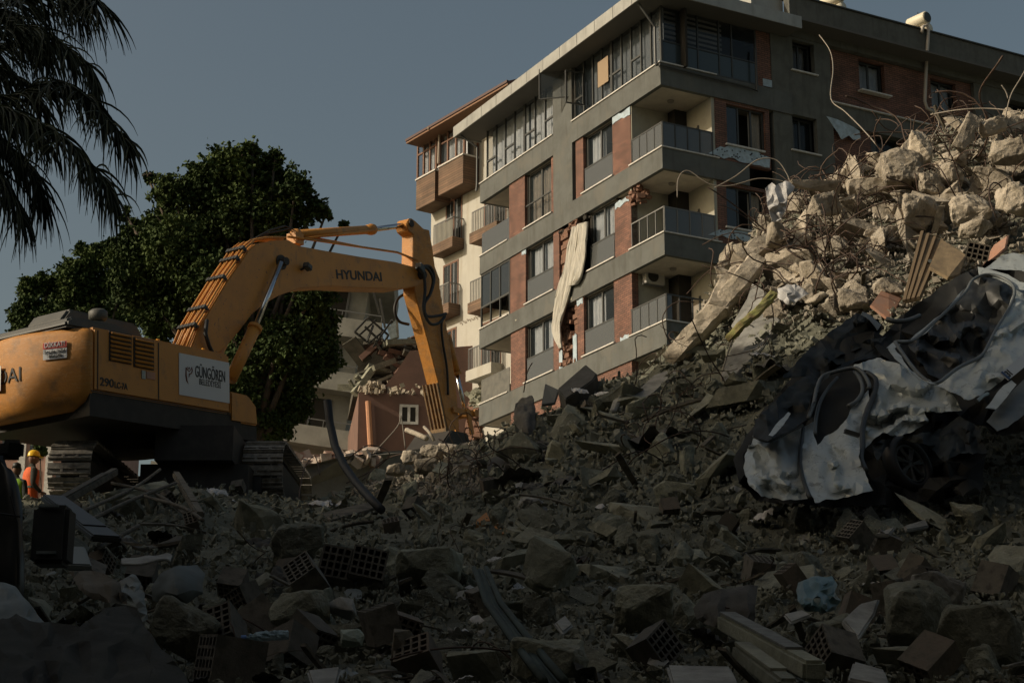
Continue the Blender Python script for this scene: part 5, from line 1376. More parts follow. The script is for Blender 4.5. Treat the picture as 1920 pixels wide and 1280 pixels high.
def landmark(u, v, D):
    if D > 27 and u > 1250: return ('on the sunlit top of the right heap' if v < 420 else 'on the sunlit upper slope of the right heap')
    if u > 1330 and v < 980: return 'beside the crushed white cars'
    if v < 945 and u < 560: return 'below the excavator body'
    if v < 960 and u < 900: return 'near the foot of the excavator arm'
    if v < 900 and u >= 900: return 'on the shaded slope below the grey building'
    if v < 1080: return 'in the middle of the shaded rubble' + (', left half' if u < 700 else ', centre' if u < 1300 else ', right half')
    return 'in the shaded foreground rubble' + (' at the left' if u < 480 else ' left of the long metal profile' if u < 960 else ' right of the long metal profile' if u < 1400 else ' at the right')
def sizeword(px): return 'large' if px > 70 else 'medium' if px > 38 else 'small'
def put(name, me, u, v, D, s, rot, word, cat, sink=.25, sc=(1,1,1), label=None, px=None):
    p = P(u, v, D); h = H(p.x, p.y); c = Vector((p.x, p.y, h)) if sink is not None else p
    o = bpy.data.objects.new(name, me); COL.objects.link(o)
    o.rotation_euler = rot; o.scale = (s*sc[0], s*sc[1], s*sc[2])
    o.location = c + Vector((0, 0, s*(.28-sink) if sink is not None else 0))
    lm = landmark(u, v, D); px = px or s*F/D
    o['label'] = label or f'{sizeword(px)} {word} {lm}'; o['category'] = cat
    if not label: o['group'] = f'{cat}s {lm}'[:60]
    return o
def sample(r, umin, umax, vmin, vmax):
    for _ in range(60):
        u = r.uniform(umin, umax); v = r.uniform(vmin, vmax); D = depth_at(u, v)
        if D and D > 5.5: return u, v, D
    return None
# avoid burying the hero pieces
KEEP = [(1390,500,1930,960)]
def blocked(u, v): return u > 1395 and max(480, 790 - .95*(u-1395)) < v < 955
R4 = random.Random(77)
def scatter(n, name, meshes, word, cat, pxr, zone=(-40,1960,190,1290), power=2.2, sink=.25, scf=None, tilt=3.2, minlit=None, cap=99):
    k = 0; tries = 0
    while k < n and tries < n*20:
        tries += 1; q = sample(R4, *zone)
        if not q: continue
        u, v, D = q
        if blocked(u, v): continue
        px = pxr[0] + (pxr[1]-pxr[0])*R4.random()**power
        s = min(px*D/F, cap)
        sc = scf() if scf else (1, 1, 1)
        put(name, R4.choice(meshes), u, v, D, s, (R4.uniform(-tilt,tilt), R4.uniform(-tilt,tilt), R4.uniform(0,6.3)), word, cat, sink, sc, px=px); k += 1
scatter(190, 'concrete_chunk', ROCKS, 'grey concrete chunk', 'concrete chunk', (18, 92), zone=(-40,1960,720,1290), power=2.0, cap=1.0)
scatter(72, 'concrete_chunk', ROCKS_SUN, 'dusty broken concrete chunk', 'concrete chunk', (22, 80), zone=(1280,1960,200,640), power=1.6, sink=.1)
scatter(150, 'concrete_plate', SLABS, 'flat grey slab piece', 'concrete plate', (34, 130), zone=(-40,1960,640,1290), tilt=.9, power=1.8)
scatter(105, 'concrete_plate', SLABS_SUN, 'flat dusty slab piece', 'concrete plate', (26, 110), zone=(1280,1900,220,640), tilt=1.2, power=1.6); scatter(12, 'crumpled_cloth', CL, 'crumpled dusty cloth', 'cloth', (26, 50), zone=(1320,1700,420,640), tilt=.5, sink=.2)
scatter(60, 'hollow_brick', [BR], 'reddish hollow clay brick', 'hollow brick', (1, 1), zone=(-40,1960,700,1290), scf=lambda: (1,1,1)) if False else None
def bricks(n, me, word, zone):
    k = 0
    while k < n:
        q = sample(R4, *zone)
        if not q or blocked(*q[:2]): continue
        u, v, D = q; p = P(u, v, D)
        put('hollow_brick', me, u, v, D, 1.0, (R4.uniform(-1.5,1.5), R4.uniform(-1.2,1.2), R4.uniform(0,6.3)), word, 'hollow brick', .22, (R4.uniform(.7,1.15), 1, 1), px=.2*F/D); k += 1
bricks(20, BRG, 'grey hollow building block', (60,1900,900,1285)); bricks(20, BR, 'reddish hollow clay brick', (60,1900,720,1285)); bricks(14, BR, 'orange hollow clay brick', (1300,1900,300,620))
scatter(95, 'wooden_plank', PLANKS, 'splintered wooden plank', 'plank', (70, 230), zone=(-20,1940,690,1290), tilt=.45, sink=.22, power=1.8, scf=lambda: (1, R4.uniform(.5,1.3), 1))
scatter(70, 'wooden_plank', PLANKS, 'dusty wooden plank', 'plank', (40, 140), zone=(1280,1900,300,640), tilt=.8, sink=.15)
scatter(46, 'crumpled_cloth', CL, 'crumpled dusty cloth', 'cloth', (40, 110), zone=(-20,1940,700,1290), tilt=.5, sink=.3)
def rebars(n, zone, word, smin=.6, smax=1.3, up=.2, bias=None):
    k = 0; t = 0
    while k < n and t < n*20:
        t += 1; q = sample(R4, *zone)
        if not q or blocked(*q[:2]): continue
        u, v, D = q; p = P(u, v, D); o = bpy.data.objects.new('rebar', R4.choice(REBARS)); COL.objects.link(o)
        s = R4.uniform(smin, smax); o.scale = (s, s, s); o.rotation_euler = (R4.uniform(-.6,.6), R4.uniform(-.6,.6), R4.uniform(0,6.3))
        o.location = Vector((p.x, p.y, H(p.x, p.y) + up*R4.random())); lm = landmark(u, v, D)
        o['label'] = f'{word} {lm}'; o['category'] = 'rebar'; o['group'] = f'rebars {lm}'[:60]; k += 1
rebars(150, (1330,1940,260,620), 'bent rusty steel bar', .6, 1.25, .4); rebars(10, (1480,1940,190,330), 'bent rusty steel bar', .9, 1.7, .8)
rebars(50, (1420,1700,370,560), 'tangled rusty bar', .5, 1.1, .7); rebars(30, (1180,1480,560,900), 'bent rusty steel bar', .4, 1.0, .35); rebars(24, (700,1000,830,930), 'bent rusty steel bar', .4, .9, .3); rebars(18, (100,1900,950,1280), 'bent rusty steel bar', .15, .5, .1)
# fine rubble: thousands of small fragments nobody could count
def fragments(n, pxr, zone, m_, label, sd):
    r = random.Random(sd); b = MB(); k = 0
    while k < n:
        q = sample(r, *zone)
        if not q: continue
        u, v, D = q; p = P(u, v, D); px = pxr[0] + (pxr[1]-pxr[0])*r.random()**2.5; s = px*D/F
        c = Vector((p.x, p.y, H(p.x, p.y) + s*r.uniform(-.1,.35))); R3 = Euler((r.random()*6, r.random()*6, r.random()*6)).to_matrix()
        a, w, h = s/2, s/2*r.uniform(.2,1), s/2*r.uniform(.12,.7)
        pts = [Vector((x*a*r.uniform(.15,1.25), y*w*r.uniform(.15,1.25), z*h*r.uniform(.2,1.25))) for x, y, z in ((-1,-1,-1),(1,-1,-1),(1,1,-1),(-1,1,-1),(-1,-1,1),(1,-1,1),(1,1,1),(-1,1,1))]
        b.add([c + R3 @ q_ for q_ in pts], [(3,2,1,0),(4,5,6,7),(0,1,5,4),(1,2,6,5),(2,3,7,6),(3,0,4,7)]); k += 1
    return tag(b.build('rubble', m_, None), label, 'rubble', kind='stuff')
fragments(30000, (2.2, 19), (-60,1980,600,1290), M_FRAG_SHADE, 'small grey rubble covering the shaded ground', 1)
fragments(11000, (2.5, 16), (1270,1980,195,640), mat('dusty_sun_tone_frag', (.38,.34,.28), .95, (.15,.13,.10), 1.5, .4, 20), 'pale dusty small rubble on the sunlit heap', 2)  # paler twin of the ground fragments: sunlight put into the dusty colour
fragments(9000, (5, 34), (1980,2800,240,1290), MATS['dusty_sun_tone_frag'], 'grey rubble right of the crushed cars', 4); fragments(4000, (5, 30), (-900,-60,600,1290), M_FRAG_SHADE, 'grey rubble left of the dark vehicle', 5)
fragments(1400, (4, 20), (660,900,820,930), MATS['dusty_sun_tone_frag'], 'pale small rubble at the foot of the arm', 3)

# ---------------------------------------------------------------- hero debris
def rock(u, v, D, wpx, hpx, label, seed, m_=M_CONC_SHADE, rot=0.0, dpx=None, name='concrete_boulder', rough=.07, n=26, cat='concrete boulder'):
    s = D/F; me = hullmesh(seed, wpx*s, (dpx or (wpx+hpx)/2)*s, hpx*s, n=n, rough=rough, sub=3); me.name = name; me.materials.append(m_)
    o = bpy.data.objects.new(name, me); COL.objects.link(o); o.location = P(u, v, D); o.rotation_euler = (0, rot, random.Random(seed).uniform(-.3,.3))
    return tag(o, label, cat)
rock(1690, 320, 28.6, 92, 78, 'big rounded concrete boulder under the upright boulder on the right heap', 101, M_CONC_SUN)
rock(1724, 280, 28.6, 50, 76, 'upright pale concrete boulder against the dark brick wall', 102, M_CONC_SUN, rot=.1)
rock(1812, 246, 28.8, 34, 100, 'slanted broken concrete post leaning right at the top of the heap', 103, M_CONC_SUN, rot=.5, dpx=34)
rock(1858, 240, 29, 66, 34, 'blocky concrete lump right of the slanted post', 104, M_CONC_SUN, rot=-.35)
rock(1540, 388, 28, 72, 50, 'faceted concrete boulder below the horizontal beam', 105, M_CONC_SUN, rot=-.3)
rock(1722, 402, 27.5, 88, 74, 'large cracked concrete boulder in the middle of the rebar tangle', 106, M_CONC_SUN)
rock(1818, 400, 27, 84, 80, 'rounded concrete boulder left of the one at the right edge', 107, M_CONC_SUN)
rock(1898, 376, 26.5, 66, 70, 'smooth round concrete boulder at the right edge of the heap', 108, M_CONC_SUN)
rock(1832, 430, 26, 74, 36, 'flat-topped concrete block below the round boulders', 109, M_CONC_SUN, rot=-.15, n=14)
rock(1448, 440, 28, 38, 66, 'squared concrete stub under the white cloth', 110, M_CONC_SUN, n=12, rough=.03)
rock(1530, 348, 28.6, 120, 26, 'long horizontal broken concrete beam beside the white cloth', 111, M_CONC_SUN, dpx=30, n=12, rough=.05)
rock(1635, 350, 28.8, 110, 40, 'broken concrete beam end left of the big rounded boulder', 112, M_CONC_SUN, dpx=40)
rock(1600, 560, 25.5, 60, 46, 'pale concrete lump left of the terracotta panel', 113, M_CONC_SUN); rock(1665, 540, 25.5, 60, 36, 'cracked concrete lump right of the terracotta panel', 114, M_CONC_SUN)
rock(1740, 350, 28.4, 60, 50, 'knobbly concrete lump between the top boulders', 115, M_CONC_SUN); rock(1780, 330, 28.5, 56, 60, 'knobbly concrete lump below the slanted post', 116, M_CONC_SUN)
rock(1890, 290, 28, 80, 50, 'wide concrete lump near the right edge under the horizontal bars', 117, M_CONC_SUN)
rock(1350, 470, 29, 10, 10, 'tiny lump', 118) if False else None
# long diagonal broken column running down the left flank of the heap
def column(pts, r, label, seed, m_=M_CONC_SUN, name='concrete_column', flat=1.0):
    W_p = W3(pts); out = []
    for i in range(len(W_p)-1):
        for j in range(8): out.append(W_p[i].lerp(W_p[i+1], j/8))
    out.append(W_p[-1]); b = MB(); n = 14; prev = None
    for i, p in enumerate(out):
        d = (out[min(i+1,len(out)-1)]-out[max(i-1,0)]).normalized(); a = d.cross(Vector((0,-1,.3))).normalized(); c = d.cross(a)
        for k in range(n):
            t = 2*pi*k/n; q = 1/max(abs(cos(t)), abs(sin(t)))**.75; rr = r*q*(1 + .22*noise.noise(Vector((i*.35, k*.7, seed))) + .1*noise.noise(Vector((i*1.3, k*1.7, seed))))
            b.v.append(tuple(p + (a*cos(t) + c*sin(t)*flat)*rr))
    b.f = [(i*n+k, i*n+(k+1)%n, (i+1)*n+(k+1)%n, (i+1)*n+k) for i in range(len(out)-1) for k in range(n)] + [tuple(range(n))[::-1], tuple((len(out)-1)*n+k for k in range(n))]
    return tag(centre(b.build(name, m_, None)), label, 'concrete column')
column([(1262,676,28.5),(1300,630,28.1),(1345,580,27.9),(1385,535,27.8),(1420,490,28)], .17, 'long diagonal broken concrete column leaning up the left flank of the heap', 1)
column([(1385,495,28.2),(1425,465,28.4),(1462,448,28.6)], .16, 'short broken column end above the long diagonal one', 2)
column([(1345,585,27.9),(1362,545,28),(1395,515,28.2)], .20, 'knobbly broken concrete piece behind the diagonal column', 3)
def slab(pts, D, th, label, m_, name='panel', cat='panel', bev=0.01, back=None):
    """flat broken plate: outline pixels with depth per corner, real thickness"""
    w_ = W3([(u, v, d) for u, v, d in pts]); n = (w_[1]-w_[0]).cross(w_[2]-w_[0]).normalized()
    if n.y < 0: n = -n
    o = MB().prism(w_, n*th).build(name, m_, None, bevel=bev)
    return tag(centre(o), label, cat)
slab([(1290,680,27.6),(1328,664,27.5),(1380,700,26.5),(1330,785,25.5),(1290,760,26.4)], 0, .12, 'tilted grey concrete sheet half in shade under the diagonal column', M_PLASTER) if False else None
slab([(1375,640,26.6),(1352,700,26),(1360,720,25.6),(1430,650,26),(1462,600,26.6),(1440,575,27)], 0, .15, 'pale plastered wall fragment under the green blanket roll', M_PLASTER, 'plaster_fragment', 'wall fragment')
slab([(1370,610,27.2),(1400,560,27.4),(1410,530,27.6),(1436,545,27.4),(1400,640,26.8)], 0, .12, 'smooth white wall fragment right of the diagonal column', M_PLASTER, 'plaster_fragment', 'wall fragment')
slab([(1188,800,26.5),(1218,742,27),(1262,700,27.8),(1290,690,28),(1275,730,27.4),(1230,800,26.4)], 0, .35, 'large pale concrete block face standing in the middle slope', M_PLASTER, 'concrete_block', 'concrete block', .03)
slab([(1296,778,25.6),(1334,722,26.2),(1348,775,25.6)], 0, .08, 'pale triangular board fragment below the diagonal column', M_PLASTER, 'board_fragment', 'board')
slab([(1142,770,26.6),(1150,748,27),(1168,722,27.2),(1160,750,26.8),(1152,768,26.6)], 0, .05, 'thin pale pointed board on the middle slope', M_PLASTER, 'board_fragment', 'board')
slab([(1632,572,25),(1665,528,25.6),(1692,558,25.4),(1668,600,24.8)], 0, .04, 'terracotta coloured square panel leaning on the sunlit slope', M_TERRA, 'terracotta_sheet', 'sheet')
slab([(1840,500,24.6),(1862,460,25),(1890,440,25),(1885,465,24.8),(1860,485,24.6)], 0, .04, 'curved orange sheet beside the hollow brick', M_TERRA, 'sheet', 'sheet')
slab([(1045,728,28.4),(1098,682,29),(1120,700,28.6),(1112,712,28.4),(1060,748,28)], 0, .3, 'dark hollow block slab lying at the edge of the grey building', mat('dark_block', (.09,.088,.085), .9, (.06,.06,.055), 5, .4, 20), 'block_slab', 'block slab', .02)
slab([(1015,758,28.4),(1022,718,28.8),(1048,730,28.6),(1040,755,28.4)], 0, .05, 'thin dark grey board leaning left of the hollow block slab', M_PLASTER if False else mat('dark_board', (.12,.125,.12), .8), 'board_fragment', 'board')
slab([(848,848,29.5),(856,832,29.6),(920,836,29.2),(935,846,29.0),(930,858,28.8),(868,856,29)], 0, .10, 'thick grey paving slab at the foot of the excavator arm', M_CONC, 'concrete_plate', 'slab')
slab([(835,850,29.2),(950,856,28.2),(960,868,28),(860,866,28.8)], 0, .06, 'thin flat slab sticking out under the paving slab', M_CONC, 'concrete_plate', 'slab')
slab([(960,980,21),(1005,925,23),(1020,895,23.6),(1018,935,22.6),(985,985,21)], 0, .04, 'brown board tilted in the middle of the shaded rubble', M_WOOD, 'board', 'board')
# brown ribbed door panel
e = empty('door_panel', P(1750, 500, 25.4), 'upright dusty brown ribbed door panel leaning on the sunlit slope', 'door')
o_ = P(1750, 500, 25.4); q = [p - o_ for p in W3([(1694,566,24.6),(1728,436,26.2),(1768,452,26.0),(1722,560,24.5)])]
M_DOOR = mat('dusty_brown', (.29,.215,.125), .85, (.19,.14,.085), 5, .4, 20)
MB().prism(q, (0.05,.08,0)).build('panel', M_DOOR, e)
m = MB()
for f_ in (.02, .3, .62, .97): m.bar(q[0].lerp(q[3], f_)+Vector((0,-.03,0)), q[1].lerp(q[2], f_)+Vector((0,-.03,0)), .045, .05)
m.build('rib', mat('brown_rib', (.13,.09,.05), .8), e)
m = MB(); c = q[0].lerp(q[2], .62)+Vector((0,-.05,0)); m.tube([c, c+Vector((0,-.06,0))], .03, 8); m.build('handle', M_METALG, e)
slab([(1762,456,25.7),(1768,450,25.8),(1800,468,25.6),(1812,478,25.4),(1800,515,25),(1778,520,24.8),(1742,500,25)], 0, .05, 'plain brown board right of the ribbed door panel', M_DOOR, 'board', 'board')
def single_brick(u, v, D, rot, label, me, s=1.0):
    o = bpy.data.objects.new('hollow_brick', me); COL.objects.link(o); o.location = P(u, v, D); o.rotation_euler = rot; o.scale = (s, s, s); return tag(o, label, 'hollow brick')
single_brick(1834, 472, 24.4, (.3,-.3,1.3), 'pale hollow brick beside the curved orange sheet', BR, 1.7)
single_brick(640, 1062, 14.4, (.2,.1,1.5), 'big grey hollow block standing upright with its cells facing the camera', BRG, 1.35)
single_brick(690, 1060, 14.2, (.2,.05,1.7), 'second big hollow block right of the upright one', BRG, 1.25)
single_brick(575, 1085, 13.6, (.8,.6,1.0), 'dark-holed hollow block left of the upright one', BRG, 1.2)
single_brick(432, 1240, 8.5, (.1,.1,.5), 'hollow building block lying in the left foreground below the plastic bottle', BRG, 1.15)
single_brick(418, 1188, 9.6, (1.2,.5,1.2), 'hollow building block standing on edge left of the plastic bottle', BRG, 1.0)
single_brick(714, 1170, 10, (.4,1.2,.7), 'ribbed block upright near the middle of the foreground', BRG, .9)
single_brick(1566, 1226, 9, (.9,.2,.4), 'latticed block at the lower right', BRG, .9)
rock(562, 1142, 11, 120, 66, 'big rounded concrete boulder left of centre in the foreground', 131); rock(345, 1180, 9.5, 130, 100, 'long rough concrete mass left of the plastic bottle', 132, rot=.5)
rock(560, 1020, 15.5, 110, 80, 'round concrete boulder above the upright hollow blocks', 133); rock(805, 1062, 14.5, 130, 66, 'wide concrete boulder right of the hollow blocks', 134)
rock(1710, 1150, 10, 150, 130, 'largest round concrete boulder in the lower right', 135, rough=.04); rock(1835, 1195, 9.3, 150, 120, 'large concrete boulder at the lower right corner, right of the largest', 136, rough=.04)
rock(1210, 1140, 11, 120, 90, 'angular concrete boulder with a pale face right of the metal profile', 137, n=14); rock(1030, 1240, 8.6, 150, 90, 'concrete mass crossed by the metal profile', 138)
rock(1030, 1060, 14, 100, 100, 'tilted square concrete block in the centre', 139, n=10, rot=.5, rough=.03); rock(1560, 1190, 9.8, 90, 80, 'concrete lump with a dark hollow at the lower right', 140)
rock(1000, 955, 21, 60, 50, 'pale oval stone in the middle of the rubble', 141, M_PLASTER); rock(1100, 1010, 18, 70, 30, 'long low stone right of centre', 142)
rock(770, 1225, 9, 78, 100, 'upright brown stone slab in the lower middle', 143, M_WOOD, n=10, dpx=30, rough=.02); rock(640, 1140, 11, 60, 46, 'pale wedge of concrete below the hollow blocks', 144, M_PLASTER, n=8, rough=.02)
rock(660, 1195, 9.6, 44, 36, 'pale green tinted stone near the plastic bottle', 145, mat('greenish_stone', (.26,.30,.25), .8), rough=.04)
rock(1760, 1110, 10.8, 100, 70, 'pale whitewashed concrete face behind the largest boulder', 146, M_PLASTER, rough=.06)
rock(1280, 1020, 15, 60, 26, 'ridged stone', 147) if False else None
# white topped concrete post lying in the lower right
def postlike(a, b, w, h, label, m1, m2, name='post', cat='post'):
    e = empty(name, P(*a), label, cat); p0 = Vector((0,0,0)); p1 = P(*b) - P(*a); MB().bar(p0, p1, w, h).build('shaft', m1, e, bevel=.015)
    d = p1.normalized(); up = Vector((0,0,1)); up = (up - d*up.dot(d)).normalized(); m = MB(); m.bar(p0*1.0 + up*(h/2+.006) + d*.02, p1*.8 + up*(h/2+.006), w*.8, .012); m.build('white_face', m2, e); return e
postlike((1362,1166,9.4), (1528,1258,7.7), .10, .09, 'fallen concrete post with a white painted top in the lower right', M_CONC_SHADE, mat('worn_white', (.19,.195,.18), .8, (.09,.09,.08), 8), 'concrete_post', 'post')
postlike((1390,1222,8.6), (1480,1290,7.5), .09, .08, 'fallen stone post below the white topped one', M_CONC_SHADE, M_CONC, 'concrete_post', 'post')
# long metal profile in the foreground
e = empty('metal_profile', P(900,1080,12), 'long bent grey green metal profile lying down the middle foreground', 'metal profile')
o_ = P(900,1080,12); path = [P(u, v, D)-o_ for u, v, D in ((900,1078,12.6),(912,1110,11.6),(925,1145,10.6),(950,1180,9.8),(975,1215,9),(1010,1262,8.1),(1040,1300,7.5))]
m = MB()
for off, h in ((-.042,.0),(0,-.02),(.042,.0)): m.tube([p+Vector((off,0,.05+h)) for p in path], .019, 6)
m.build('rail', mat('green_metal', (.045,.06,.048), .7, (.025,.033,.027), 4, spec=.2), e, True)
m = MB(); m.tube([p+Vector((0,0,.02)) for p in path], .032, 4); m.build('web', MATS['green_metal'], e)
# black hose standing in the centre
m = MB(); hp = W3([(614,750,24),(618,790,24),(628,835,23.6),(645,872,23.2),(668,905,22.8),(695,935,22.4),(715,955,22)])
m.tube(hp, .055, 10); tag(centre(m.build('hose', M_BLACK, None, True)), 'thick black hose curving up out of the rubble left of the arm', 'hose')
slab([(600,962,23.5),(700,938,24.2),(716,948,24.0),(620,975,23)], 0, .08, 'dark board lying at the foot of the black hose', M_WOOD, 'board', 'board')
# wires hanging against the right wing of the grey building
def wire(pts, r, label, m_=M_REBAR, name='wire'):
    W_p = W3(pts); out = []; n = len(W_p)
    for i in range(n-1):
        a, b1, c, d = W_p[max(i-1,0)], W_p[i], W_p[i+1], W_p[min(i+2,n-1)]
        for j in range(6):
            f = j/6; out.append(b1*1.0 + (c-a)*.5*f + (a*1.0-b1*2.5+c*2-d*.5)*f*f + (b1*1.5-a*.5-c*1.5+d*.5)*f**3)
    out.append(W_p[-1]); b = MB(); b.tube(out, r, 6); return tag(centre(b.build(name, m_, None, True)), label, 'wire')
M_WIRE = mat('pale_wire', (.26,.225,.18), .6)
wire([(1536,66,40),(1556,95,39),(1562,130,38),(1558,185,36),(1585,210,34),(1620,245,32),(1652,282,30)], .012, 'long pale wire dropping from the upper wall to the heap', M_WIRE)
wire([(1270,370,29),(1272,335,29),(1290,320,29),(1330,345,29),(1370,348,29),(1420,335,29),(1460,338,29),(1478,345,29)], .010, 'curly wire looping in front of the corner balconies', M_WIRE)
wire([(1340,352,29),(1380,330,29),(1420,300,29),(1455,300,29),(1475,325,29),(1482,345,29)], .010, 'arched wire in front of the torn cladding', M_WIRE)
wire([(1745,215,29),(1800,206,28.6),(1860,204,28.4),(1925,212,28)], .012, 'nearly level bar across the top right of the heap', M_WIRE)
wire([(1885,222,28),(1895,180,28),(1915,145,28),(1935,110,28)], .012, 'straight bar rising to the right edge of the picture', M_WIRE)
wire([(1878,160,28),(1886,172,28),(1890,185,28)], .010, 'short hooked wire above the right end of the heap', M_WIRE)
wire([(1745,262,28.5),(1760,235,28.5),(1756,220,28.5),(1748,212,28.5)], .010, 'thin wire above the upright boulder', M_WIRE)
wire([(1800,222,28.5),(1774,238,28.5),(1778,246,28.5),(1772,252,28.5),(1790,252,28.5)], .012, 'zigzag bent wire left of the slanted post', M_WIRE)
wire([(1360,730,26),(1354,700,26),(1385,610,26.2),(1420,585,26.4),(1460,560,26.6)], .014, 'thin wire over the plastered wall fragment', M_WIRE)
wire([(982,735,29),(988,700,29),(998,680,29)], .010, 'thin bar sticking up in front of the lowest balcony', M_REBAR)
wire([(700,850,34),(745,800,34),(752,780,34),(760,840,34)], .012, 'thin looping wire left of the bucket', M_WIRE)
wire([(640,870,33),(690,835,33),(730,850,33),(700,880,33),(650,905,32)], .012, 'looping wire in front of the skip wall', M_REBAR); wire([(680,900,32),(720,862,33),(770,850,32),(800,870,31.5)], .012, 'arched wire right of the black hose', M_REBAR)
wire([(560,935,30),(570,880,33),(590,855,34),(600,890,33)], .010, 'thin bent wire left of the black hose', M_REBAR)
# ---------------------------------------------------------------- cloths, bags, blanket
def cloth(rows, m_, label, name='cloth', cat='cloth', sub=8, a=.05, nf=3, seed=0, thick=.015, ridge=False):
    b = patch([W3(r) for r in rows], sub, a*.7, nf*1.3, thick, seed, ridge); return tag(centre(b.build(name, m_, None, True)), label, cat)
column([(1366,636,26.2),(1392,608,26),(1420,585,26.1),(1450,552,26.4)], .065, 'rolled yellow green blanket lying along the diagonal column', 9, mat('green_blanket', (.30,.31,.10), .95, (.20,.15,.07), 6, .5, 25), 'blanket_roll')
bpy.data.objects['blanket_roll']['category'] = 'blanket'
cloth([[(228,1052,12.6),(270,1046,12.6),(310,1040,12.8),(322,1044,12.8)],[(228,1060,12.3),(270,1056,12.3),(310,1052,12.4),(318,1054,12.5)]], M_PLASTER, 'white painted board lying above the grey green basin', 'board', 'board', a=.03)
cloth([[(920,820+60,26),(980,850,27),(1050,838,27),(1130,842,26.5),(1225,835,26.3)],[(915,895,25.5),(985,868,26),(1050,858,26),(1130,858,25.6),(1225,845,25.6)],[(920,905,25.3),(985,890,25.4),(1050,880,25.4),(1130,870,25.2),(1225,852,25.3)]], mat('mattress_dark', (.045,.043,.038), .9, (.075,.07,.06), 3), 'long dark mattress buckled across the shaded slope', 'mattress', 'mattress', a=.05, nf=1.2, thick=.15)
cloth([[(968,760,28.6),(985,745,28.7),(1000,748,28.6)],[(965,790,28.2),(985,775,28),(1004,785,28)],[(978,815,27.6),(990,810,27.4),(1000,822,27.4)]], M_CLOTHG, 'grey garment hanging on the slope below the lowest band of the grey building', a=.12, nf=4)
for i, (u, v, D, wd, lb) in enumerate(((1085,735,28,34,'white crumpled cloth at the top of the middle slope'),(1060,790,27,30,'pale crumpled cloth in the middle slope'),(822,952,23,26,'white torn paper sheet below the black hose'),(795,935,24,24,'white torn plastic left of the torn paper'),(925,1050,14.5,26,'pale crumpled plastic in the centre'),(405,925,25,40,'pale crumpled bag left of the middle distance'),(440,945,24,30,'small white rag under the right track'),(870,1130,11.5,20,'pale paper scrap left of the metal profile'),(1175,940,22,18,'small pale rag in the middle'),(1125,740,27.8,26,'grey rag near the dark hollow slab'))):
    o = bpy.data.objects.new('cloth', CL[3]); COL.objects.link(o); s = wd*D/F; o.scale = (s, s, s*.9); o.rotation_euler = (.5, .1, i*1.3); o.location = P(u, v, D); tag(o, lb, 'cloth')
# crushed water bottle
e = empty('plastic_bottle', P(500,1192,9.2), 'crushed clear blue plastic bottle in the left foreground', 'bottle')
b = MB(); n = 14; L_ = 80*9.2/F
for i in range(17):
    x = -L_/2 + L_*i/16; r = .030 if i > 3 else (.010 if i < 2 else .02); 
    for k in range(n): t = 2*pi*k/n; rr = r*(1 + .45*noise.noise(Vector((i*.7, k*.9, 3)))); b.v.append((x, rr*cos(t), rr*sin(t)*.8))
b.f = [(i*n+k, i*n+(k+1)%n, (i+1)*n+(k+1)%n, (i+1)*n+k) for i in range(16) for k in range(n)] + [tuple(range(n))[::-1], tuple(16*n+k for k in range(n))]
o = b.build('body', mat('bottle_plastic', (.45,.62,.70), .08, (.20,.32,.38), 30, 1.0, 40, alpha=.75), e); o.rotation_euler = (0, -.1, .25)
m = MB(); m.tube([(-L_/2-.02,0,0), (-L_/2+.005,0,0)], .014, 12); c_ = m.build('cap', mat('blue_cap', (.1,.2,.45), .4), e); c_.rotation_euler = (0, -.1, .25)
# suitcase and boards next to the dark vehicle
e = empty('suitcase', P(95,1060,12.2), 'black upright suitcase beside the dark vehicle', 'suitcase')
s = 12.2/F; MB().box(-34*s, 34*s, -.1, .14, 0, 112*s).build('shell', M_DARK, e, bevel=.03)
m = MB(); m.bar((-20*s,-.12,108*s), (16*s,-.12,108*s), .02); m.bar((-20*s,-.11,20*s), (16*s,-.11,20*s), .02); build_each(m, 'buckle', M_METALG, e)
slab([(115,1022,13),(160,1024,13),(172,1058,12.6),(120,1056,12.6)], 0, .05, 'pale square board right of the suitcase', mat('pale_board', (.22,.24,.23), .7), 'board', 'board')
postlike((108,945,20), (215,884,24), .10, .10, 'pale timber pole leaning up to the left track', M_WOOD, M_WOOD, 'timber_pole', 'pole')
postlike((100,935,18), (200,1010,15), .25, .06, 'wide dark plank sloping down from the workers', M_DARK, M_DARK, 'dark_plank', 'plank')
postlike((330,890,26), (375,965,20), .10, .08, 'crooked branch in the pile under the excavator', M_WOOD, M_WOOD, 'branch', 'branch')
for i, pts in enumerate(([(120,1000,17),(240,940,20),(330,905,24)], [(150,960,19),(250,915,23),(300,880,25)], [(180,1030,15.5),(260,985,17.5)], [(270,930,21),(340,950,19.5),(380,975,18.5)], [(210,905,24),(290,925,22),(350,965,19)])):
    wire(pts, .022, ('lowest','upper','short lower','right hand','crossing')[i] + ' dead branch in the pile under the excavator', M_WOOD, 'branch'); bpy.data.objects[-1]
slab([(1040,1165,10.2),(1060,1150,10.5),(1075,1170,10.2),(1055,1185,9.9)], 0, .03, 'small pale tile right of the metal profile', M_PLASTER, 'tile', 'tile')
slab([(1250,1245,7.9),(1370,1248,7.9),(1390,1290,7.4),(1262,1290,7.4)], 0, .03, 'white broken tile at the bottom edge right of centre', M_PLASTER, 'tile', 'tile')
slab([(575,1255,7.9),(640,1248,8),(632,1282,7.6),(585,1285,7.6)], 0, .02, 'thin pale board at the bottom edge left of centre', M_PLASTER, 'tile', 'tile')
slab([(1468,1150,9.7),(1505,1142,9.8),(1522,1150,9.6),(1482,1166,9.5)], 0, .02, 'white cracked tile under the teal bag', M_PLASTER, 'tile', 'tile')
slab([(1580,1160,9.6),(1612,1130,10),(1650,1120,10.2),(1640,1150,9.9),(1610,1195,9.3)], 0, .04, 'pale slanted plate left of the largest boulder', M_PLASTER, 'plate', 'plate')
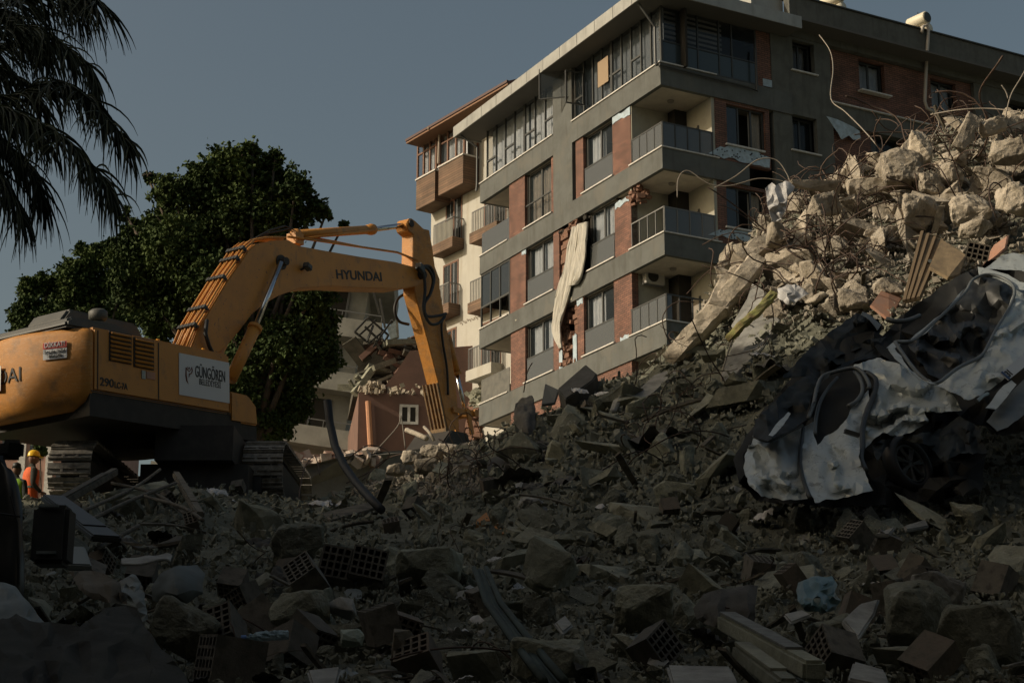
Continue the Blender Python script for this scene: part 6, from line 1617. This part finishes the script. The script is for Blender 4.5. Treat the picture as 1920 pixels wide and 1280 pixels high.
slab([(1590,1270,7.8),(1600,1238,8.2),(1660,1255,8.1),(1670,1285,7.7)], 0, .05, 'white speckled terrazzo piece at the bottom right', M_PLASTER, 'terrazzo', 'tile')
slab([(1100,888,24),(1130,880,24.6),(1172,895,24.2),(1160,902,23.8)], 0, .04, 'pale flat stone plate on the middle slope', M_PLASTER, 'plate', 'plate')
slab([(1695,985,16.6),(1735,972,17),(1742,985,16.8),(1700,992,16.4)], 0, .04, 'white tile below the crushed cars', M_PLASTER, 'tile', 'tile')
slab([(1640,1000,15.6),(1680,985,16),(1668,1000,15.6)], 0, .04, 'thin white shard left of the tile below the cars', M_PLASTER, 'tile', 'tile')
slab([(880,985,20),(912,958,21),(920,975,20.4)], 0, .05, 'rusty orange sheet scrap in the centre', mat('rust_orange', (.34,.14,.03), .8), 'sheet', 'sheet'); slab([(925,985,20),(950,990,19.6),(975,1000,19.2),(930,1000,19.4)], 0, .04, 'small orange metal strip right of the rusty scrap', MATS['rust_orange'], 'sheet', 'sheet')

# ---------------------------------------------------------------- crushed cars
from mathutils.geometry import delaunay_2d_cdt
M_CAR = mat('dusty_white_car', (.44,.475,.465), .34, (.30,.32,.305), 1.5, .1, 30, metal=.15, mixlo=.5, mixhi=.7)
M_CARD = mat('car_trim', (.018,.019,.018), .5, (.04,.04,.035), 4)
M_CARI = mat('car_interior', (.012,.012,.010), .9)
M_CHAR = mat('charcoal_sheet', (.008,.009,.007), .6, (.025,.027,.022), 4, mixlo=.52, mixhi=.7, spec=.2)
M_TRIMG = mat('car_seal', (.11,.12,.12), .45)
def inside(p, poly):
    c = False; j = len(poly)-1
    for i in range(len(poly)):
        if (poly[i][1] > p[1]) != (poly[j][1] > p[1]) and p[0] < (poly[j][0]-poly[i][0])*(p[1]-poly[i][1])/(poly[j][1]-poly[i][1]+1e-9)+poly[i][0]: c = not c
        j = i
    return c
def crop(pts): return [(1380 + x/3.368, 580 + y/3.368) for x, y in pts]
def fold(x, y, sd):
    a = .7 + .9*sin(sd*1.7); ca, sa = cos(a), sin(a); X, Y = (x*ca + y*sa), (-x*sa + y*ca)
    w = noise.noise(Vector((x/70, y/70, sd+9)))*1.2
    r1 = abs(noise.noise(Vector((X/150+w*.5, Y/52+w*.7, sd)))); r2 = abs(noise.noise(Vector((X/48+w, Y/70, sd+5)))); r3 = noise.noise(Vector((x/24, y/24, sd+7)))
    return 2.1*r1 + .9*r2 + .10*r3
def shard(outline, plane, m_, name, par, org, jit=.09, step=20, seed=0, edge=.03, thick=.015, bulge=0.0, big=.0):
    """crumpled sheet metal: a triangulated outline whose corners are pushed in and out; plane = (u0, v0, D0, dD/du, dD/dv)"""
    r = random.Random(seed); O = []
    n = len(outline)
    for i in range(n):
        a, b = outline[i], outline[(i+1) % n]; L_ = sqrt((a[0]-b[0])**2 + (a[1]-b[1])**2); k = max(1, int(L_/(step*.8)))
        for j in range(k):
            t = j/k; e = 0 if j == 0 else 1.6; O.append((lerp(a[0], b[0], t)+r.uniform(-e, e), lerp(a[1], b[1], t)+r.uniform(-e, e)))
    pts = list(O); us = [p[0] for p in O]; vs = [p[1] for p in O]
    for _ in range(int((max(us)-min(us))*(max(vs)-min(vs))/step**2*2.2)):
        q = (r.uniform(min(us), max(us)), r.uniform(min(vs), max(vs)))
        if inside(q, O) and all((q[0]-p[0])**2 + (q[1]-p[1])**2 > (step*.62)**2 for p in pts): pts.append(q)
    V, E, Fc, *_ = delaunay_2d_cdt([Vector(p) for p in pts], [(i, (i+1) % len(O)) for i in range(len(O))], [], 0, 1e-4)
    cu, cv = sum(us)/len(us), sum(vs)/len(vs); rad = max(max(us)-min(us), max(vs)-min(vs))/2
    W_ = []
    for i, p in enumerate(V):
        D = plane[2] + (p.x-plane[0])*plane[3] + (p.y-plane[1])*plane[4] + (r.uniform(-jit, jit) if i >= len(O) else r.uniform(-edge, edge)) + big*fold(p.x, p.y, seed) - bulge*max(0, 1-((p.x-cu)**2+(p.y-cv)**2)/rad**2)
        W_.append(P(p.x, p.y, D) - org)
    bm = bmesh.new(); bv = [bm.verts.new(w) for w in W_]
    for f in Fc:
        c = sum((V[i] for i in f), Vector((0, 0)))/len(f)
        if inside((c.x, c.y), O):
            try: bm.faces.new([bv[i] for i in f])
            except ValueError: pass
    bmesh.ops.delete(bm, geom=[v for v in bm.verts if not v.link_faces], context='VERTS')
    bmesh.ops.recalc_face_normals(bm, faces=bm.faces)
    if sum((f.normal.y*f.calc_area() for f in bm.faces)) > 0: bmesh.ops.reverse_faces(bm, faces=bm.faces)
    # one softening level keeps each crease but rounds the sheet between creases
    bmesh.ops.subdivide_edges(bm, edges=bm.edges[:], cuts=2, use_grid_fill=True, smooth=.35)
    bm.normal_update()
    for v in bm.verts: v.co += v.normal*.012*noise.noise(v.co*7+Vector((seed,0,0)))
    ext = bmesh.ops.extrude_face_region(bm, geom=bm.faces[:], use_keep_orig=True)
    for v in [g_ for g_ in ext['geom'] if isinstance(g_, bmesh.types.BMVert)]: v.co.y += thick
    me = bpy.data.meshes.new(name); bm.to_mesh(me); bm.free(); me.materials.append(m_)
    for p in me.polygons: p.use_smooth = True
    me.set_sharp_from_angle(angle=radians(24))
    o = bpy.data.objects.new(name, me); COL.objects.link(o); o.parent = par; return o
PL1 = (1560, 850, 17.4, -.0012, -.010)
c0_ = P(1560, 900, 17.5); ce = empty('crushed_car', c0_, 'crushed white car lying with its crumpled door and front wheel towards the camera', 'car')
def off(pl, d): return (pl[0], pl[1], pl[2]+d, pl[3], pl[4])
shard([(1375,860),(1400,815),(1440,760),(1500,690),(1560,640),(1640,620),(1740,690),(1810,760),(1850,840),(1840,925),(1700,945),(1560,950),(1420,938),(1385,905)], off(PL1, .75), M_CARI, 'body', ce, c0_, jit=.12, step=22, seed=1, big=.5)
shard(crop([(60,905),(110,815),(200,835),(300,790),(418,738),(420,845),(398,900),(402,980),(425,1100),(452,1195),(330,1200),(160,1180),(85,1110),(50,1000)]), PL1, M_CAR, 'rear_wing', ce, c0_, seed=4, step=8, jit=.008, big=.26, bulge=.12)
d_ = shard(crop([(428,738),(495,705),(492,800),(515,860),(560,800),(640,760),(700,690),(730,620),(800,560),(838,500),(845,560),(820,620),(792,720),(788,830),(775,930),(800,1000),(865,1140),(700,1185),(500,1215),(440,1100),(412,980),(412,890)]), off(PL1, -.05), M_CAR, 'door', ce, c0_, seed=9, step=9, jit=.004, big=.17, bulge=.10)
m = MB(); q = P(1597,812,16.95)-c0_; m.obox(q, .15, .04, .04, (0,.25,.2)); m.build('handle', M_CARD, d_)
shard(crop([(705,360),(890,305),(1050,350),(1150,410),(1240,460),(1370,535),(1430,640),(1300,650),(1190,640),(1215,710),(1130,760),(1020,800),(930,780),(860,830),(815,880),(808,760),(836,640),(890,500),(895,440),(830,385)]), off(PL1, .12), M_CAR, 'front_wing', ce, c0_, seed=14, step=8, jit=.008, big=.30, bulge=.12)
shard(crop([(500,590),(540,450),(600,410),(740,370),(800,400),(830,470),(800,560),(730,620),(700,690),(640,760),(560,800),(515,860),(490,800)]), off(PL1, .30), M_CARI, 'window_opening', ce, c0_, seed=3, jit=.05)
def ttube(pts, D0, r, name, m_, par, org, plane=PL1, d=0):
    m = MB(); W_ = [P(u, v, plane[2]+(u-plane[0])*plane[3]+(v-plane[1])*plane[4]+d)-org for u, v in crop(pts)]; out = []
    n = len(W_)
    for i in range(n-1):
        a, b1, c, e = W_[max(i-1,0)], W_[i], W_[i+1], W_[min(i+2,n-1)]
        for j in range(4):
            f = j/4; out.append(b1*1.0 + (c-a)*.5*f + (a*1.0-b1*2.5+c*2-e*.5)*f*f + (b1*1.5-a*.5-c*1.5+e*.5)*f**3)
    out.append(W_[-1]); m.tube(out, r, 6); return m.build(name, m_, par, True)
ttube([(455,690),(490,600),(510,500),(545,425),(620,395),(740,370),(800,400),(840,470),(835,500)], 0, .022, 'window_frame', M_TRIMG, ce, c0_, d=-.08)
ttube([(500,790),(505,700),(530,590),(580,500),(640,430)], 0, .02, 'window_frame', M_TRIMG, ce, c0_, d=.1)
ttube([(750,390),(790,450),(800,520),(760,580),(710,610)], 0, .025, 'window_frame', M_TRIMG, ce, c0_, d=.0)
ttube([(830,400),(885,450),(870,540),(825,650),(800,760),(800,850),(790,940),(820,1020)], 0, .03, 'pillar', M_CARD, ce, c0_, d=.02)
ttube([(422,745),(410,880),(405,980),(430,1090),(470,1190)], 0, .022, 'door_seam', M_CARD, ce, c0_, d=-.02)
ttube([(110,800),(180,830),(240,820),(330,775),(420,730)], 0, .016, 'bent_trim', M_TRIMG, ce, c0_, d=-.1)
# wheel half buried under the wing
wc = P(1702, 872, 17.75)-c0_; wn = Vector((.75, -1, .35)).normalized(); a1 = wn.orthogonal().normalized(); b1 = wn.cross(a1)
def torus(m, c, n, R, r, k=36, j=10, sq=1.0):
    a = n.orthogonal().normalized(); b = n.cross(a); s0 = len(m.v)
    for i in range(k):
        t = 2*pi*i/k; d = a*cos(t)+b*sin(t)
        for l in range(j): f = 2*pi*l/j; m.v.append(tuple(c + d*(R + r*cos(f)) + n*r*sq*sin(f)))
    for i in range(k):
        for l in range(j): m.f.append((s0+i*j+l, s0+i*j+(l+1)%j, s0+((i+1)%k)*j+(l+1)%j, s0+((i+1)%k)*j+l))
we_ = MB(); torus(we_, wc, wn, .26, .055, sq=1.5); wh_ = we_.build('wheel', M_BLACK, ce, True)
m = MB(); torus(m, wc+wn*.03, wn, .20, .018)
for i in range(7):
    t = 2*pi*i/7; d = a1*cos(t)+b1*sin(t); e = a1*cos(t+.16)+b1*sin(t+.16)
    m.bar(wc+wn*.03+d*.03, wc+wn*.03+d*.195, .04, .02); m.bar(wc+wn*.03+d*.05, wc+wn*.03+e*.195, .02, .02)
m.tube([wc-wn*.02, wc+wn*.04], .045, 12); m.build('rim', mat('wheel_rim', (.055,.058,.055), .6, (.03,.03,.026), 9, metal=.2), wh_)
shard([(1636,830),(1670,822),(1720,815),(1770,800),(1800,780),(1835,800),(1850,850),(1800,850),(1770,865),(1740,835),(1700,825),(1660,838),(1645,870)], off(PL1, -.1), M_CHAR, 'wheel_arch', ce, c0_, seed=31, jit=.01, step=9, big=.3)
# black sheets above the wreck
P2 = (1540, 700, 19.4, .002, -.014)
for i, o_l in enumerate(([(290,430),(480,230),(640,110),(760,20),(900,60),(940,120),(800,240),(640,300),(500,400),(380,430)], [(120,695),(230,600),(330,490),(470,400),(560,380),(470,560),(440,700),(330,770),(200,830),(110,800)], [(480,640),(560,420),(700,330),(880,250),(700,360),(600,400),(520,500)], [(560,300),(700,230),(850,190),(950,170),(1010,250),(900,300),(760,330),(640,350)])):
    shard(crop(o_l), off(P2, (.0,-.5,-.7,-.3)[i]), M_CHAR, 'torn_panel', ce, c0_, seed=40+i, step=10, jit=.01, big=.45)
shard(crop([(205,790),(250,730),(330,650),(345,660),(300,730),(230,800)]), off(P2, -1.3), M_CAR, 'bent_strip', ce, c0_, seed=51, jit=.03)
shard(crop([(800,10),(840,30),(920,95),(895,130),(845,70),(790,30)]), off(P2, -.5), M_TRIMG, 'bracket', ce, c0_, seed=52, jit=.02)
ttube([(950,60),(1000,75),(1080,70),(1160,40)], 0, .03, 'bent_trim', M_TRIMG, ce, c0_, P2, -.6)
# second car: open window hole with pale surround, tailgate and plate at the right edge
overlay(M_CAR, (1,1,1), .63, .68, (.10,.098,.08), .6, 5, 8); overlay(M_CAR, (1,1,1), .006, .0, (.05,.05,.04), .8, 2.2, 6, band=.5)
PL3 = (1850, 690, 18.6, .0005, -.0135)
c1_ = P(1800, 800, 18); c2 = empty('crushed_car', c1_, 'crushed white car above the first, with its number plate at the right edge', 'car')
shard([(1640,650),(1680,600),(1760,540),(1850,490),(1960,480),(1970,800),(1880,815),(1800,780),(1740,735),(1690,700)], off(PL3, .9), M_CARI, 'body', c2, c1_, seed=2, jit=.12, step=22, big=.5)
shard([(1698,640),(1740,610),(1790,560),(1830,520),(1880,522),(1898,545),(1885,600),(1850,655),(1820,690),(1770,715),(1740,700)], off(PL3, .55), M_CARD, 'inner_panel', c2, c1_, seed=66, jit=.01, step=11, big=.5)
shard(crop([(1265,480),(1400,375),(1560,300),(1600,230),(1640,130),(1700,30),(1735,-60),(1760,-130),(1960,-130),(1960,330),(1819,345),(1700,430),(1600,510),(1470,570),(1340,515)]), PL3, M_CAR, 'tailgate', c2, c1_, seed=21, step=10, jit=.006, big=.28, bulge=.15)
shard([(1846,503),(1862,492),(1880,478),(1900,474),(1960,485),(1960,520),(1915,508),(1870,505)], off(PL3, .1), M_CAR, 'roof_panel', c2, c1_, seed=5, jit=.04)
shard([(1834,500),(1860,506),(1890,515),(1912,528),(1960,535),(1960,552),(1905,542),(1870,522),(1836,514)], off(PL3, .0), M_CAR, 'roof_edge', c2, c1_, seed=6, jit=.03)
shard(crop([(950,240),(1010,195),(1100,190),(1180,120),(1250,60),(1330,0),(1400,-90),(1440,-130),(1400,-60),(1300,50),(1200,150),(1110,210),(1030,222),(1000,250)]), off(PL3, .2), M_CAR, 'window_pillar', c2, c1_, seed=7, jit=.02, step=14)
shard(crop([(960,248),(1000,243),(1060,330),(1130,420),(1200,452),(1270,470),(1230,468),(1120,415),(1030,330)]), off(PL3, -.1), M_CAR, 'lower_pillar', c2, c1_, seed=8, jit=.02, step=12)
ttube([(1005,205),(1110,200),(1230,100),(1340,0),(1450,-110),(1500,-190),(1600,-220),(1720,-180),(1760,-110),(1720,0),(1640,130),(1590,230),(1540,300),(1400,370),(1270,465),(1180,430),(1090,330),(1005,205)], 0, .02, 'window_frame', M_TRIMG, c2, c1_, PL3, -.03)
shard([(1850,790),(1880,752),(1905,725),(1935,700),(1970,680),(1970,745),(1925,775),(1890,800),(1870,808)], off(PL3, .2), mat('bumper_grey', (.11,.12,.115), .45, (.07,.075,.07), 3), 'bumper', c2, c1_, seed=12, jit=.04)
tp_ = shard(crop([(1575,625),(1690,480),(1740,445),(1772,470),(1720,540),(1640,630)]), off(PL3, -.1), M_CAR, 'tail_panel', c2, c1_, seed=13, jit=.01, edge=.005)
def pd(u, v, d): return P(u, v, PL3[2]+(u-PL3[0])*PL3[3]+(v-PL3[1])*PL3[4]+d)-c1_
def basis(A, B_):
    d = (B_-A).normalized(); n = Vector((0,-1,.1)); n = (n-d*n.dot(d)).normalized(); return d, n.cross(d), n
A, B_ = pd(1891,712,-.16), pd(1965,652,-.16); d, up, n = basis(A, B_); hh = .11
pl_ = MB().prism([A, B_, B_+up*hh, A+up*hh], -n*.01).build('number_plate', M_DECW, c2)
MB().prism([A+n*.004, A+d*.045+n*.004, A+d*.045+up*hh+n*.004, A+up*hh+n*.004], n*.003).build('blue_band', mat('plate_blue', (.03,.07,.18), .5), pl_)
t3 = text('31', .11, 0, 0, 0, (0,0,0), M_DEC, pl_, 'plate_number', ext=.002, width=.10, bold=.003); t3.matrix_local = Matrix.Translation(A + d*.055 + up*.016 + n*.006) @ Matrix((d, up, n)).transposed().to_4x4()
m = MB(); m.tube([pd(1832,752,-.1), pd(1842,742,-.12), pd(1852,738,-.1)], .02, 6); m.build('lamp_shard', M_METALG, c2)

def drape(out, plane, label, seed, m_=M_CLOTHW, name='cloth', cat='cloth', step=8, jit=.07, big=0.0, bulge=.15):
    o_ = P(out[0][0], out[0][1], plane[2]); p_ = [(x, y) for x, y in out];
    o = shard(p_, plane, m_, name, None, o_, jit=jit, step=step, seed=seed, edge=.03, thick=.01, bulge=bulge, big=big); o.location = o_
    for q in o.data.polygons: q.use_smooth = True
    return tag(centre(o), label, cat)
def c7(pts): return [(1300 + x/2.782, 200 + y/2.782) for x, y in pts]
drape(c7([(375,425),(410,395),(430,412),(480,388),(505,395),(530,418),(520,440),(490,470),(488,520),(470,560),(452,605),(425,600),(408,600),(400,560),(385,500)]), (1460,370,27.1,0,-.002), 'white cloth draped over the end of the horizontal beam on the heap', 3)
drape(c7([(440,950),(490,925),(545,930),(575,950),(605,975),(560,1000),(530,1020),(500,1032),(470,1012),(440,992)]), (1490,555,25.7,0,-.006), 'white crumpled shirt beside the green blanket roll', 5)

for i, (u, v, w_, h2, lb) in enumerate(((812,848,44,34,'pale broken lump left of the bucket'),(846,846,50,30,'pale broken lump in front of the bucket'),(884,842,44,28,'pale broken lump right of the bucket'),(770,858,40,26,'pale lump at the left foot of the arm rubble'),(800,875,50,30,'pale lump below the arm on the lit slope'),(742,880,36,24,'small pale lump near the skip'),(865,868,60,26,'wide lump at the shade edge below the bucket'))):
    rock(u, v, 31.0 - .25*i/7, w_, h2, lb, 160+i, M_CONC_SUN)
wire([(762,806,33.5),(780,813,33.3),(800,822,33)], .05, 'pale snapped pole lying left of the bucket', M_CONC_SUN, 'pole'); wire([(795,800,33.2),(806,812,33),(814,826,33)], .03, 'pale splinter standing left of the bucket', M_CONC_SUN, 'splinter')

GB = mat('greygreen_sheet', (.075,.09,.085), .6, (.05,.058,.05), 5); WB = mat('white_bag', (.16,.18,.17), .5, (.10,.11,.10), 6); BB = mat('brown_blanket', (.15,.13,.10), .95, (.10,.085,.065), 4, .4, 30)
drape([(1498,1092),(1520,1082),(1532,1078),(1548,1082),(1560,1080),(1570,1096),(1566,1108),(1578,1125),(1568,1142),(1540,1148),(1512,1144),(1495,1125),(1493,1105)], (1535,1115,10.3,0,-.004), 'knotted pale teal plastic bag in the lower right', 81, mat('teal_plastic', (.08,.15,.16), .35, (.05,.10,.11), 6), 'plastic_bag', 'bag', 9, .035, .05, .2)
drape([(1300,1140),(1318,1115),(1350,1103),(1395,1098),(1420,1100),(1416,1130),(1412,1168),(1380,1176),(1330,1172),(1305,1160)], (1360,1140,10.2,0,-.004), 'dusty grey pillow above the white topped post', 82, M_CLOTHG, 'pillow', 'pillow', 13, .02, .10, .25)
drape([(130,1072),(170,1068),(200,1078),(225,1090),(240,1110),(238,1130),(205,1130),(170,1122),(148,1105)], (190,1100,10.6,0,-.005), 'folded beige blanket in the left foreground', 83, BB, 'blanket', 'blanket', 12, .02, .22, .2)
drape([(225,1092),(248,1076),(258,1084),(268,1100),(272,1130),(278,1160),(266,1166),(258,1140),(245,1120),(228,1110)], (250,1115,10.5,0,-.005), 'pale plastic sack right of the beige blanket', 84, WB, 'sack', 'bag', 9, .03, .06, .08)
drape([(-40,1092),(10,1092),(28,1098),(50,1125),(82,1166),(60,1170),(-40,1170)], (20,1130,9.0,0,-.006), 'big pale plastic sheet at the left edge', 85, WB, 'plastic_sheet', 'plastic sheet', 16, .02, .10, .1)
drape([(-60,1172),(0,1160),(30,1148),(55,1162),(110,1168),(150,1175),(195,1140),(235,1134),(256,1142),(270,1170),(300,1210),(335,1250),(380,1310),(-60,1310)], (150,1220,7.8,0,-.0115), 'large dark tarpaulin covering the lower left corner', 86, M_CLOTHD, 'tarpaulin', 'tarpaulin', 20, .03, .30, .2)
drape([(284,1100),(300,1075),(335,1060),(370,1058),(384,1075),(380,1110),(350,1130),(310,1134),(285,1125)], (330,1095,11.3,0,-.005), 'bulging grey green plastic basin with a broken rim', 87, GB, 'basin', 'basin', 18, .01, .06, .3)
rr9 = random.Random(5)
for i in range(60):                       # pale scraps among the dark rubble
    q = sample(rr9, -20, 1900, 880, 1280)
    if not q or blocked(*q[:2]): continue
    u, v, D = q; w_ = rr9.uniform(9, 22); n = rr9.randint(4, 6); o_l = [(u + cos(2*pi*k/n + rr9.uniform(-.3,.3))*w_, v + sin(2*pi*k/n + rr9.uniform(-.3,.3))*w_*.55) for k in range(n)]
    o = drape(o_l, (u, v, D-.12, 0, -.006), 'small pale torn scrap ' + landmark(u, v, D), 200+i, (WB, M_PLASTER, M_CLOTHW, WB)[i % 4], 'scrap', 'scrap', 9, .02, .02, .03); o['group'] = ('scraps ' + landmark(u, v, D))[:60]
